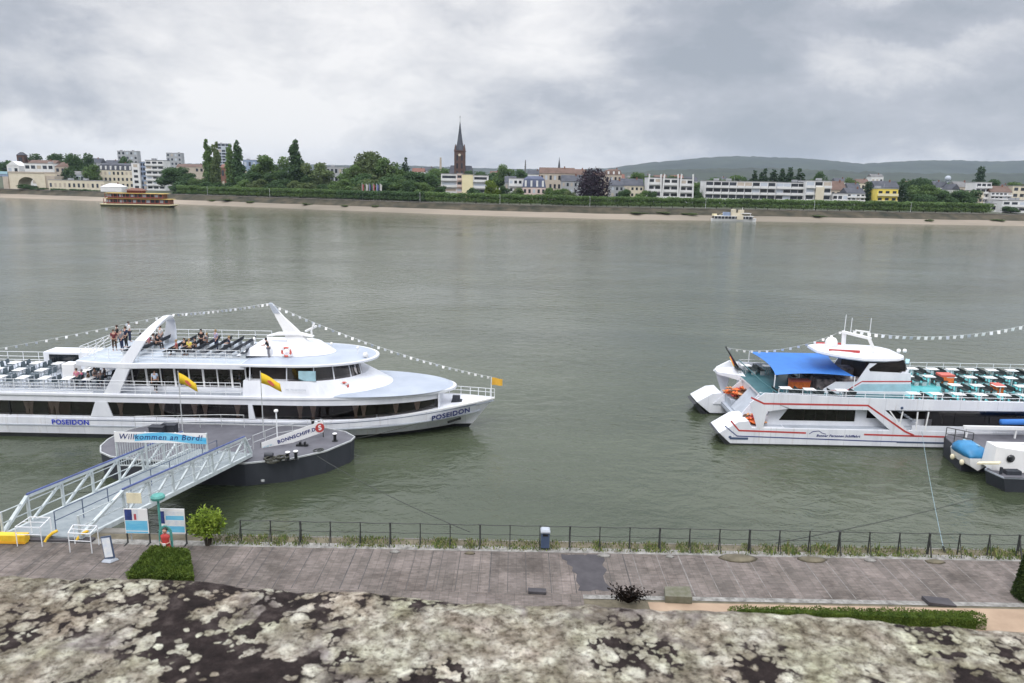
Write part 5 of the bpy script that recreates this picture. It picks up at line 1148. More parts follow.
def s2rail(p, **k): railing(p, 1.0, s2, M['rail_w'], 1.5, (1, .66, .33), .024, **k)
s2rail([(20.9, YN+.5, UZ), (24.5, YN+.15, UZ), (62, YN+.15, UZ)]); s2rail([(20.5, YF-.5, UZ), (22.6, YF-.15, UZ), (62, YF-.15, UZ)])
b = MB(); b.tube([(20.5, YF-.5, UZ+1.0), (20.5, YC+1.5, UZ+.95), (20.6, YC-1.5, UZ+.7), (20.9, YN+.5, UZ+.6)], .045, 6); b.build('stern_rail', M['dteal'], s2)
# stair flank between the pods
b = MB(); b.loft([[(x, YN+2.7, z), (x, YF-4.6, z), (x, YF-4.6, z+.08), (x, YN+2.7, z+.08)] for x, z in ((18.9, 1.3), (20.6, 3.3))]); b.build('stern_stairs', M['deck_grey'], s2)
panelp = [px2(x, y, YN+2.6) for x, y in ((744,409),(778,433),(783,405),(768,394))]
b = MB(); b.prism_y([(18.7, 1.6), (20.4, 1.3), (20.9, 3.4), (20.2, 3.6)], YN+2.55, YN+2.65); b.build('stern_flank', M['white'], s2)
b = MB(); b.prism_y([(17.9, 1.0), (20.2, .9), (20.9, 3.3), (20.5, 3.5), (18.9, 2.0)], YF-2.72, YF-2.65); b.build('stern_flank', M['white'], s2)
b = MB(); b.smooth = True; a = px2(767.5, 414); b.torus((a[0], YN+.55, a[1]), .28, .05, 'y'); b.build('hose_reel', M['deck_grey'], s2)
# wheelhouse on the upper deck
y0, y1 = 58.2, 63.2
def wx_(px, py, y=y0): v = atY(px, py, y); return (v.x, v.z)
Q = lambda *a: [wx_(x, y) for x, y in a]
b = MB(); b.prism_y([(wx_(822,391)[0], UZ), *Q((824,389),(836,382),(857,382),(870,363.5),(877,363.5),(869,369),(870,371.5),(911,373.5))]+[(wx_(911,391)[0], UZ)], y0, y0+.12); b.build('side_wall', M['white'], s2)
b = MB(); b.prism_y([(wx_(822,391)[0], UZ), *Q((824,389),(836,382),(857,382),(870,363.5),(877,363.5),(869,369),(870,371.5),(911,373.5))]+[(wx_(911,391)[0], UZ)], y1-.12, y1); b.build('side_wall', M['white'], s2)
wz0, wz1 = wx_(890, 371.5)[1], wx_(890, 362.5)[1]; wxa, wxb = wx_(868, 370)[0], wx_(906, 370)[0]
b = MB(); b.box(wxa-.1, wxb+.1, y0+.35, y1-.35, UZ, wz1); b.build('wheelhouse_interior', M['dark_in'], s2)
b = MB(); b.prism_y([(wxa, wz0), (wxb, wz0), (wxb-.1, wz1), (wxa+.7, wz1)], y0+.03, y0+.045); b.build('window', M['glass'], s2)
b = MB(); b.loft([[(wxb+.02, y0+.15, wz0), (wxb+.6, y0+.9, wz0), (wxb+.6, y1-.9, wz0), (wxb+.02, y1-.15, wz0)], [(wxb-.1, y0+.15, wz1), (wxb+.2, y0+.9, wz1), (wxb+.2, y1-.9, wz1), (wxb-.1, y1-.15, wz1)]]); b.build('windscreen', M['glass_dk'], s2)
b = MB(); b.prism([(wxb-.3, y0), (wxb+.25, y0+.15), (wxb+.75, y0+.9), (wxb+.75, y1-.9), (wxb+.25, y1-.15), (wxb-.3, y1)], UZ, wz0-.01); b.build('front_wall', M['white'], s2)
b = MB(); q = Q((824,391),(834,391.5),(858,373.5+6),(911,376+2.2)); 
pts = [wx_(829,390.5), wx_(846,391), wx_(862,379.5+2), wx_(912,380+1.5)]
w = .10; b.prism_y([(p[0], p[1]+w/2) for p in pts]+[(p[0], p[1]-w/2) for p in pts[::-1]], y0-.009, y0-.001); b.build('stripe', M['red'], s2)
b = MB(); pts = [wx_(848,391.5), wx_(862,384), wx_(911,384), wx_(911,391.5)]; b.prism_y(pts, y0-.006, y0-.001); b.build('lower_panel', M['lightblue'], s2)
rz = wz1
rxa, rxb = wx_(822,345)[0]+.25, wx_(911,350)[0]+.2
def lens(k, dz, xo=0): 
    n = 10; L_ = []
    X = [rxa+(rxb-rxa)*t for t in (0, .05, .14, .28, .45, .7, .88, .96, 1)]; Hh = [1.0, 1.45, 1.95, 2.35, 2.6, 2.6, 2.3, 1.8, 1.2]
    yc = (y0+y1)/2; xm = (rxa+rxb)/2
    return [(xm+(x-xm)*k, yc-h*k, rz+dz+((.25*max(0, 1-(x-rxa)/(3.4))))) for x, h in zip(X, Hh)]+[(xm+(x-xm)*k, yc+h*k, rz+dz+((.25*max(0, 1-(x-rxa)/(3.4))))) for x, h in zip(X[::-1], Hh[::-1])]
b = MB(); b.loft([lens(.96, .02), lens(1.0, .12), lens(.99, .30), lens(.82, .44), lens(.4, .50)]); b.build('wheelhouse_roof', M['white'], s2)
b = MB(); 
for sgn in (-1, 1): b.bar((wx_(836,345)[0], (y0+y1)/2+sgn*1.3, rz+.60), (wx_(866,352)[0], (y0+y1)/2+sgn*1.45, rz+.55), .10, .32)
b.build('roof_stripe', M['red'], s2)
yc = (y0+y1)/2; a = wx_(831,345, yc); b = MB(); b.smooth = True; b.lathe((a[0], yc, 0), [(.42, rz+.45), (.50, rz+.85), (.47, rz+1.2), (.32, rz+1.42), (.08, rz+1.5)], 16); b.build('radome', M['white2'], s2)
mx0, mx1 = wx_(850,340,yc)[0], wx_(864,350,yc)[0]; b = MB(); zt = rz+1.75
b.bar((mx0+.1, yc+1.3, rz+.4), (mx0-.1, yc+1.0, zt), .32, .22); b.bar((mx1+.4, yc-1.3, rz+.4), (mx1-.2, yc-1.0, zt-.1), .34, .22); b.bar((mx0-.2, yc+1.1, zt), (mx1-.1, yc-1.1, zt-.1), .26, .2); b.build('radar_mast', M['white2'], s2)
b = MB()
for x, y, h in ((mx0-.1, yc+1.0, 1.5), (mx0+.25, yc+.6, 1.3), (mx1-.2, yc-1.0, 1.6)): b.tube([(x, y, zt), (x, y, zt+h)], .028, 5)
b.build('antenna', M['rail_w'], s2)
b = MB(); b.bar((mx0+.5, yc+.3, zt+.3), (mx0+1.4, yc-.4, zt+.3), .14, .10); b.tube([(mx0+.9, yc, zt), (mx0+.9, yc, zt+.3)], .06, 6); b.build('radar', M['white2'], s2)
a = wx_(897,348,yc); b = MB()
for k in (-.25, .25): b.sphere((a[0]+k, yc-.8, rz+.62), .17, 8, 6)
b.build('searchlight', M['white2'], s2)
b = MB(); b.bar((wx_(904,357)[0]+.4, y0+.2, rz-.1), (wx_(904,357)[0]+1.1, y0+1.4, rz-.05), .3, .1); b.build('visor', M['lightblue'], s2)
# clutter under the roof overhang
M['clutter'] = mat('mixed_gear', (.04,.04,.05), .8, col2=(.42,.36,.34), scale=2.2, detail=2)
rr = random.Random(8); b = MB(); xa = wx_(842,370)[0]
b.box(xa+.3, xa+2.4, y0+.5, y0+1.6, UZ+.0, UZ+1.1); b.box(xa-1.5, xa+.1, y0+1.0, y0+2.4, UZ, UZ+.9); b.box(xa+.9, xa+2.9, y0+2.2, y0+3.4, UZ, UZ+1.6); o = b.build('serving_counter', M['clutter'], None, bevel=.03); tag(o, 'cluttered dark serving counter under the wheelhouse overhang of the right ship', 'counter')
for k in range(6):
    x = xa+rr.uniform(-1.4, 2.2); y = y0+rr.uniform(.6, 1.4); bb = MB(); h = rr.uniform(.2, .4); z0 = UZ+1.1 if x > xa+.3 else UZ+.9
    if not (xa+.35 < x < xa+2.3): continue
    bb.lathe((x, y, z0+.0), [(.10, 0), (.12, h*.5), (.05, h*.8), (.05, h)], 10); tag(bb.build('jug', M['rail_w'], None), f'pale jug on the serving counter, {ORD[k]} from the awning side', 'jug')
# awning
c4 = [V(21.5, 65.3, 5.25), V(28.5, 65.2, 5.25), V(27.6, 57.6, 5.1), V(21.2, 57.6, 5.1)]
b = MB(); n = 14; rows = []
for i in range(n+1):
    r_ = []
    for j in range(n+1):
        u, v = i/n, j/n; p = c4[0].lerp(c4[1], u).lerp(c4[3].lerp(c4[2], u), v); ex = 4*u*(1-u); ey = 4*v*(1-v)
        p = p+V((.5-u)*.9*ey, (v-.5)*.9*ex, -.22*ex*ey+.25*ex*(1-ey)*.3); r_.append(p)
    rows.append(r_)
b.add([p for r_ in rows for p in r_]+[p-V(0,0,.012) for r_ in rows for p in r_], [(i*(n+1)+j, i*(n+1)+j+1, (i+1)*(n+1)+j+1, (i+1)*(n+1)+j) for i in range(n) for j in range(n)]+[((n+1)**2+i*(n+1)+j, (n+1)**2+(i+1)*(n+1)+j, (n+1)**2+(i+1)*(n+1)+j+1, (n+1)**2+i*(n+1)+j+1) for i in range(n) for j in range(n)])
b.smooth = True; aw = empty('awning', (25, 61.5, UZ), 'bright blue sail awning stretched over the aft tables of the right ship', 'awning'); b.build('canopy', M['awning'], aw)
for p in c4: b = MB(); b.tube([(p.x, p.y, UZ), p], .045, 7); b.build('pole', M['rail_w'], aw)
# tables and benches on the upper deck
tR = table(.88, .74, M['white2']); bR = slatted_bench(1.25, mat('dark_green_slats', (.018,.028,.030), .8, var=.4, scale=7)); nT = nB = 0
rowsR = [(56.15, 'row by the near rail', 'near-rail'), (58.9, 'second row from the near rail', 'second'), (61.6, 'second row from the river rail', 'third'), (64.3, 'row by the river rail', 'far-rail')]
for y, rn, _ in rowsR:
    xs_ = [36.6+1.78*k for k in range(5)] if y > 57 else [31.6+1.78*k for k in range(7)]
    if y > 60: xs_ = [34.0+1.78*k for k in range(8)]
    for k, x in enumerate(xs_):
        off = R.uniform(-.08, .08); place(tR, nT == 0, (x+off, y, UZ), 0, f'white table on the turquoise deck, {rn}, {ORD[k]} from wheelhouse', 'white tables on the turquoise sun deck'); nT += 1
        for s, sdn in ((-1, 'left'), (1, 'right')):
            if y < 57 and s < 0 and k == 0: continue
            for m_ in (0,):
                place(bR, nB == 0, (x+off+s*.60, y, UZ), 0 if s > 0 else pi, f'dark bench {sdn} of the {ORD[k]} table from the wheelhouse, {rn}', 'dark benches on the turquoise sun deck'); nB += 1
for k, (x, y, ad) in enumerate(((20.9, 64.3, 'at the river side stern corner'), (22.9, 64.2, 'behind the far awning pole'), (21.9, 57.0, 'at the near rail, furthest aft'), (23.7, 56.7, 'at the near rail under the awning edge'), (26.2, 56.6, 'at the near rail beside the wheelhouse steps'), (25.0, 62.3, 'in the shade of the awning'))):
    place(tR, False, (x, y, UZ), 0, f'white table on the dark aft deck {ad}', 'white tables on the aft deck')
    for s, sdn in ((-1, 'left'), (1, 'right')): place(bR, False, (x+s*.62, y, UZ), 0 if s > 0 else pi, f'dark bench {sdn} of the white table {ad}', 'dark benches on the aft deck')
def chest(x, y, w, l, h, lbl, m='orange', cat='storage chest', nm='storage_chest', z=UZ):
    r = empty(nm, (x, y, z), lbl, cat); b = MB(); b.box(x-w/2, x+w/2, y-l/2, y+l/2, z+.05, z+h*.8); b.build('body', M[m], r, bevel=.03); b = MB(); b.box(x-w/2-.03, x+w/2+.03, y-l/2-.03, y+l/2+.03, z+h*.8+.002, z+h); b.build('lid', M['red_soft'] if m == 'orange' else M[m], r, bevel=.02)
chest(24.0, 59.6, 1.6, .7, .75, 'orange storage chest under the awning of the right ship')
chest(37.3, 61.7, 1.1, .9, .95, 'orange covered chest between the tables of the turquoise deck'); chest(40.2, 59.2, .7, .8, .8, 'small orange chest near the right edge on the turquoise deck')
# life-jacket heaps on the stern
def heap(c, n, dx, dy, lbl, seed):
    rr = random.Random(seed); r = empty('life_jacket_heap', c, lbl, 'life jackets')
    for k in range(n):
        x, y, z = c[0]+rr.uniform(-dx, dx), c[1]+rr.uniform(-dy, dy), c[2]+.08+.6*rr.random(); a = rr.uniform(0, pi); t = rr.uniform(-.5, .5); b = MB(); b.smooth = True
        d = V(cos(a), sin(a), t*.6).normalized(); s = d.cross(V(0,0,1)).normalized(); u = s.cross(d)
        for q in (-.13, .13): b.loft([[V(x,y,z)+d*f*.30+s*q+s*(.10*w*cos(m*pi/4))+u*(.07*w*sin(m*pi/4)) for m in range(8)] for f, w in ((-1,.5),(-.7,1),(0,1.1),(.7,1),(1,.5))])
        b.build('life_jacket', rr.choice((M['orange'], M['orange'], M['red'], cloth((.14,.07,.04)), cloth((.6,.3,.15)))), r)
heap((19.9, YF-3.4, 1.95), 42, .95, .95, 'heap of orange and brown life jackets between the two stern pods', 2)
heap((19.3, YN+.85, 1.48), 24, .6, .5, 'smaller heap of orange and pale life jackets on the near stern pod', 3)
# stern flagstaff with a furled flag
a = V(20.2, YF-1.0, 4.0); r = empty('flagstaff', a, 'dark furled flag on a raked staff at the stern of the right ship', 'flag')
b = MB(); b.tube([a-V(-.25,0,.1), a+V(-1.0, .2, 1.7)], .04, 7); b.sphere(a+V(-1.0,.2,1.75), .07, 8, 6); b.build('staff', M['black'], r)
b = MB(); b.smooth = True; b.tube([a+V(-.95,.2,1.6), a+V(-.6,.1,1.1), a+V(-.2,0,.3), a+V(.15,0,-.1)], .06, 7, .11); b.build('furled_flag', M['black'], r)
for k, (mm_, dz) in enumerate((('red', -.07), ('yellow', -.14))):
    b = MB(); b.smooth = True; b.tube([a+V(-.62,.05,1.0+dz), a+V(-.25,-.05,.25+dz), a+V(.1,-.05,-.1)], .05, 7, .08); b.build('flag_fold', M[mm_], r)
bunting([a+V(-1.0,.2,1.7), (mx0-.1, yc+1.0, zt+.2), ], .9, 15, 'pennant string from the stern staff to the mast of the right ship', PC)
e = atY(1100, 303, 62); bunting([(mx0+.3, yc+.6, zt+.25), e], 1.5, 34, 'pennant string sagging from the right ship mast to the right edge', PC, sz=.3)
# small white fitting by the right edge
# ------------------------------------------------------------------ right landing stage
P2D = 1.5
poly = [tuple(atZ(x, y, P2D).xy) for x, y in ((944,437),(962,452),(1100,458),(1100,436),(950,434))]
p2 = empty('landing_stage', (poly[0][0]+3, poly[0][1]-2, 0), 'dark pontoon alongside the twin-hulled ship at the right edge', 'pontoon')
b = MB(); b.prism([(x+.25, y+.1) if i < 2 else (x, y) for i, (x, y) in enumerate(poly)], -.7, P2D, poly); b.build('hull', M['pont'], p2)
b = MB(); b.prism([(x+.08 if i in (0, 4) else x, y) for i, (x, y) in enumerate(poly)], P2D+.002, P2D+.02); b.build('deck', M['pont_deck'], p2)
zz = P2D+.9
b = MB(); q = [atZ(x, y, P2D) for x, y in ((962,437.5),(1100,443))]; b.box(q[0].x, q[1].x, q[0].y-.1, q[0].y+.1, P2D+.7, P2D+.95); 
b.bar((q[0].x+.3, q[0].y, P2D), (q[0].x+.3, q[0].y, P2D+.7), .1); b.bar((q[0].x+4, q[0].y, P2D), (q[0].x+4, q[0].y, P2D+.7), .1); b.build('white_beam', M['white2'], p2)
q = atZ(986, 452, P2D); b = MB(); b.box(q.x, q.x+14, q.y-.12, q.y+.12, P2D+.45, P2D+.75); b.bar((q.x+.3, q.y, P2D), (q.x+.3, q.y, P2D+.45), .1); b.bar((q.x+6.3, q.y, P2D), (q.x+6.3, q.y, P2D+.45), .1); b.build('white_beam', M['white2'], p2)
a = atZ(945, 440, P2D); railing([(a.x, a.y, P2D), (a.x+1.3, a.y-1.2, P2D)], 1.0, p2, M['iron'], .7, (1, .5), .03)
a = atZ(1010, 436.5, P2D); b = MB(); b.smooth = True; b.tube([(a.x-.9, a.y, P2D+1.15), (a.x+1.5, a.y, P2D+1.2), (a.x+5, a.y, P2D+1.15)], .22, 9, .26); tag(b.build('rolled_cover', M['awning'], None), 'rolled blue cover lying on the white beam by the right edge', 'cover')
# small white boat with a bright blue cover, hung at the pontoon corner
P0, P1 = atZ(951, 458, .9), atZ(990, 468, .9)
d = (P1-P0); d.z = 0; Lb = 3.3; d.normalize(); sdv = V(-d.y, d.x, 0); C0 = atZ(966, 459, .8); 
tb = empty('tender_boat', (C0.x, C0.y, .3), 'small white boat under a bright blue cover beside the right landing stage', 'boat')
b = MB(); rings = []
ax = (d*.75-sdv*.65).normalized(); sx_ = V(-ax.y, ax.x, 0)
for t, w in ((-1.5, .2), (-1.0, .62), (-.3, .82), (.7, .82), (1.4, .7)):
    c = C0+ax*t; rings.append([c+sx_*w+V(0,0,.55), c+sx_*w*.8+V(0,0,0), c+V(0,0,-.35), c-sx_*w*.8, c-sx_*w+V(0,0,.55)])
b.loft(rings); b.build('hull', M['white2'], tb)
b = MB(); rings = []
for t, w, h in ((-1.15, .45, .1), (-.8, .7, .6), (-.2, .84, .82), (.8, .84, .78), (1.35, .7, .2)):
    c = C0+ax*t+V(0,0,.56); rings.append([c+sx_*w*cos(k*pi/8)+V(0,0,h*sin(k*pi/8)**.7+(.03 if k % 2 else 0)) for k in range(9)])
b.loft(rings); b.smooth = True; b.build('cover', M['brightblue'], tb)
b = MB(); b.tube([C0+ax*(-.9)+sx_*.2+V(0,0,1.18), C0+ax*.9+sx_*.2+V(0,0,1.34)], .05, 6); b.build('ridge_pole', M['lightblue'], tb)
b = MB(); b.smooth = True
for t in (-.2, .9): c = C0+ax*t-sx_*.9+V(0,0,.1); b.sphere(c, .16, 8, 6, sz=1.4)
b.build('fender', M['cream'], tb)
# workboat end with a white box house and porthole
poly = [tuple(atZ(x, y, 1.0).xy) for x, y in ((985,470),(1004,478.5),(1120,482),(1120,466),(990,466))]
wb = empty('work_barge', (poly[0][0]+3, poly[0][1]-1, 0), 'dark work barge with a white cabin cut off by the right edge', 'barge')
lo = [(x+.5 if i < 2 else x, y+.15 if i in (0, 1) else y) for i, (x, y) in enumerate(poly)]; b = MB(); b.prism(lo, -.6, 1.0, poly); b.build('hull', M['pont'], wb)
b = MB(); b.prism([(x+.12 if i in (0, 4) else x, y) for i, (x, y) in enumerate(poly)], 1.002, 1.03); b.build('deck', M['pont_deck'], wb)
b = MB()
for i in range(3): b.bar((*poly[i-1 if i else 4], 1.03), (*poly[i], 1.03), .06, .10)
b.bar((*poly[1], 1.03), (*poly[2], 1.03), .06, .1); b.build('rim', M['deck_grey'], wb)
yh = atZ(1004, 476, 1.0).y; a, c = atY(1001, 472, yh), atY(1004, 453, yh); x0 = a.x
b = MB(); b.loft([[(x0, yh+.9, 1.03), (x0+6, yh-.3, 1.03), (x0+6, yh+2.2, 1.03), (x0, yh+2.2, 1.03)], [(x0+.1, yh+.95, 2.75), (x0+6, yh-.2, 2.2), (x0+6, yh+2.1, 2.2), (x0+.1, yh+2.1, 2.75)]]); b.build('cabin', M['white2'], wb, bevel=.03)
b = MB(); b.smooth = True; cx, cz = x0+1.0, 2.0; b.loft([[(cx+.27*cos(k*pi/8), yh+.72-dd, cz+.27*sin(k*pi/8)) for k in range(16)] for dd in (0, .06)]); b.build('porthole', M['glass_dk'], wb)
b = MB(); b.box(x0+.5, x0+1.5, yh+.1, yh+.6, 1.03, 1.3); b.tube([(x0+.2, yh+.3, 1.03), (x0+.2, yh+.3, 1.5)], .1, 8); b.build('deck_fittings', M['fabric_dark'], wb)
b = MB(); q = atZ(1000, 463, 1.9); q2 = atZ(978, 463, 1.5); b.bar(q2, q, .5, .12); b.build('loading_plate', M['cream'], None, bevel=.02); 
tag(bpy.data.objects['loading_plate'], 'short pale plate bridging the small boat and the work barge', 'plank')
# ropes
def rope(pts, sag, r, m, label):
    P_ = [Vector(p) for p in pts]; out = []
    for k in range(25): t = k/24; out.append(P_[0].lerp(P_[1], t)-V(0,0,sag*4*t*(1-t)))
    b = MB(); b.tube(out, r, 5); tag(b.build('mooring_rope', M[m], None), label, 'rope')
e0 = V(atY(919, 450, YN).x, YN-.02, 1.4); e1 = atZ(943, 546, PZ+.25); rope([e0, e1], .2, .016, 'rope', 'pale blue mooring rope from the right ship to the quay')
rope([(e1.x-.0, e1.y, e1.z), atZ(945, 552, PZ)], 0, .05, 'rope_d', 'short dark chain end of the blue mooring rope at the railing')
rope([atZ(776, 543, PZ+.1), V(*atZ(985, 496, .2))], .15, .022, 'rope_d', 'thin dark mooring line slanting over the water below the right ship')
rope([(-11.6, 50.6, 1.5), V(-7.0, CY-3.6, 1.5)], .1, .02, 'rope_d', 'thin line from the pontoon tip to the left ship')
rope([(-13.2, 47.6, 1.4), atZ(470, 532, PZ+.1)], .25, .02, 'rope_d', 'thin dark line from the pontoon to the quay railing')
r = empty('mooring_ring', (0,0,0), 'x', 'x'); bpy.data.objects.remove(r)

# ------------------------------------------------------------------ far bank
WLP = [(-9000, 2500), (-1200, 690), (-700, 640), (-395, 570), (-250, 515), (-133, 468), (-30, 428), (47, 413), (140, 420), (290, 424), (600, 430), (1500, 520), (9000, 1800)]
def WL(x):
    for (a, ya), (c, yc_) in zip(WLP, WLP[1:]):
        if x <= c: t = (x-a)/(c-a); return ya+(yc_-ya)*t
    return WLP[-1][1]
def WLs(x): return (WL(x-25)+WL(x)*2+WL(x+25))/4
SECT = [(-14, -1.2), (0, 0.0), (9, 1.4), (14, 2.3), (21, 5.4), (21.5, 5.5), (28, 5.6), (60, 6.3), (130, 7.5), (400, 9), (900, 12), (2600, 16)]
xsF = [-9000, -5000, -3000, -2000, -1400, -1000]+[-900+15*k for k in range(107)]+[720, 780, 850, 1000, 1400, 2200, 4000, 9000]
def strip(name, i0, i1, m, jag=0):
    b = MB(); sec = SECT[i0:i1+1]; rows = []
    for x in xsF:
        w = WLs(x); rows.append([(x, w+o+(jag*mnoise.noise(Vector((x*.02, o, 0)))*o*.25 if 0 < o < 13 else 0), z+(.0 if o < 1 or o > 15 else .3*mnoise.noise(Vector((x*.05, o, 0))))) for o, z in sec])
    n = len(sec); b.add([p for r_ in rows for p in r_], [(i*n+j, (i+1)*n+j, (i+1)*n+j+1, i*n+j+1) for i in range(len(rows)-1) for j in range(n-1)]); b.fixn = False
    me = b.build(name, m); tag(me, kind='structure'); return me
M['beach'] = mat('river_beach', (.11, .10, .075), .95, col2=(.36, .30, .24), scale=.009, detail=9, stretch=(.5, 1, 1))
M['wet'] = mat('wet_shore', (.075, .075, .06), .6, col2=(.12, .115, .09), scale=.1, detail=8)
M['bank'] = mat('stone_embankment', (.012, .016, .008), .95, col2=(.095, .078, .052), scale=.13, detail=10)
M['fargrass'] = mat('far_ground', (.04, .055, .03), .95, col2=(.09, .10, .06), scale=.03, detail=9)
M['promenade_far'] = mat('far_promenade', (.20, .19, .17), .9, col2=(.3, .28, .26), scale=.1)
strip('shore', 0, 1, M['wet']); strip('beach', 1, 3, M['beach'], 0); strip('far_embankment', 3, 5, M['bank']); strip('far_promenade', 5, 6, M['promenade_far']); strip('far_ground', 6, 11, M['fargrass'])
def gz(x, y):
    o = y-WLs(x)
    for (a, za), (c, zc_) in zip(SECT, SECT[1:]):
        if o <= c: return za+(zc_-za)*max(0, (o-a))/(c-a)
    return SECT[-1][1]
# thin wall coping and a light kerb line
b = MB()
xk = [x for x in xsF if -900 <= x <= 705]
for x0, x1 in zip(xk, xk[1:]): b.bar((x0, WLs(x0)+21.3, 5.75), (x1, WLs(x1)+21.3, 5.75), .5, .5)
tag(b.build('quay_coping', mat('coping_stone', (.10,.095,.085), .9, col2=(.22,.2,.18), scale=.2), None), 'long low stone coping wall along the far promenade', 'wall')
# shrubs and weeds on the far slope
rnd = random.Random(21)
# ---- hills
def hillmesh():
    b = MB(); b.fixn = False; nu, nv = 520, 60; vs_ = []
    def prof1(px):   # far ridge: image row of its crest
        pts = [(-400, 168), (0, 162), (400, 166), (560, 170), (605, 168), (640, 163), (690, 158.5), (730, 156.5), (790, 158), (830, 161), (855, 164), (880, 162), (915, 160.2), (980, 161.5), (1100, 159), (1500, 165)]
        for (a, y0), (c, y1) in zip(pts, pts[1:]):
            if px <= c: return y0+(y1-y0)*(px-a)/(c-a)
        return 165
    def prof2(px):
        pts = [(-400, 172), (300, 175), (560, 177), (650, 170), (760, 168), (860, 171), (940, 173), (1100, 172), (1500, 176)]
        for (a, y0), (c, y1) in zip(pts, pts[1:]):
            if px <= c: return y0+(y1-y0)*(px-a)/(c-a)
        return 176
    D1, D2 = 6200., 3000.
    for j in range(nv+1):
        y = 1700+(8500-1700)*j/nv
        for i in range(nu+1):
            px = -420+(1900)*i/nu; u = (px-512)/FPX; x = u*y*.985
            z1 = atY(px, prof1(px), D1).z; z2 = atY(px, prof2(px), D2).z
            g1 = math.exp(-((y-D1)/1400)**2); g2 = math.exp(-((y-D2)/600)**2)
            nz = mnoise.fractal(Vector((x*.0011, y*.0011, 0)), 1, 2, 5)
            z = max(14+(z1-14)*g1, 14+(z2-14)*g2)+nz*14*(g1+g2)*.5+5*mnoise.noise(Vector((x*.012, y*.012, 3)))+7*mnoise.noise(Vector((x*.035, y*.02, 9)))*(g1+g2); vs_.append((x, y, max(12, z)))
    b.add(vs_, [(j*(nu+1)+i, j*(nu+1)+i+1, (j+1)*(nu+1)+i+1, (j+1)*(nu+1)+i) for j in range(nv) for i in range(nu)]); b.smooth = True
    return b
hm = mat('wooded_hills', (.006, .013, .009), .95, col2=(.035, .050, .028), scale=.005, detail=12)
tag(hillmesh().build('hills', hm), kind='structure')

# ---- trees of the far bank
TRE = {}
def tree_meshes(kind, var):
    key = (kind, var)
    if key in TRE: return TRE[key]
    rnd = random.Random(hash_(key))
    if kind == 'poplar': lobes = [(rnd.uniform(-.035,.035), rnd.uniform(-.035,.035), .10+.84*k/13, max(.035, .145*(1-max(0, k/13-.35)**1.5*1.35)*(.8+.2*min(1, k/3))*rnd.uniform(.85,1.1)), .13*(1-max(0, k/13-.35)**1.5*1.3), .085) for k in range(14)]; n, s = 3600, .042; tk = (.5, .02)
    elif kind == 'conifer': lobes = [(rnd.uniform(-.03,.03), 0, .15+.8*k/7, .27*(1-k/8.2), .27*(1-k/8.2), .09) for k in range(8)]; n, s = 1800, .05; tk = (.6, .02)
    elif kind == 'column': lobes = [(0, 0, .1+.8*k/5, .2*(1-.5*(k/5)**2), .2*(1-.5*(k/5)**2), .13) for k in range(6)]; n, s = 1500, .05; tk = (.4, .02)
    elif kind == 'clipped': lobes = [(x, y, z, .28, .26, .24) for x in (-.3, 0, .3) for y in (-.2, .2) for z in (.36, .74)]; n, s = 1700, .095; tk = (.35, .035)
    elif kind == 'bush': lobes = [(rnd.uniform(-.35,.35), rnd.uniform(-.3,.3), rnd.uniform(.25,.6), rnd.uniform(.22,.36), rnd.uniform(.22,.36), rnd.uniform(.2,.35)) for k in range(7)]; n, s = 1300, .08; tk = (.3, .02)
    elif kind == 'dome': lobes = [(0,0,.52,.46,.44,.46), (-.12,0,.38,.38,.36,.34), (.14,.02,.40,.36,.36,.36), (.03,0,.72,.3,.3,.26)]; n, s = 4200, .042; tk = (.4, .035)
    else:
        lobes = [(0, 0, .52, .30, .28, .30)]
        for k in range(11): a = rnd.uniform(0, 2*pi); q = rnd.uniform(.18, .34); z = rnd.uniform(.30, .82); q *= 1-.5*max(0, z-.5); lobes.append((q*cos(a), q*sin(a), z, rnd.uniform(.13,.22), rnd.uniform(.13,.22), rnd.uniform(.11,.18)))
        n, s = 5200, .045; tk = (.5, .028)
    cb = leafcloud(lobes, n, s, rnd, inner=.35); me1 = cb.mesh('crown', F['mid'])
    me2 = trunk_mb(tk[0], tk[1], lobes[:5], rnd).mesh('trunk', M['bark']); TRE[key] = (me1, me2); return TRE[key]
def hash_(k): return sum(ord(c)*(i+3) for i, c in enumerate(str(k)))
NAMES = dict(poplar='poplar_tree', conifer='conifer_tree', column='columnar_tree', clipped='clipped_tree', bush='bush', dome='beech_tree', round='broadleaf_tree')
def tree(kind, loc, w, h, fm, label, group=None, var=0, rz=0, dp=None):
    c, t = tree_meshes(kind, var); unitw = dict(poplar=.215, conifer=.25, column=.30, clipped=.85, bush=.95, dome=.66, round=.70)[kind]
    o = bpy.data.objects.new(NAMES[kind], None); COL.objects.link(o); o.location = loc; o.rotation_euler = (0, 0, rz); o.scale = (w/unitw, (dp or w)/unitw, h); tag(o, label, 'bush' if kind == 'bush' else 'tree', group)
    for nm, me in (('crown', c), ('trunk', t)):
        k = bpy.data.objects.new(nm, me); COL.objects.link(k); k.parent = o
        if nm == 'crown': k.material_slots[0].link = 'OBJECT'; k.material_slots[0].material = F[fm]
    return o
def dist(off, px):   # depth plane for something off metres behind the shoreline in image column px
    y = 450.
    for _ in range(12): x = atY(px, 200, y).x; y = .5*y+.5*(WLs(x)+off)
    return y
def T(px, ytop, wpx, off, kind, fm, label, group=None):
    y = dist(off, px); p = atY(px, ytop, y); z0 = gz(p.x, y)-.3; w = wpx/FPX*y*.985; h = max(2.5, p.z-z0)
    tree(kind, (p.x, y, z0), w, h*dict(poplar=.95, round=1.08, conifer=1.0).get(kind, 1.02), fm, label, group, var=int(px) % 4, rz=(int(px*7) % 628)/100 if kind not in ('clipped',) else 0)
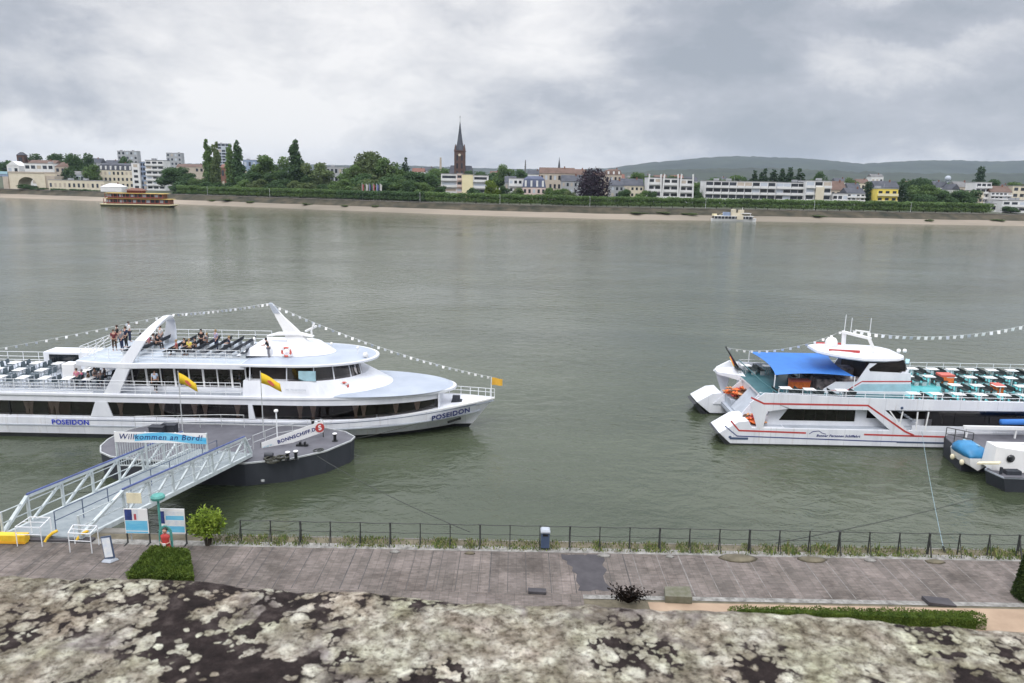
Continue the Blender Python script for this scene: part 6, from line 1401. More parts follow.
TR = [
 (5,158,22,200,'round','dark','dark tree above the bridge end at the left edge'), (50,153,34,190,'round','dark','dark round tree behind the white house left of the tall left tree'), (77,149,24,80,'round','dark','tall dark tree left of the mansard house'), (88,163,20,70,'round','mid','lower tree leaning right of the tall left tree'),
 (63,172,10,50,'conifer','conifer','small pointed conifer beside the beige house on the left'), (72,171,8,48,'column','dark','narrow dark shrub tree beside the beige house'), (28,184,18,26,'round','dark','tree seen through the bridge arch'),
 (128,155,16,150,'round','dark','dark tree between the mansard house and the highrise'),
 (173,164,28,60,'round','dark','broad dark tree right of the white six-storey block'), (188,172,22,55,'round','dark','dark tree left of the first poplars'), (197,176,18,50,'round','mid','low green tree at the foot of the first poplars'),
 (207,137,10,58,'poplar','mid','tall poplar, left one of the first pair'), (214,139,9,56,'poplar','olive','tall poplar, right one of the first pair'), (229,142,9,56,'poplar','mid','slender poplar, left one of the second pair'), (237,138,11,58,'poplar','dark','slender dark poplar, right one of the second pair'),
 (248,168,22,55,'round','dark','dark tree right of the second pair of poplars'), (270,155,34,60,'round','mid','big round green tree left of the lone poplar'), (262,172,24,50,'round','dark','low dark tree under the big round tree'), (293,137,15,55,'poplar','dark','lone dark poplar in the middle of the left bank'), (283,168,16,52,'round','dark','dark tree at the left foot of the lone poplar'),
 (306,170,18,55,'round','dark','dark tree at the right foot of the lone poplar'), (318,162,30,60,'round','olive','pale olive round tree right of the lone poplar'), (332,180,16,45,'round','mid','low green tree left of the grey block'),
 (348,163,26,55,'round','mid','green tree at the left end of the big grove'), (372,149,44,70,'round','olive','highest broad tree of the grove left of the church'), (392,156,34,75,'round','mid','broad green tree in the grove behind the flags'), (360,172,30,48,'round','dark','dark tree in front of the grove, left of the flags'), (386,176,30,42,'round','dark','dark tree right of the flags'), (405,158,10,95,'conifer','conifer','pointed dark conifer rising over the grove'),
 (412,170,30,60,'round','dark','dark tree below the conifer'), (430,172,30,58,'round','dark','dark tree left of the yellow and white flats'), (402,182,26,44,'round','dark','low dark tree on the promenade right of the flags'), (441,184,12,46,'round','dark','small dark tree touching the yellow and white flats'),
 (437,165,24,200,'round','mid','tree behind the grove left of the church'), (477,168,22,220,'round','dark','dark tree just right of the church'), (503,165,22,240,'round','mid','green tree behind the roofs right of the church'), (516,168,20,230,'round','dark','dark tree behind the roofs beside the thin tower'),
 (476,187,16,44,'round','dark','small dark tree at the foot of the white balconies'), (492,179,18,42,'round','lime','bright lime-green tree right of the yellow flats'), (503,186,14,44,'round','dark','dark tree right of the lime tree'), (516,187,14,45,'round','mid','small green tree before the pink house'),
 (557,186,22,44,'round','mid','green tree left of the copper beech'), (572,190,16,42,'round','olive','olive tree close to the copper beech'), (594,166.5,30,46,'dome','purple','huge dark purple copper beech'), (545,186,14,60,'round','dark','dark tree beside the slate-roofed house'),
 (625,187,13,46,'round','dark','dark round tree right of the copper beech'), (642,190,14,44,'round','mid','small green tree before the white villas'), (653,189,10,50,'round','dark','dark tree before the first gabled villa'), (634,172,22,180,'round','mid','tree on the skyline right of the copper beech'),
 (699,190,20,60,'round','dark','dark tree between the gabled villas and the long white flats'), (712,176,24,120,'round','dark','dark tree behind the left end of the long white flats'), (701,180,18,140,'round','mid','green tree behind the villas'),
 (755,171,12,110,'conifer','conifer','dark conifer, first behind the long white flats'), (764,169,14,115,'conifer','conifer','dark conifer, second behind the long white flats'), (774,170,14,112,'conifer','conifer','dark conifer, third behind the long white flats'), (783,169,12,116,'conifer','conifer','dark conifer, fourth behind the long white flats'), (791,168,14,110,'conifer','conifer','dark conifer, fifth behind the long white flats'), (801,169,14,114,'conifer','conifer','dark conifer, last behind the long white flats'), (748,176,14,130,'round','dark','dark tree left of the conifer row'),
 (824,170,16,180,'round','dark','dark treetop behind the roofs right of the long flats'), (851,178,16,160,'round','mid','treetop between the grey roofs'), (869,182,12,60,'column','conifer','dark columnar tree left of the yellow house'), (903,184,11,56,'conifer','conifer','dark conifer right of the yellow house'), (888,200,22,44,'round','mid','low green tree in front of the yellow house'),
 (918,184,28,60,'round','mid','green tree right of the dark conifer'), (936,186,30,62,'round','mid','broad green tree in the middle of the right grove'), (925,192,26,46,'round','dark','darker tree low in the right grove'), (950,190,26,55,'round','dark','dark tree in the right grove'), (965,187,30,56,'round','dark','big dark tree left of the white stepped flats'), (948,197,22,44,'round','dark','low dark tree in the right grove'),
 (925,175,16,250,'round','dark','dark skyline tree behind the right grove'), (909,176,14,260,'round','dark','dark skyline tree right of the yellow house'), (982,167,12,230,'column','conifer','tall dark tree on the skyline above the white stepped flats'), (980,205,14,40,'round','dark','dark shrub tree below the white stepped flats'), (1020,181,26,240,'round','mid','green skyline tree at the right edge'), (990,179,20,240,'round','dark','dark skyline tree by the tall one'), (1012,206,16,38,'round','dark','dark round tree by the right edge promenade'),
 (858,208,10,40,'round','mid','small green tree before the grey balconied house')]
for t in TR: T(*t)
for k, (px, yt, w) in enumerate([(180,180,22),(196,183,20),(212,181,22),(226,182,20),(243,180,22),(256,178,20),(276,179,24),(300,180,22),(312,182,20),(326,184,18),(340,178,22),(352,180,22),(368,178,26),(394,179,26),(414,180,24),(426,182,22)]):
    T(px, yt, w, 36+R.uniform(0, 9), 'round', R.choice(('mid','dark','dark','olive')), 'lower green tree filling the belt behind the promenade row, ' + (f'{(ORD+[None]*9)[k]} from the left'), 'trees filling the left belt')
# background treeline pieces between the roofs
for k, (px, yt, w) in enumerate([(20,162,26),(105,168,20),(145,168,22),(178,168,20),(225,170,26),(255,172,26),(300,172,26),(345,172,24),(425,170,26),(462,172,26),(490,172,26),(535,171,24),(560,173,26),(610,175,24),(650,175,28),(675,176,26),(690,178,22),(730,175,26),(820,178,26),(845,181,24),(880,181,30),(900,181,26),(935,180,30),(960,181,30),(1000,184,28),(1030,185,26),(-20,160,30),(-60,160,40),(1060,184,40)]):
    T(px, yt, w, 320+R.uniform(-40, 60), 'round', R.choice(('dark','mid','dark')), 'distant dark green tree on the town skyline', 'skyline trees behind the town')
# clipped plane trees: a long low row on the promenade
def prow(px0, px1, ytop0, ytop1, off, step, fm='mid'):
    px = px0; k = 0
    while px <= px1:
        f = (px-px0)/(px1-px0); yt = ytop0+(ytop1-ytop0)*f; y = dist(off, px); p = atY(px, yt, y); z0 = gz(p.x, y)-.1; h = min(7.5, max(6.8, p.z-z0)); w = step/FPX*y
        x2 = atY(px+4, yt, dist(off, px+4)).x; y2 = dist(off, px+4); rz = atan2(y2-y, x2-p.x)
        tree('clipped', (p.x, y, z0), w*1.03, h*R.uniform(.96, 1.04), fm, 'low clipped plane tree in the continuous promenade row', 'clipped plane trees along the far promenade', var=k % 3, rz=rz, dp=7.0); px += step; k += 1
prow(184, 335, 191.5, 193, 27, 10.5, 'mid'); prow(344, 425, 194, 195.5, 27, 11, 'dark'); prow(432, 565, 195, 197, 27, 11, 'mid'); prow(574, 722, 198.5, 200.5, 27, 11, 'mid'); prow(732, 985, 203, 207.5, 27, 12, 'mid')
for k, (px, yt, w) in enumerate([(40,187,16),(55,187.5,16),(70,188,18),(88,188.5,18),(178,190,14),(195,191.5,12)]): T(px, yt, w, 26, 'bush', 'dark', f'low dark bush on the left bank, {ORD[k]} from the bridge')
for k, (px, yt, w, off) in enumerate([(230,199.5,14,15),(212,201,8,13),(250,202,8,12),(307,204,9,12),(345,206,8,11),(375,206,7,13),(640,212,18,14),(665,213,14,15),(690,213,16,14),(820,215,14,14),(1000,218,14,12),(930,218,8,8)]):
    y = dist(off, px); p = atY(px, yt, y); tree('bush', (p.x, y, gz(p.x, y)-.1), w/FPX*y, 1.8, 'olive', 'low scrubby bush on the far embankment slope, ' + ('rightmost' if px == 1000 else f'{ORD[k]} from the left'), var=k % 3)

# ---- buildings of the far bank
for nm, c, c2 in (('w_white', (.62,.62,.62), (.74,.74,.74)), ('w_cream', (.58,.52,.40), (.68,.62,.50)), ('w_yellow', (.70,.55,.10), (.78,.63,.14)), ('w_paleyel', (.70,.62,.38), (.78,.70,.46)), ('w_pink', (.58,.46,.43), (.66,.54,.5)), ('w_grey', (.30,.31,.33), (.40,.41,.43)), ('w_beige', (.40,.34,.28), (.5,.44,.37)), ('w_blue', (.20,.26,.38), (.30,.36,.48)), ('w_brick', (.075,.045,.038), (.12,.068,.055)), ('w_pale', (.42,.46,.52), (.5,.54,.6)),
                  ('r_slate', (.045,.05,.065), (.09,.095,.115)), ('r_brown', (.10,.065,.05), (.17,.11,.09)), ('r_red', (.16,.075,.055), (.21,.10,.08)), ('r_grey', (.12,.12,.125), (.2,.2,.2)), ('r_blue', (.06,.075,.13), (.11,.125,.19)), ('r_flat', (.18,.18,.18), (.3,.3,.3)), ('w_redbrown', (.16,.075,.05), (.22,.11,.08))):
    M[nm] = mat(nm[2:]+('_facade' if nm[0] == 'w' else '_roofing'), c, .85, col2=c2, scale=.25, detail=8)
def building(name, px0, px1, ytop, off, floors, cols, wall, roof, rtype, label, depth=12, ww=.5, wh=.5, balc=False, cat='building', z0=None, rh=3.0, rot=True, slotbays=None, y=None):
    """px0..px1 is the measured facade; floors x cols windows, each a part"""
    pc = (px0+px1)/2; y = y or dist(off, pc); A, B = atY(px0, ytop, y), atY(px1, ytop, y); xc = (A.x+B.x)/2; w = B.x-A.x; zb = gz(xc, y)-.5 if z0 is None else z0; zt = (A.z+B.z)/2
    root = empty(name, (xc, y, zb), label, cat); x0, x1 = -w/2+xc, w/2+xc; wt = zt-(rh if rtype != 'flat' else 0)
    # long facades follow the line of the bank
    b = MB(); b.box(x0, x1, y, y+depth, zb, wt); b.build('wall', M[wall], root)
    b = MB()
    if rtype == 'flat': b.box(x0-.2, x1+.2, y-.2, y+depth+.2, wt+.003, wt+.35)
    elif rtype == 'gable':     # ridge along x
        b.loft([[(x0-.3, y-.4, wt+.003), (x0-.3, y+depth+.4, wt+.003), (x0-.3, y+depth/2, zt)], [(x1+.3, y-.4, wt+.003), (x1+.3, y+depth+.4, wt+.003), (x1+.3, y+depth/2, zt)]])
    elif rtype == 'front':     # gable towards the river
        b.loft([[(x0-.3, y-.3, wt+.003), (x1+.3, y-.3, wt+.003), (xc, y-.3, zt)], [(x0-.3, y+depth, wt+.003), (x1+.3, y+depth, wt+.003), (xc, y+depth, zt)]])
    elif rtype == 'hip':
        i = min(w*.3, depth*.5); b.loft([[(x0-.3, y-.3, wt+.003), (x1+.3, y-.3, wt+.003), (x1+.3, y+depth+.3, wt+.003), (x0-.3, y+depth+.3, wt+.003)], [(x0+i, y+depth*.45, zt), (x1-i, y+depth*.45, zt), (x1-i, y+depth*.55, zt), (x0+i, y+depth*.55, zt)]])
    elif rtype == 'mansard':
        b.loft([[(x0-.2, y-.2, wt+.003), (x1+.2, y-.2, wt+.003), (x1+.2, y+depth+.2, wt+.003), (x0-.2, y+depth+.2, wt+.003)], [(x0+.8, y+1.2, wt+rh*.75), (x1-.8, y+1.2, wt+rh*.75), (x1-.8, y+depth-1.2, wt+rh*.75), (x0+.8, y+depth-1.2, wt+rh*.75)], [(x0+3, y+depth*.4, zt), (x1-3, y+depth*.4, zt), (x1-3, y+depth*.6, zt), (x0+3, y+depth*.6, zt)]])
    rf = b.build('roof', M[roof], root)
    if rtype == 'flat' and w > 12:
        for q in range(1+int(w > 30)): b = MB(); xr = xc+w*R.uniform(-.35, .35); b.box(xr-1.6, xr+1.2, y+3, y+6, wt+.351, wt+1.7); b.tube([(xr+3, y+3, wt+.351), (xr+3, y+3, wt+3.2)], .08, 4); b.build('roof_plant', M['w_grey'], rf)
    if rtype in ('gable', 'hip', 'mansard') and w > 8: b = MB(); b.box(xc+w*.2, xc+w*.2+.8, y+depth*.4, y+depth*.4+.8, zt-1.2, zt+.9); b.build('chimney', M['w_redbrown'], rf)
    if rtype == 'mansard':
        for k in range(max(2, cols-1)):
            x = x0+w*(k+.5)/max(2, cols-1); b = MB(); b.box(x-.6, x+.6, y-.15, y+1.2, wt+.5, wt+rh*.6); b.build('dormer', M['w_white'], rf)
    if floors and cols:
        fh = (wt-zb-.8)/floors; cw = w/cols
        for f in range(floors):
            for c in range(cols):
                xx = x0+cw*(c+.5); zz = zb+.8+fh*(f+.5); b = MB(); hw, hh = cw*ww/2, fh*wh/2
                b.box(xx-hw, xx+hw, y-.06, y+.3, zz-hh, zz+hh); b.build('window', M[R.choice(('glass_far',)*6+('w_pale', 'w_beige'))], root)
            if balc:
                z = zb+.8+fh*f; segs = slotbays or 1
                for s in range(segs): b = MB(); q0 = x0+w*s/segs+.15; q1 = x0+w*(s+1)/segs-.15; b.box(q0, q1, y-1.4, y-.07, z-.15, z+.02); b.box(q0, q1, y-1.4, y-1.25, z+.02, z+fh*.34); b.build('balcony', M[wall if balc is True else balc], root)
    return root
Bd = building
# left group
Bd('white_house', 6, 18, 161, 95, 2, 2, 'w_white', 'w_white', 'front', 'white gabled house directly behind the bridge', rh=4)
Bd('tower_house', 16, 23, 152, 170, 3, 1, 'w_brick', 'r_slate', 'hip', 'narrow dark brick tower house beside the white gabled house', rh=3, depth=6); Bd('brick_house', 19, 28, 159, 175, 2, 2, 'w_brick', 'r_red', 'gable', 'low red-roofed brick house at the foot of the dark tower house')
Bd('white_block', 24, 53, 163.5, 100, 3, 5, 'w_white', 'r_flat', 'flat', 'white flat-roofed block with dark window strip behind the bridge arch', ww=.7, wh=.45); Bd('low_house', 28, 55, 160, 150, 1, 4, 'w_beige', 'r_brown', 'gable', 'brown-roofed low house behind the white flat-roofed block')
Bd('beige_house', 54, 70, 162, 85, 3, 3, 'w_beige', 'r_brown', 'hip', 'beige hip-roofed house left of the tall dark tree', rh=4); Bd('pink_annex', 41, 55, 176, 62, 2, 3, 'w_pink', 'r_flat', 'flat', 'low pinkish annex behind the long cream pavilion')
Bd('pale_house', 69, 84, 171, 62, 2, 3, 'w_pale', 'r_grey', 'gable', 'small pale house with grey roof below the tall dark tree')
Bd('pavilion', 48, 104, 180.5, 34, 1, 12, 'w_cream', 'r_flat', 'flat', 'long low cream pavilion with a row of small dark windows', ww=.45, wh=.4, depth=10)
Bd('tent_hall', 100, 121, 183.5, 32, 0, 0, 'w_white', 'w_white', 'hip', 'white tent-roofed hall behind the red and yellow boat', rh=2.5, depth=9)
Bd('mansard_house', 98, 132, 163, 90, 3, 8, 'w_cream', 'r_slate', 'mansard', 'cream house with a big dark mansard roof left of the white six-storey block', rh=6, wh=.5, ww=.45)
Bd('far_house', 84, 100, 158, 240, 2, 4, 'w_grey', 'r_slate', 'gable', 'slate-roofed house on the skyline right of the tall dark tree', rh=5)
Bd('high_rise', 117, 137, 151, 700, 6, 5, 'w_grey', 'r_flat', 'flat', 'left grey high-rise block on the far skyline'); Bd('high_rise', 166, 181, 153, 720, 6, 4, 'w_grey', 'r_flat', 'flat', 'right grey high-rise block on the far skyline')
Bd('apartment_block', 131, 139, 163, 70, 5, 1, 'w_white', 'r_flat', 'flat', 'narrow white stair block at the left of the six-storey block'); Bd('apartment_block', 139, 145, 162, 74, 6, 2, 'w_blue', 'r_flat', 'flat', 'blue-panelled strip of flats in the six-storey block', ww=.8, wh=.6); Bd('apartment_block', 145, 163, 160.5, 70, 6, 3, 'w_white', 'r_slate', 'flat', 'white six-storey block with balconies right of the blue panels', ww=.75, wh=.55, balc=True, slotbays=2)
Bd('beige_block', 176, 208, 164, 260, 3, 7, 'w_beige', 'r_brown', 'gable', 'beige gabled block behind the trees left of the first poplars'); Bd('glass_tower', 217, 229, 143.5, 900, 12, 3, 'w_pale', 'r_flat', 'flat', 'pale slim office tower between the two pairs of poplars', ww=.85, wh=.7)
Bd('red_house', 220, 229, 164, 130, 2, 2, 'w_redbrown', 'r_red', 'gable', 'orange-red house glimpsed between the poplars'); Bd('dark_block', 243, 256, 160, 420, 3, 3, 'w_blue', 'r_flat', 'flat', 'dark blue-grey block on the skyline right of the second poplars'); Bd('grey_block', 326, 346, 167, 180, 3, 5, 'w_grey', 'r_flat', 'flat', 'grey flat-roofed block between the olive tree and the grove', ww=.6)
# middle group
Bd('flats', 441, 457, 174, 60, 4, 1, 'w_white', 'r_flat', 'flat', 'white balconied left wing of the flats under the church', ww=.85, wh=.5, balc=True); Bd('flats', 457, 462, 173.5, 59, 4, 1, 'w_pink', 'r_flat', 'flat', 'pinkish recessed middle strip of the flats under the church', ww=.8, wh=.45, balc='w_pink'); Bd('flats', 462, 473, 174.5, 57, 0, 0, 'w_paleyel', 'r_flat', 'flat', 'windowless pale yellow gable block of the flats under the church'); Bd('flats', 473.2, 488, 175.5, 60, 4, 1, 'w_white', 'r_flat', 'flat', 'white balconied right wing of the flats under the church', ww=.85, wh=.5, balc=True)
Bd('small_house', 505, 516, 176, 75, 2, 3, 'w_grey', 'r_slate', 'gable', 'small slate-roofed house right of the lime tree', rh=4); Bd('white_villa', 509, 527, 178.5, 62, 3, 4, 'w_white', 'r_flat', 'flat', 'white flat-roofed villa before the slate house', ww=.6, wh=.45, balc=True, slotbays=2)
Bd('slate_house', 523, 546, 176, 55, 2, 5, 'w_pink', 'r_blue', 'mansard', 'pale pink house with a steep blue slate mansard roof', rh=7, wh=.5); Bd('long_roof_house', 540, 575, 167.5, 110, 3, 8, 'w_beige', 'r_brown', 'gable', 'long brown-roofed house behind the slate house', rh=4); Bd('long_roof_house', 572, 587, 169, 120, 3, 4, 'w_grey', 'r_brown', 'gable', 'brown-roofed house directly left of the copper beech', rh=4); Bd('white_gable_house', 562, 582, 175, 80, 3, 5, 'w_grey', 'r_slate', 'gable', 'grey house with white dormers left of the copper beech', rh=4)
Bd('roof_terrace_house', 606, 622, 169, 110, 3, 4, 'w_beige', 'r_brown', 'mansard', 'brown mansard house right of the copper beech', rh=4); Bd('row_house', 611, 624, 180, 62, 3, 3, 'w_grey', 'r_slate', 'gable', 'grey row house beside the dark round tree', rh=3.5); Bd('row_house', 622, 644, 178.5, 66, 3, 5, 'w_cream', 'r_slate', 'gable', 'cream row house with a dark roof left of the gabled villas', rh=4.5, wh=.45)
for k, (a, c) in enumerate(((648, 662), (663, 679), (680, 694))):
    r = Bd('gabled_villa', a, c, 177.5+.8*k, 55, 4, 2, 'w_white', 'r_slate', 'flat', f'white modern villa with slanting fin walls and balconies, {ORD[k]} of the three', ww=.78, wh=.55, balc=True)
    y = r.location.y; A, B = atY(a, 178, y), atY(c, 178, y)
    for x, d in ((A.x, 1), (B.x-.6, -1)): b = MB(); b.prism_y([(x-.9*d, r.location.z), (x+.0, r.location.z), (x+.9*d, A.z+2.2), (x+.1*d, A.z+2.6)][::1], y-2.2, y-1.5); b.build('fin_wall', M['w_white'], r)
Bd('white_houses', 594, 606, 172, 200, 2, 3, 'w_white', 'r_brown', 'gable', 'white gabled house on the skyline behind the copper beech')
# the long white flats
Bd('long_flats', 706, 776, 181.5, 50, 4, 9, 'w_white', 'r_flat', 'flat', 'long white terrace of flats, widest left section with planted roof terrace', ww=.88, wh=.72, balc=True, slotbays=9, depth=14); Bd('long_flats', 776.6, 806, 182.5, 53, 4, 4, 'w_white', 'r_slate', 'flat', 'middle section of the long white flats with blue-grey window bands', ww=.94, wh=.66, balc=True, slotbays=2, depth=14); Bd('long_flats', 806.6, 832, 181, 48, 4, 3, 'w_white', 'r_flat', 'flat', 'right section of the long white flats with a cream middle panel', ww=.86, wh=.7, balc=True, slotbays=3, depth=14)
y = dist(47.2, 819); A, B = atY(815.5, 187, y), atY(822, 202, y); b = MB(); b.box(A.x, B.x, y-1.6, y-.6, B.z, A.z); b.build('cream_panel', M['w_cream'], bpy.data.objects['long_flats.002'])
Bd('white_house_row', 833, 848, 194, 46, 2, 3, 'w_white', 'r_flat', 'flat', 'low white house right of the long flats', ww=.75, balc=True); Bd('slate_gable', 832, 847, 181, 90, 2, 3, 'w_beige', 'r_brown', 'gable', 'brown steep-roofed house behind the low white house', rh=6); Bd('white_house_row', 848, 866, 188, 56, 4, 4, 'w_white', 'r_slate', 'gable', 'white balconied house with slate roof left of the columnar tree', ww=.6, rh=3.5, balc=True, slotbays=2); Bd('grey_roofs', 850, 862, 183, 100, 2, 3, 'w_grey', 'r_slate', 'gable', 'grey steep-roofed house above the white balconied house', rh=5)
Bd('yellow_house', 877.5, 898.5, 189, 50, 3, 3, 'w_yellow', 'r_flat', 'flat', 'bright yellow house between two dark trees', ww=.55, wh=.42, balc='w_paleyel'); Bd('roofs_behind', 876, 900, 181, 110, 2, 4, 'w_grey', 'r_slate', 'gable', 'slate-roofed house above the yellow house', rh=4.5); Bd('white_house_far', 872, 884, 174, 420, 2, 3, 'w_white', 'r_grey', 'gable', 'white house on the wooded slope above the yellow house', rh=3)
Bd('gable_house', 942, 950, 182, 120, 2, 2, 'w_white', 'r_slate', 'front', 'left white gable showing over the right grove', rh=4); Bd('gable_house', 952, 961, 184, 105, 2, 2, 'w_white', 'r_slate', 'front', 'right white gable showing over the right grove', rh=4); Bd('brown_roof_house', 957, 973, 181.5, 130, 2, 4, 'w_beige', 'r_grey', 'gable', 'long grey-roofed house above the white gables', rh=4)
Bd('stepped_flats', 971, 984, 191, 62, 3, 3, 'w_cream', 'r_slate', 'flat', 'cream lower left part of the white stepped flats', ww=.6, balc=True); Bd('stepped_flats', 977, 992, 182.5, 70, 5, 3, 'w_white', 'r_flat', 'flat', 'tallest part of the white stepped flats', ww=.75, wh=.55, balc=True, slotbays=2); Bd('stepped_flats', 992.3, 1013, 186, 66, 5, 5, 'w_white', 'r_brown', 'gable', 'brown-roofed part of the white stepped flats', ww=.62, wh=.5, rh=4, balc=True, slotbays=3); Bd('stepped_flats', 1013.3, 1060, 186.5, 68, 4, 7, 'w_cream', 'r_flat', 'flat', 'pale right-hand part of the stepped flats at the picture edge', ww=.6)
Bd('terrace_house', 1003, 1060, 201, 42, 2, 7, 'w_white', 'r_flat', 'flat', 'low white terraced house at the right edge', ww=.7, balc=True, slotbays=4); Bd('low_annex', 980, 1003, 204, 48, 1, 4, 'w_white', 'r_flat', 'flat', 'low white annex below the stepped flats', ww=.6)
# background roofs, each a small house
for k, (a, c, yt, off, wl, rf_) in enumerate([(33,44,166,300,'w_white','r_red'),(104,117,160,330,'w_beige','r_slate'),(150,163,164,350,'w_white','r_brown'),(184,196,168,330,'w_white','r_red'),(258,268,167,400,'w_grey','r_slate'),(412,424,168,330,'w_white','r_red'),(423,434,167,380,'w_grey','r_slate'),(490,500,171,320,'w_white','r_brown'),(528,541,170,300,'w_white','r_slate'),(612,625,174,330,'w_white','r_red'),(628,640,176,300,'w_white','r_grey'),(640,652,174.5,360,'w_cream','r_slate'),(655,668,175,300,'w_grey','r_brown'),(672,684,175,340,'w_white','r_red'),(686,698,177,300,'w_white','r_slate'),(716,728,177,330,'w_cream','r_slate'),(836,848,178,330,'w_white','r_slate'),(858,870,179,300,'w_cream','r_brown'),(905,916,181,320,'w_white','r_red'),(935,944,181,310,'w_cream','r_slate'),(1000,1012,184,330,'w_grey','r_slate'),(1016,1030,185,340,'w_white','r_brown')]):
    Bd('town_house', a, c, yt, off, 2, 3, wl, rf_, 'gable', 'small skyline house with a %s roof, %s from the left' % ({'r_red':'red','r_slate':'slate','r_brown':'brown','r_grey':'grey'}[rf_], (ORD+['nineteenth','twentieth','twenty-first','twenty-second'])[k]), rh=4)
# church
y = dist(230, 459); L0, R0_ = atY(454.2, 170, y), atY(464.8, 170, y); xc = (L0.x+R0_.x)/2; w = R0_.x-L0.x; zE = atY(459, 149, y).z; zS = atY(459, 120, y).z; zR = atY(459, 167, y).z; z0 = 8
ch = empty('church', (xc, y, z0), 'dark brick church with a tall slate spire, the highest building on the far bank', 'church')
b = MB(); b.box(xc-w/2, xc+w/2, y, y+w, z0, zE-2); b.build('tower', M['w_brick'], ch)
b = MB(); b.box(xc-w/2-.4, xc+w/2+.4, y-.4, y+w+.4, zE-1.99, zE-1.2)
for sx in (-1, 1):
    for sy in (0, 1): cx_, cy_ = xc+sx*(w/2-.8), y+(.8 if sy == 0 else w-.8); b.loft([[(cx_-.9, cy_-.9, zE-1.19), (cx_+.9, cy_-.9, zE-1.19), (cx_+.9, cy_+.9, zE-1.19), (cx_-.9, cy_+.9, zE-1.19)], [(cx_-.05, cy_-.05, zE+4.5), (cx_+.05, cy_-.05, zE+4.5), (cx_+.05, cy_+.05, zE+4.5), (cx_-.05, cy_+.05, zE+4.5)]])
b.build('parapet', M['w_brick'], ch)
b = MB(); rr_ = w*.48; cyy = y+w/2
b.loft([[(xc+r*cos(k*pi/4+pi/8), cyy+r*sin(k*pi/4+pi/8), z) for k in range(8)] for r, z in ((rr_*1.05, zE-1.0), (rr_*.62, zE+4.5), (rr_*.30, (zE+zS)/2+2), (.12, zS))]); b.build('spire', M['r_slate'], ch)
b = MB(); b.tube([(xc, cyy, zS), (xc, cyy, zS+4)], .15, 5); b.bar((xc-.8, cyy, zS+2.8), (xc+.8, cyy, zS+2.8), .2); b.build('cross', M['iron'], ch)
for f in (.45, .62, .80):
    for s in (-.22, .22): b = MB(); zz = z0+(zE-z0)*f; b.box(xc+s*w-.7, xc+s*w+.7, y-.08, y+.3, zz-2.2, zz+2.2); b.build('belfry_opening', M['glass_far'], ch)
b = MB(); b.loft([[(xc+.09*w+1.1*cos(k*pi/8)-.09*w, y-.1-dd, zE-5+1.1*sin(k*pi/8)) for k in range(16)] for dd in (0, .15)]); b.build('clock_face', M['w_cream'], ch)
NL, NR_ = atY(448.5, 170, y+8).x, atY(472.5, 170, y+8).x
b = MB(); b.box(NL, NR_, y+w*.6, y+w*.6+24, z0, zR-6); b.build('nave', M['w_brick'], ch); b = MB(); yy = y+w*.6; b.loft([[(NL-.4, yy-.4, zR-5.99), (NR_+.4, yy-.4, zR-5.99), (NR_+.4, yy+24.4, zR-5.99), (NL-.4, yy+24.4, zR-5.99)], [(NL+1.5, yy+8, zR+1.5), (NR_-1.5, yy+8, zR+1.5), (NR_-1.5, yy+16, zR+1.5), (NL+1.5, yy+16, zR+1.5)]]); b.build('nave_roof', M['r_slate'], ch)
def spire(px, ytop, ybase, off, wpx, name, label, cat, m='r_grey', taper=.1):
    y = dist(off, px); t = atY(px, ytop, y); z0 = 9; w = wpx/FPX*y/2; b = MB(); b.loft([[(t.x+r*cos(k*pi/4), y+r*sin(k*pi/4), z) for k in range(8)] for r, z in ((w, z0), (w*.95, atY(px, ybase, y).z), (w*taper, t.z))]); tag(b.build(name, M[m], None), label, cat)
spire(440.6, 157.5, 166, 300, 2.2, 'chimney_stack', 'slim brick chimney stack left of the church', 'chimney', 'w_beige', .8); spire(559.4, 157, 168, 350, 2.6, 'church_spire', 'thin grey church spire on the skyline right of the big church', 'spire', 'r_slate', .05); spire(525.5, 160, 168, 420, 1.6, 'mast_tower', 'thin pale tower on the skyline between church and spire', 'tower', 'r_grey', .5)
b = MB(); b.smooth = True; y = 1900; t = atY(948, 178, y); b.lathe((t.x, y, 0), [(1.5, 12), (1.5, t.z-6)], 12); b.sphere((t.x, y, t.z-1), 7, 14, 10); tag(b.build('water_tower', M['w_pale'], None), 'pale round dome on the wooded slope above the right grove', 'tower')
for q_, c_ in (('red', (.28,.06,.06)), ('white2', (.5,.48,.46)), ('navy', (.05,.06,.16)), ('p_blue', (.14,.16,.34))): M['flag_'+q_] = mat('cloth_'+q_, c_, .9)
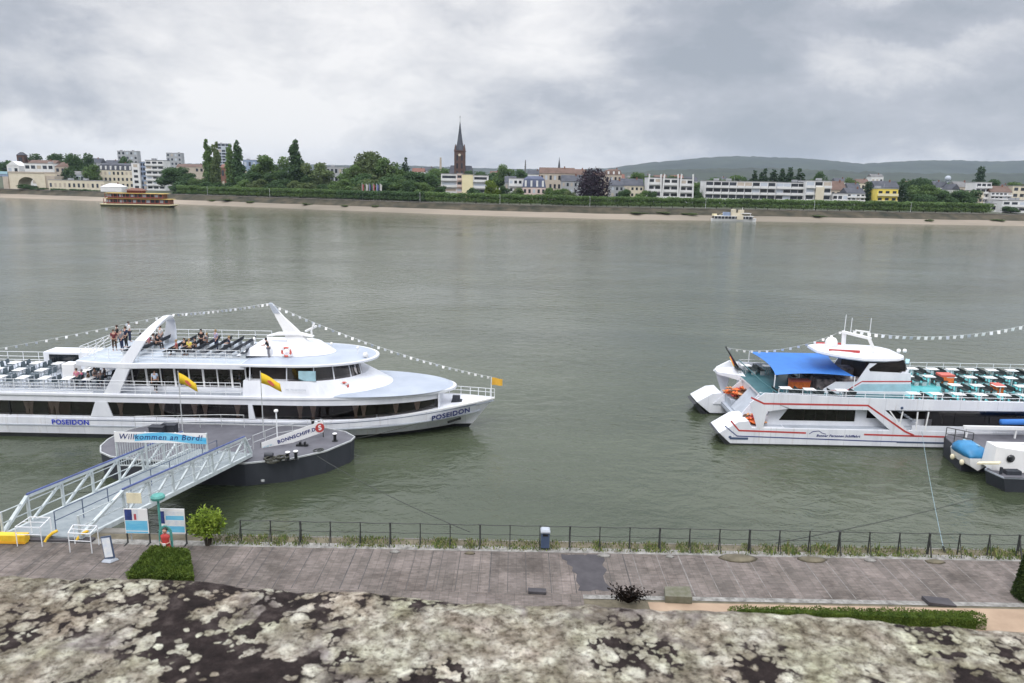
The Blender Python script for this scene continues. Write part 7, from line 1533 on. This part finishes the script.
# flags in front of the grove
for k, (px, c) in enumerate(((362,'red'),(366,'white2'),(369,'navy'),(373,'red'),(376.5,'p_blue'),(380,'white2'))):
    y = dist(30, px); p = atY(px, 183.5, y); z0 = gz(p.x, y); r = empty('flag_pole', (p.x, y, z0), f'tall banner flag before the grove, {ORD[k]} from the left of the six', 'flag')
    b = MB(); b.tube([(p.x, y, z0), (p.x, y, p.z)], .10, 6); b.build('pole', M['rail_w'], r); b = MB(); b.loft([[(p.x+.12, y, p.z-.3), (p.x+1.3, y+.15, p.z-1.1), (p.x+1.3, y+.2, p.z-1.1), (p.x+.12, y+.05, p.z-.3)], [(p.x+.12, y, p.z-4.2), (p.x+1.0, y+.1, p.z-4.9), (p.x+1.0, y+.15, p.z-4.9), (p.x+.12, y+.05, p.z-4.2)]]); b.build('flag', M['flag_'+c], r)
for k, px in enumerate((208, 270, 420, 500, 590, 706, 815, 912, 1003)):
    y = dist(23.5, px); x = atY(px, 200, y).x; r = empty('street_lamp', (x, y, 5.5), f'slim street lamp on the far promenade, {ORD[k]} from the left', 'street lamp'); b = MB(); b.tube([(x, y, 5.5), (x, y, 11.2)], .09, 6, .05); b.build('pole', M['rail_w'], r); b = MB(); b.box(x-.5, x+.1, y-.12, y+.12, 11.2, 11.35); b.build('lamp_head', M['rail_w'], r)
# stone bridge end with its steel deck
y0b = dist(24, 10); A = atY(9, 181, y0b); B = atY(43, 173, y0b); zt = atY(30, 173.3, y0b).z+.2; zs = 5.2
br = empty('bridge', (A.x, y0b, zs), 'end of a road bridge: pale stone arch and blue steel deck at the left edge', 'bridge')
xA, xB = A.x, B.x; arcL, arcR = atY(18.5, 190, y0b).x, atY(37.5, 190, y0b).x; zc = atY(28, 177, y0b).z; zb = zs; am = (arcL+arcR)/2; ar = (arcR-arcL)/2; zk = zb+(zc-zb)*.35
arch = [(am-ar*cos(k*pi/14), zk+(zc-zk)*sin(k*pi/14)) for k in range(15)]
b = MB(); b.prism_y([(xA, zb), (arcL, zb)]+arch+[(arcR, zb), (xB+1, zb), (xB+1, zt), (xA, zt)], y0b, y0b+16); b.build('stone_arch', M['w_cream'], br)
b = MB(); b.box(xA-.5, xB+1.2, y0b-.4, y0b+16.4, zt+.002, zt+1.0); b.build('parapet', M['w_beige'], br)
b = MB(); b.box(-1200, xA-.01, y0b-.5, y0b+16.5, zt-3.0, zt+.3); b.build('steel_deck', M['w_blue'], br); b = MB(); b.box(-1200, xA-.01, y0b-.8, y0b-.51, zt-1.2, zt+.9); b.build('deck_fascia', M['lightblue'], br)
b = MB(); b.box(xA-.02-4, xA-.01, y0b-1, y0b+17, -1, zt-3.01); b.build('pier', M['w_beige'], br)
b = MB(); b.box(xB+1.01, xB+8, y0b+1, y0b+15, zs, zt-2); b.build('abutment', M['w_beige'], br)
M['ochre'] = mat('ochre_tiles', (.38,.27,.06), .7, var=.25, scale=.4); M['oxred'] = mat('dull_red_lacquer', (.26,.06,.04), .6, var=.2, scale=.5)
# red and yellow pagoda boat
Z_ = atZ(134, 206.8, 0); yb = Z_.y; xl, xr = atY(101, 205, yb).x, atY(172, 207, yb).x
rb = empty('restaurant_boat', ((xl+xr)/2, yb, 0), 'red and yellow two-storey restaurant boat with tiled roofs at the far left bank', 'boat')
z_ = lambda py: atY(134, py, yb).z
Lx = xr-xl; b = MB(); b.loft([[(xl, yb, -.4), (xr-4, yb, -.4), (xr-4, yb+9, -.4), (xl, yb+9, -.4)], [(xl-.5, yb-.3, 1.1), (xr, yb-.3, 1.1), (xr, yb+9.3, 1.1), (xl-.5, yb+9.3, 1.1)]]); b.build('hull', mat('dark_boat_hull', (.05,.05,.02), .6), rb)
b = MB(); b.box(xl-.4, xr-.1, yb-.35, yb+9.35, 1.11, 1.6); b.build('gunwale', M['w_paleyel'], rb)
for f, (a0, a1, za, zb2) in enumerate(((3, Lx-2.5, 1.61, 4.6), (4, Lx-6, 4.95, 7.8))):
    b = MB(); b.box(xl+a0, xl+a1, yb+.8, yb+8.2, za, zb2); b.build('cabin', M['w_redbrown'], rb); b = MB(); b.loft([[(xl+a0-1.6, yb-.6, zb2+.01), (xl+a1+1.6, yb-.6, zb2+.01), (xl+a1+1.6, yb+9.6, zb2+.01), (xl+a0-1.6, yb+9.6, zb2+.01)], [(xl+a0, yb+1, zb2+.34), (xl+a1, yb+1, zb2+.34), (xl+a1, yb+8, zb2+.34), (xl+a0, yb+8, zb2+.34)]]); b.build('eaves', M['ochre'], rb)
    n = 14
    for k in range(n): x = xl+a0+(a1-a0)*(k+.5)/n; b = MB(); b.box(x-1.1, x+1.1, yb+.7, yb+.79, za+.9, zb2-.5); b.build('window', M['glass_far'] if k % 3 else M['w_pale'], rb)
    b = MB(); b.box(xl+a0-1, xl+a1+1, yb-.2, yb-.1, za+.5, za+.9); b.build('balustrade', M['oxred'], rb)
    b = MB()
    for k in range(n+1): x = xl+a0-1+(a1-a0+2)*k/n; b.bar((x, yb-.15, za), (x, yb-.15, zb2), .28)
    b.build('columns', M['oxred'], rb)
xm = xl+Lx*.45; b = MB(); b.box(xm-4, xm+5, yb+2, yb+7, 8.1, 9.6); b.build('top_pavilion', M['oxred'], rb); b = MB(); b.loft([[(xm-5.4, yb+.8, 9.61), (xm+6.4, yb+.8, 9.61), (xm+6.4, yb+8.2, 9.61), (xm-5.4, yb+8.2, 9.61)], [(xm-2, yb+3.5, 11), (xm+3, yb+3.5, 11), (xm+3, yb+5.5, 11), (xm-2, yb+5.5, 11)]]); b.build('pavilion_roof', M['w_redbrown'], rb)
# small white river ferry
Z_ = atZ(735, 221.5, 0); yb = Z_.y; xl, xr = atY(712.5, 220, yb).x, atY(757.5, 220, yb).x; fb = empty('river_ferry', ((xl+xr)/2, yb, 0), 'small white and cream motor ferry moored at the far right bank', 'boat'); Lx = xr-xl
hull = [(xl, 0), (xl+Lx*.97, 0), (xr, .8)]
b = MB(); b.loft([[(x, yb+2.5-h*k, z) for z, k in ((-.3,.75),(1.3+e,1))]+[(x, yb+2.5+h*k, z) for z, k in ((1.3+e,1),(-.3,.75))] for x, h, e in ((xl, 1.2, .1), (xl+2, 2.4, 0), (xl+Lx*.7, 2.5, 0), (xl+Lx*.9, 1.6, .2), (xr, .1, .5))]); b.build('hull', M['w_white'], fb)
b = MB(); b.box(xl+1, xl+Lx*.9, yb+.3, yb+4.7, 1.35, 2.7); b.build('cabin', M['glass_far'], fb); b = MB(); b.box(xl+.8, xl+Lx*.92, yb+.1, yb+4.9, 2.71, 3.0); b.build('roof', M['w_white'], fb)
b = MB()
for k in range(12): x = xl+1+Lx*.88*k/11.5; b.bar((x, yb+.22, 1.3), (x, yb+.22, 2.7), .18)
b.build('window_posts', M['w_white'], fb)
b = MB(); b.box(xl+Lx*.54, xl+Lx*.68, yb-.1, yb+4, 1.0, 3.4); b.build('entrance_house', M['w_cream'], fb); b = MB(); b.box(xl+Lx*.42, xl+Lx*.66, yb+.8, yb+4.2, 3.01, 4.6); b.build('wheelhouse', M['w_cream'], fb); b = MB(); b.box(xl+Lx*.44, xl+Lx*.52, yb+.9, yb+4.1, 4.6, 6.6); b.box(xl+Lx*.60, xl+Lx*.70, yb+.9, yb+4.1, 4.6, 6.3); b.build('upper_works', M['w_cream'], fb); b = MB(); b.box(xl+Lx*.62, xl+Lx*.86, yb+.5, yb+4.5, 4.3, 4.55); b.tube([(xl+Lx*.68, yb+2.5, 6.3), (xl+Lx*.68, yb+2.5, 7.8)], .12, 6); b.bar((xl+Lx*.84, yb+.8, 3), (xl+Lx*.84, yb+.8, 4.3), .15); b.build('sun_roof', M['w_white'], fb); b = MB(); b.box(xl+Lx*.26, xl+Lx*.40, yb+1, yb+4, 3.01, 4.9); b.build('rear_deck_house', M['w_blue'], fb)
b = MB(); b.box(xl+Lx*.0, xl+Lx*.1, yb+1, yb+2, 3.0, 4.0); b.bar((xl+Lx*.12, yb+.5, 3), (xl+Lx*.22, yb+.5, 4.2), .15); b.build('stern_gear', M['w_paleyel'], fb)

# ------------------------------------------------------------------ air
def haze():
    m = bpy.data.materials.new('haze_air'); m.use_nodes = True; nt = m.node_tree; nt.nodes.clear()
    o = N(nt, 'ShaderNodeOutputMaterial'); v = N(nt, 'ShaderNodeVolumePrincipled'); v.inputs['Color'].default_value = (.66, .80, 1, 1); v.inputs['Density'].default_value = 4.6e-5; v.inputs['Anisotropy'].default_value = .1
    nt.links.new(v.outputs[0], o.inputs['Volume']); b = MB(); b.box(-9500, 9500, -60, 9200, -3, 330); tag(b.build('haze', m), kind='stuff')
haze()
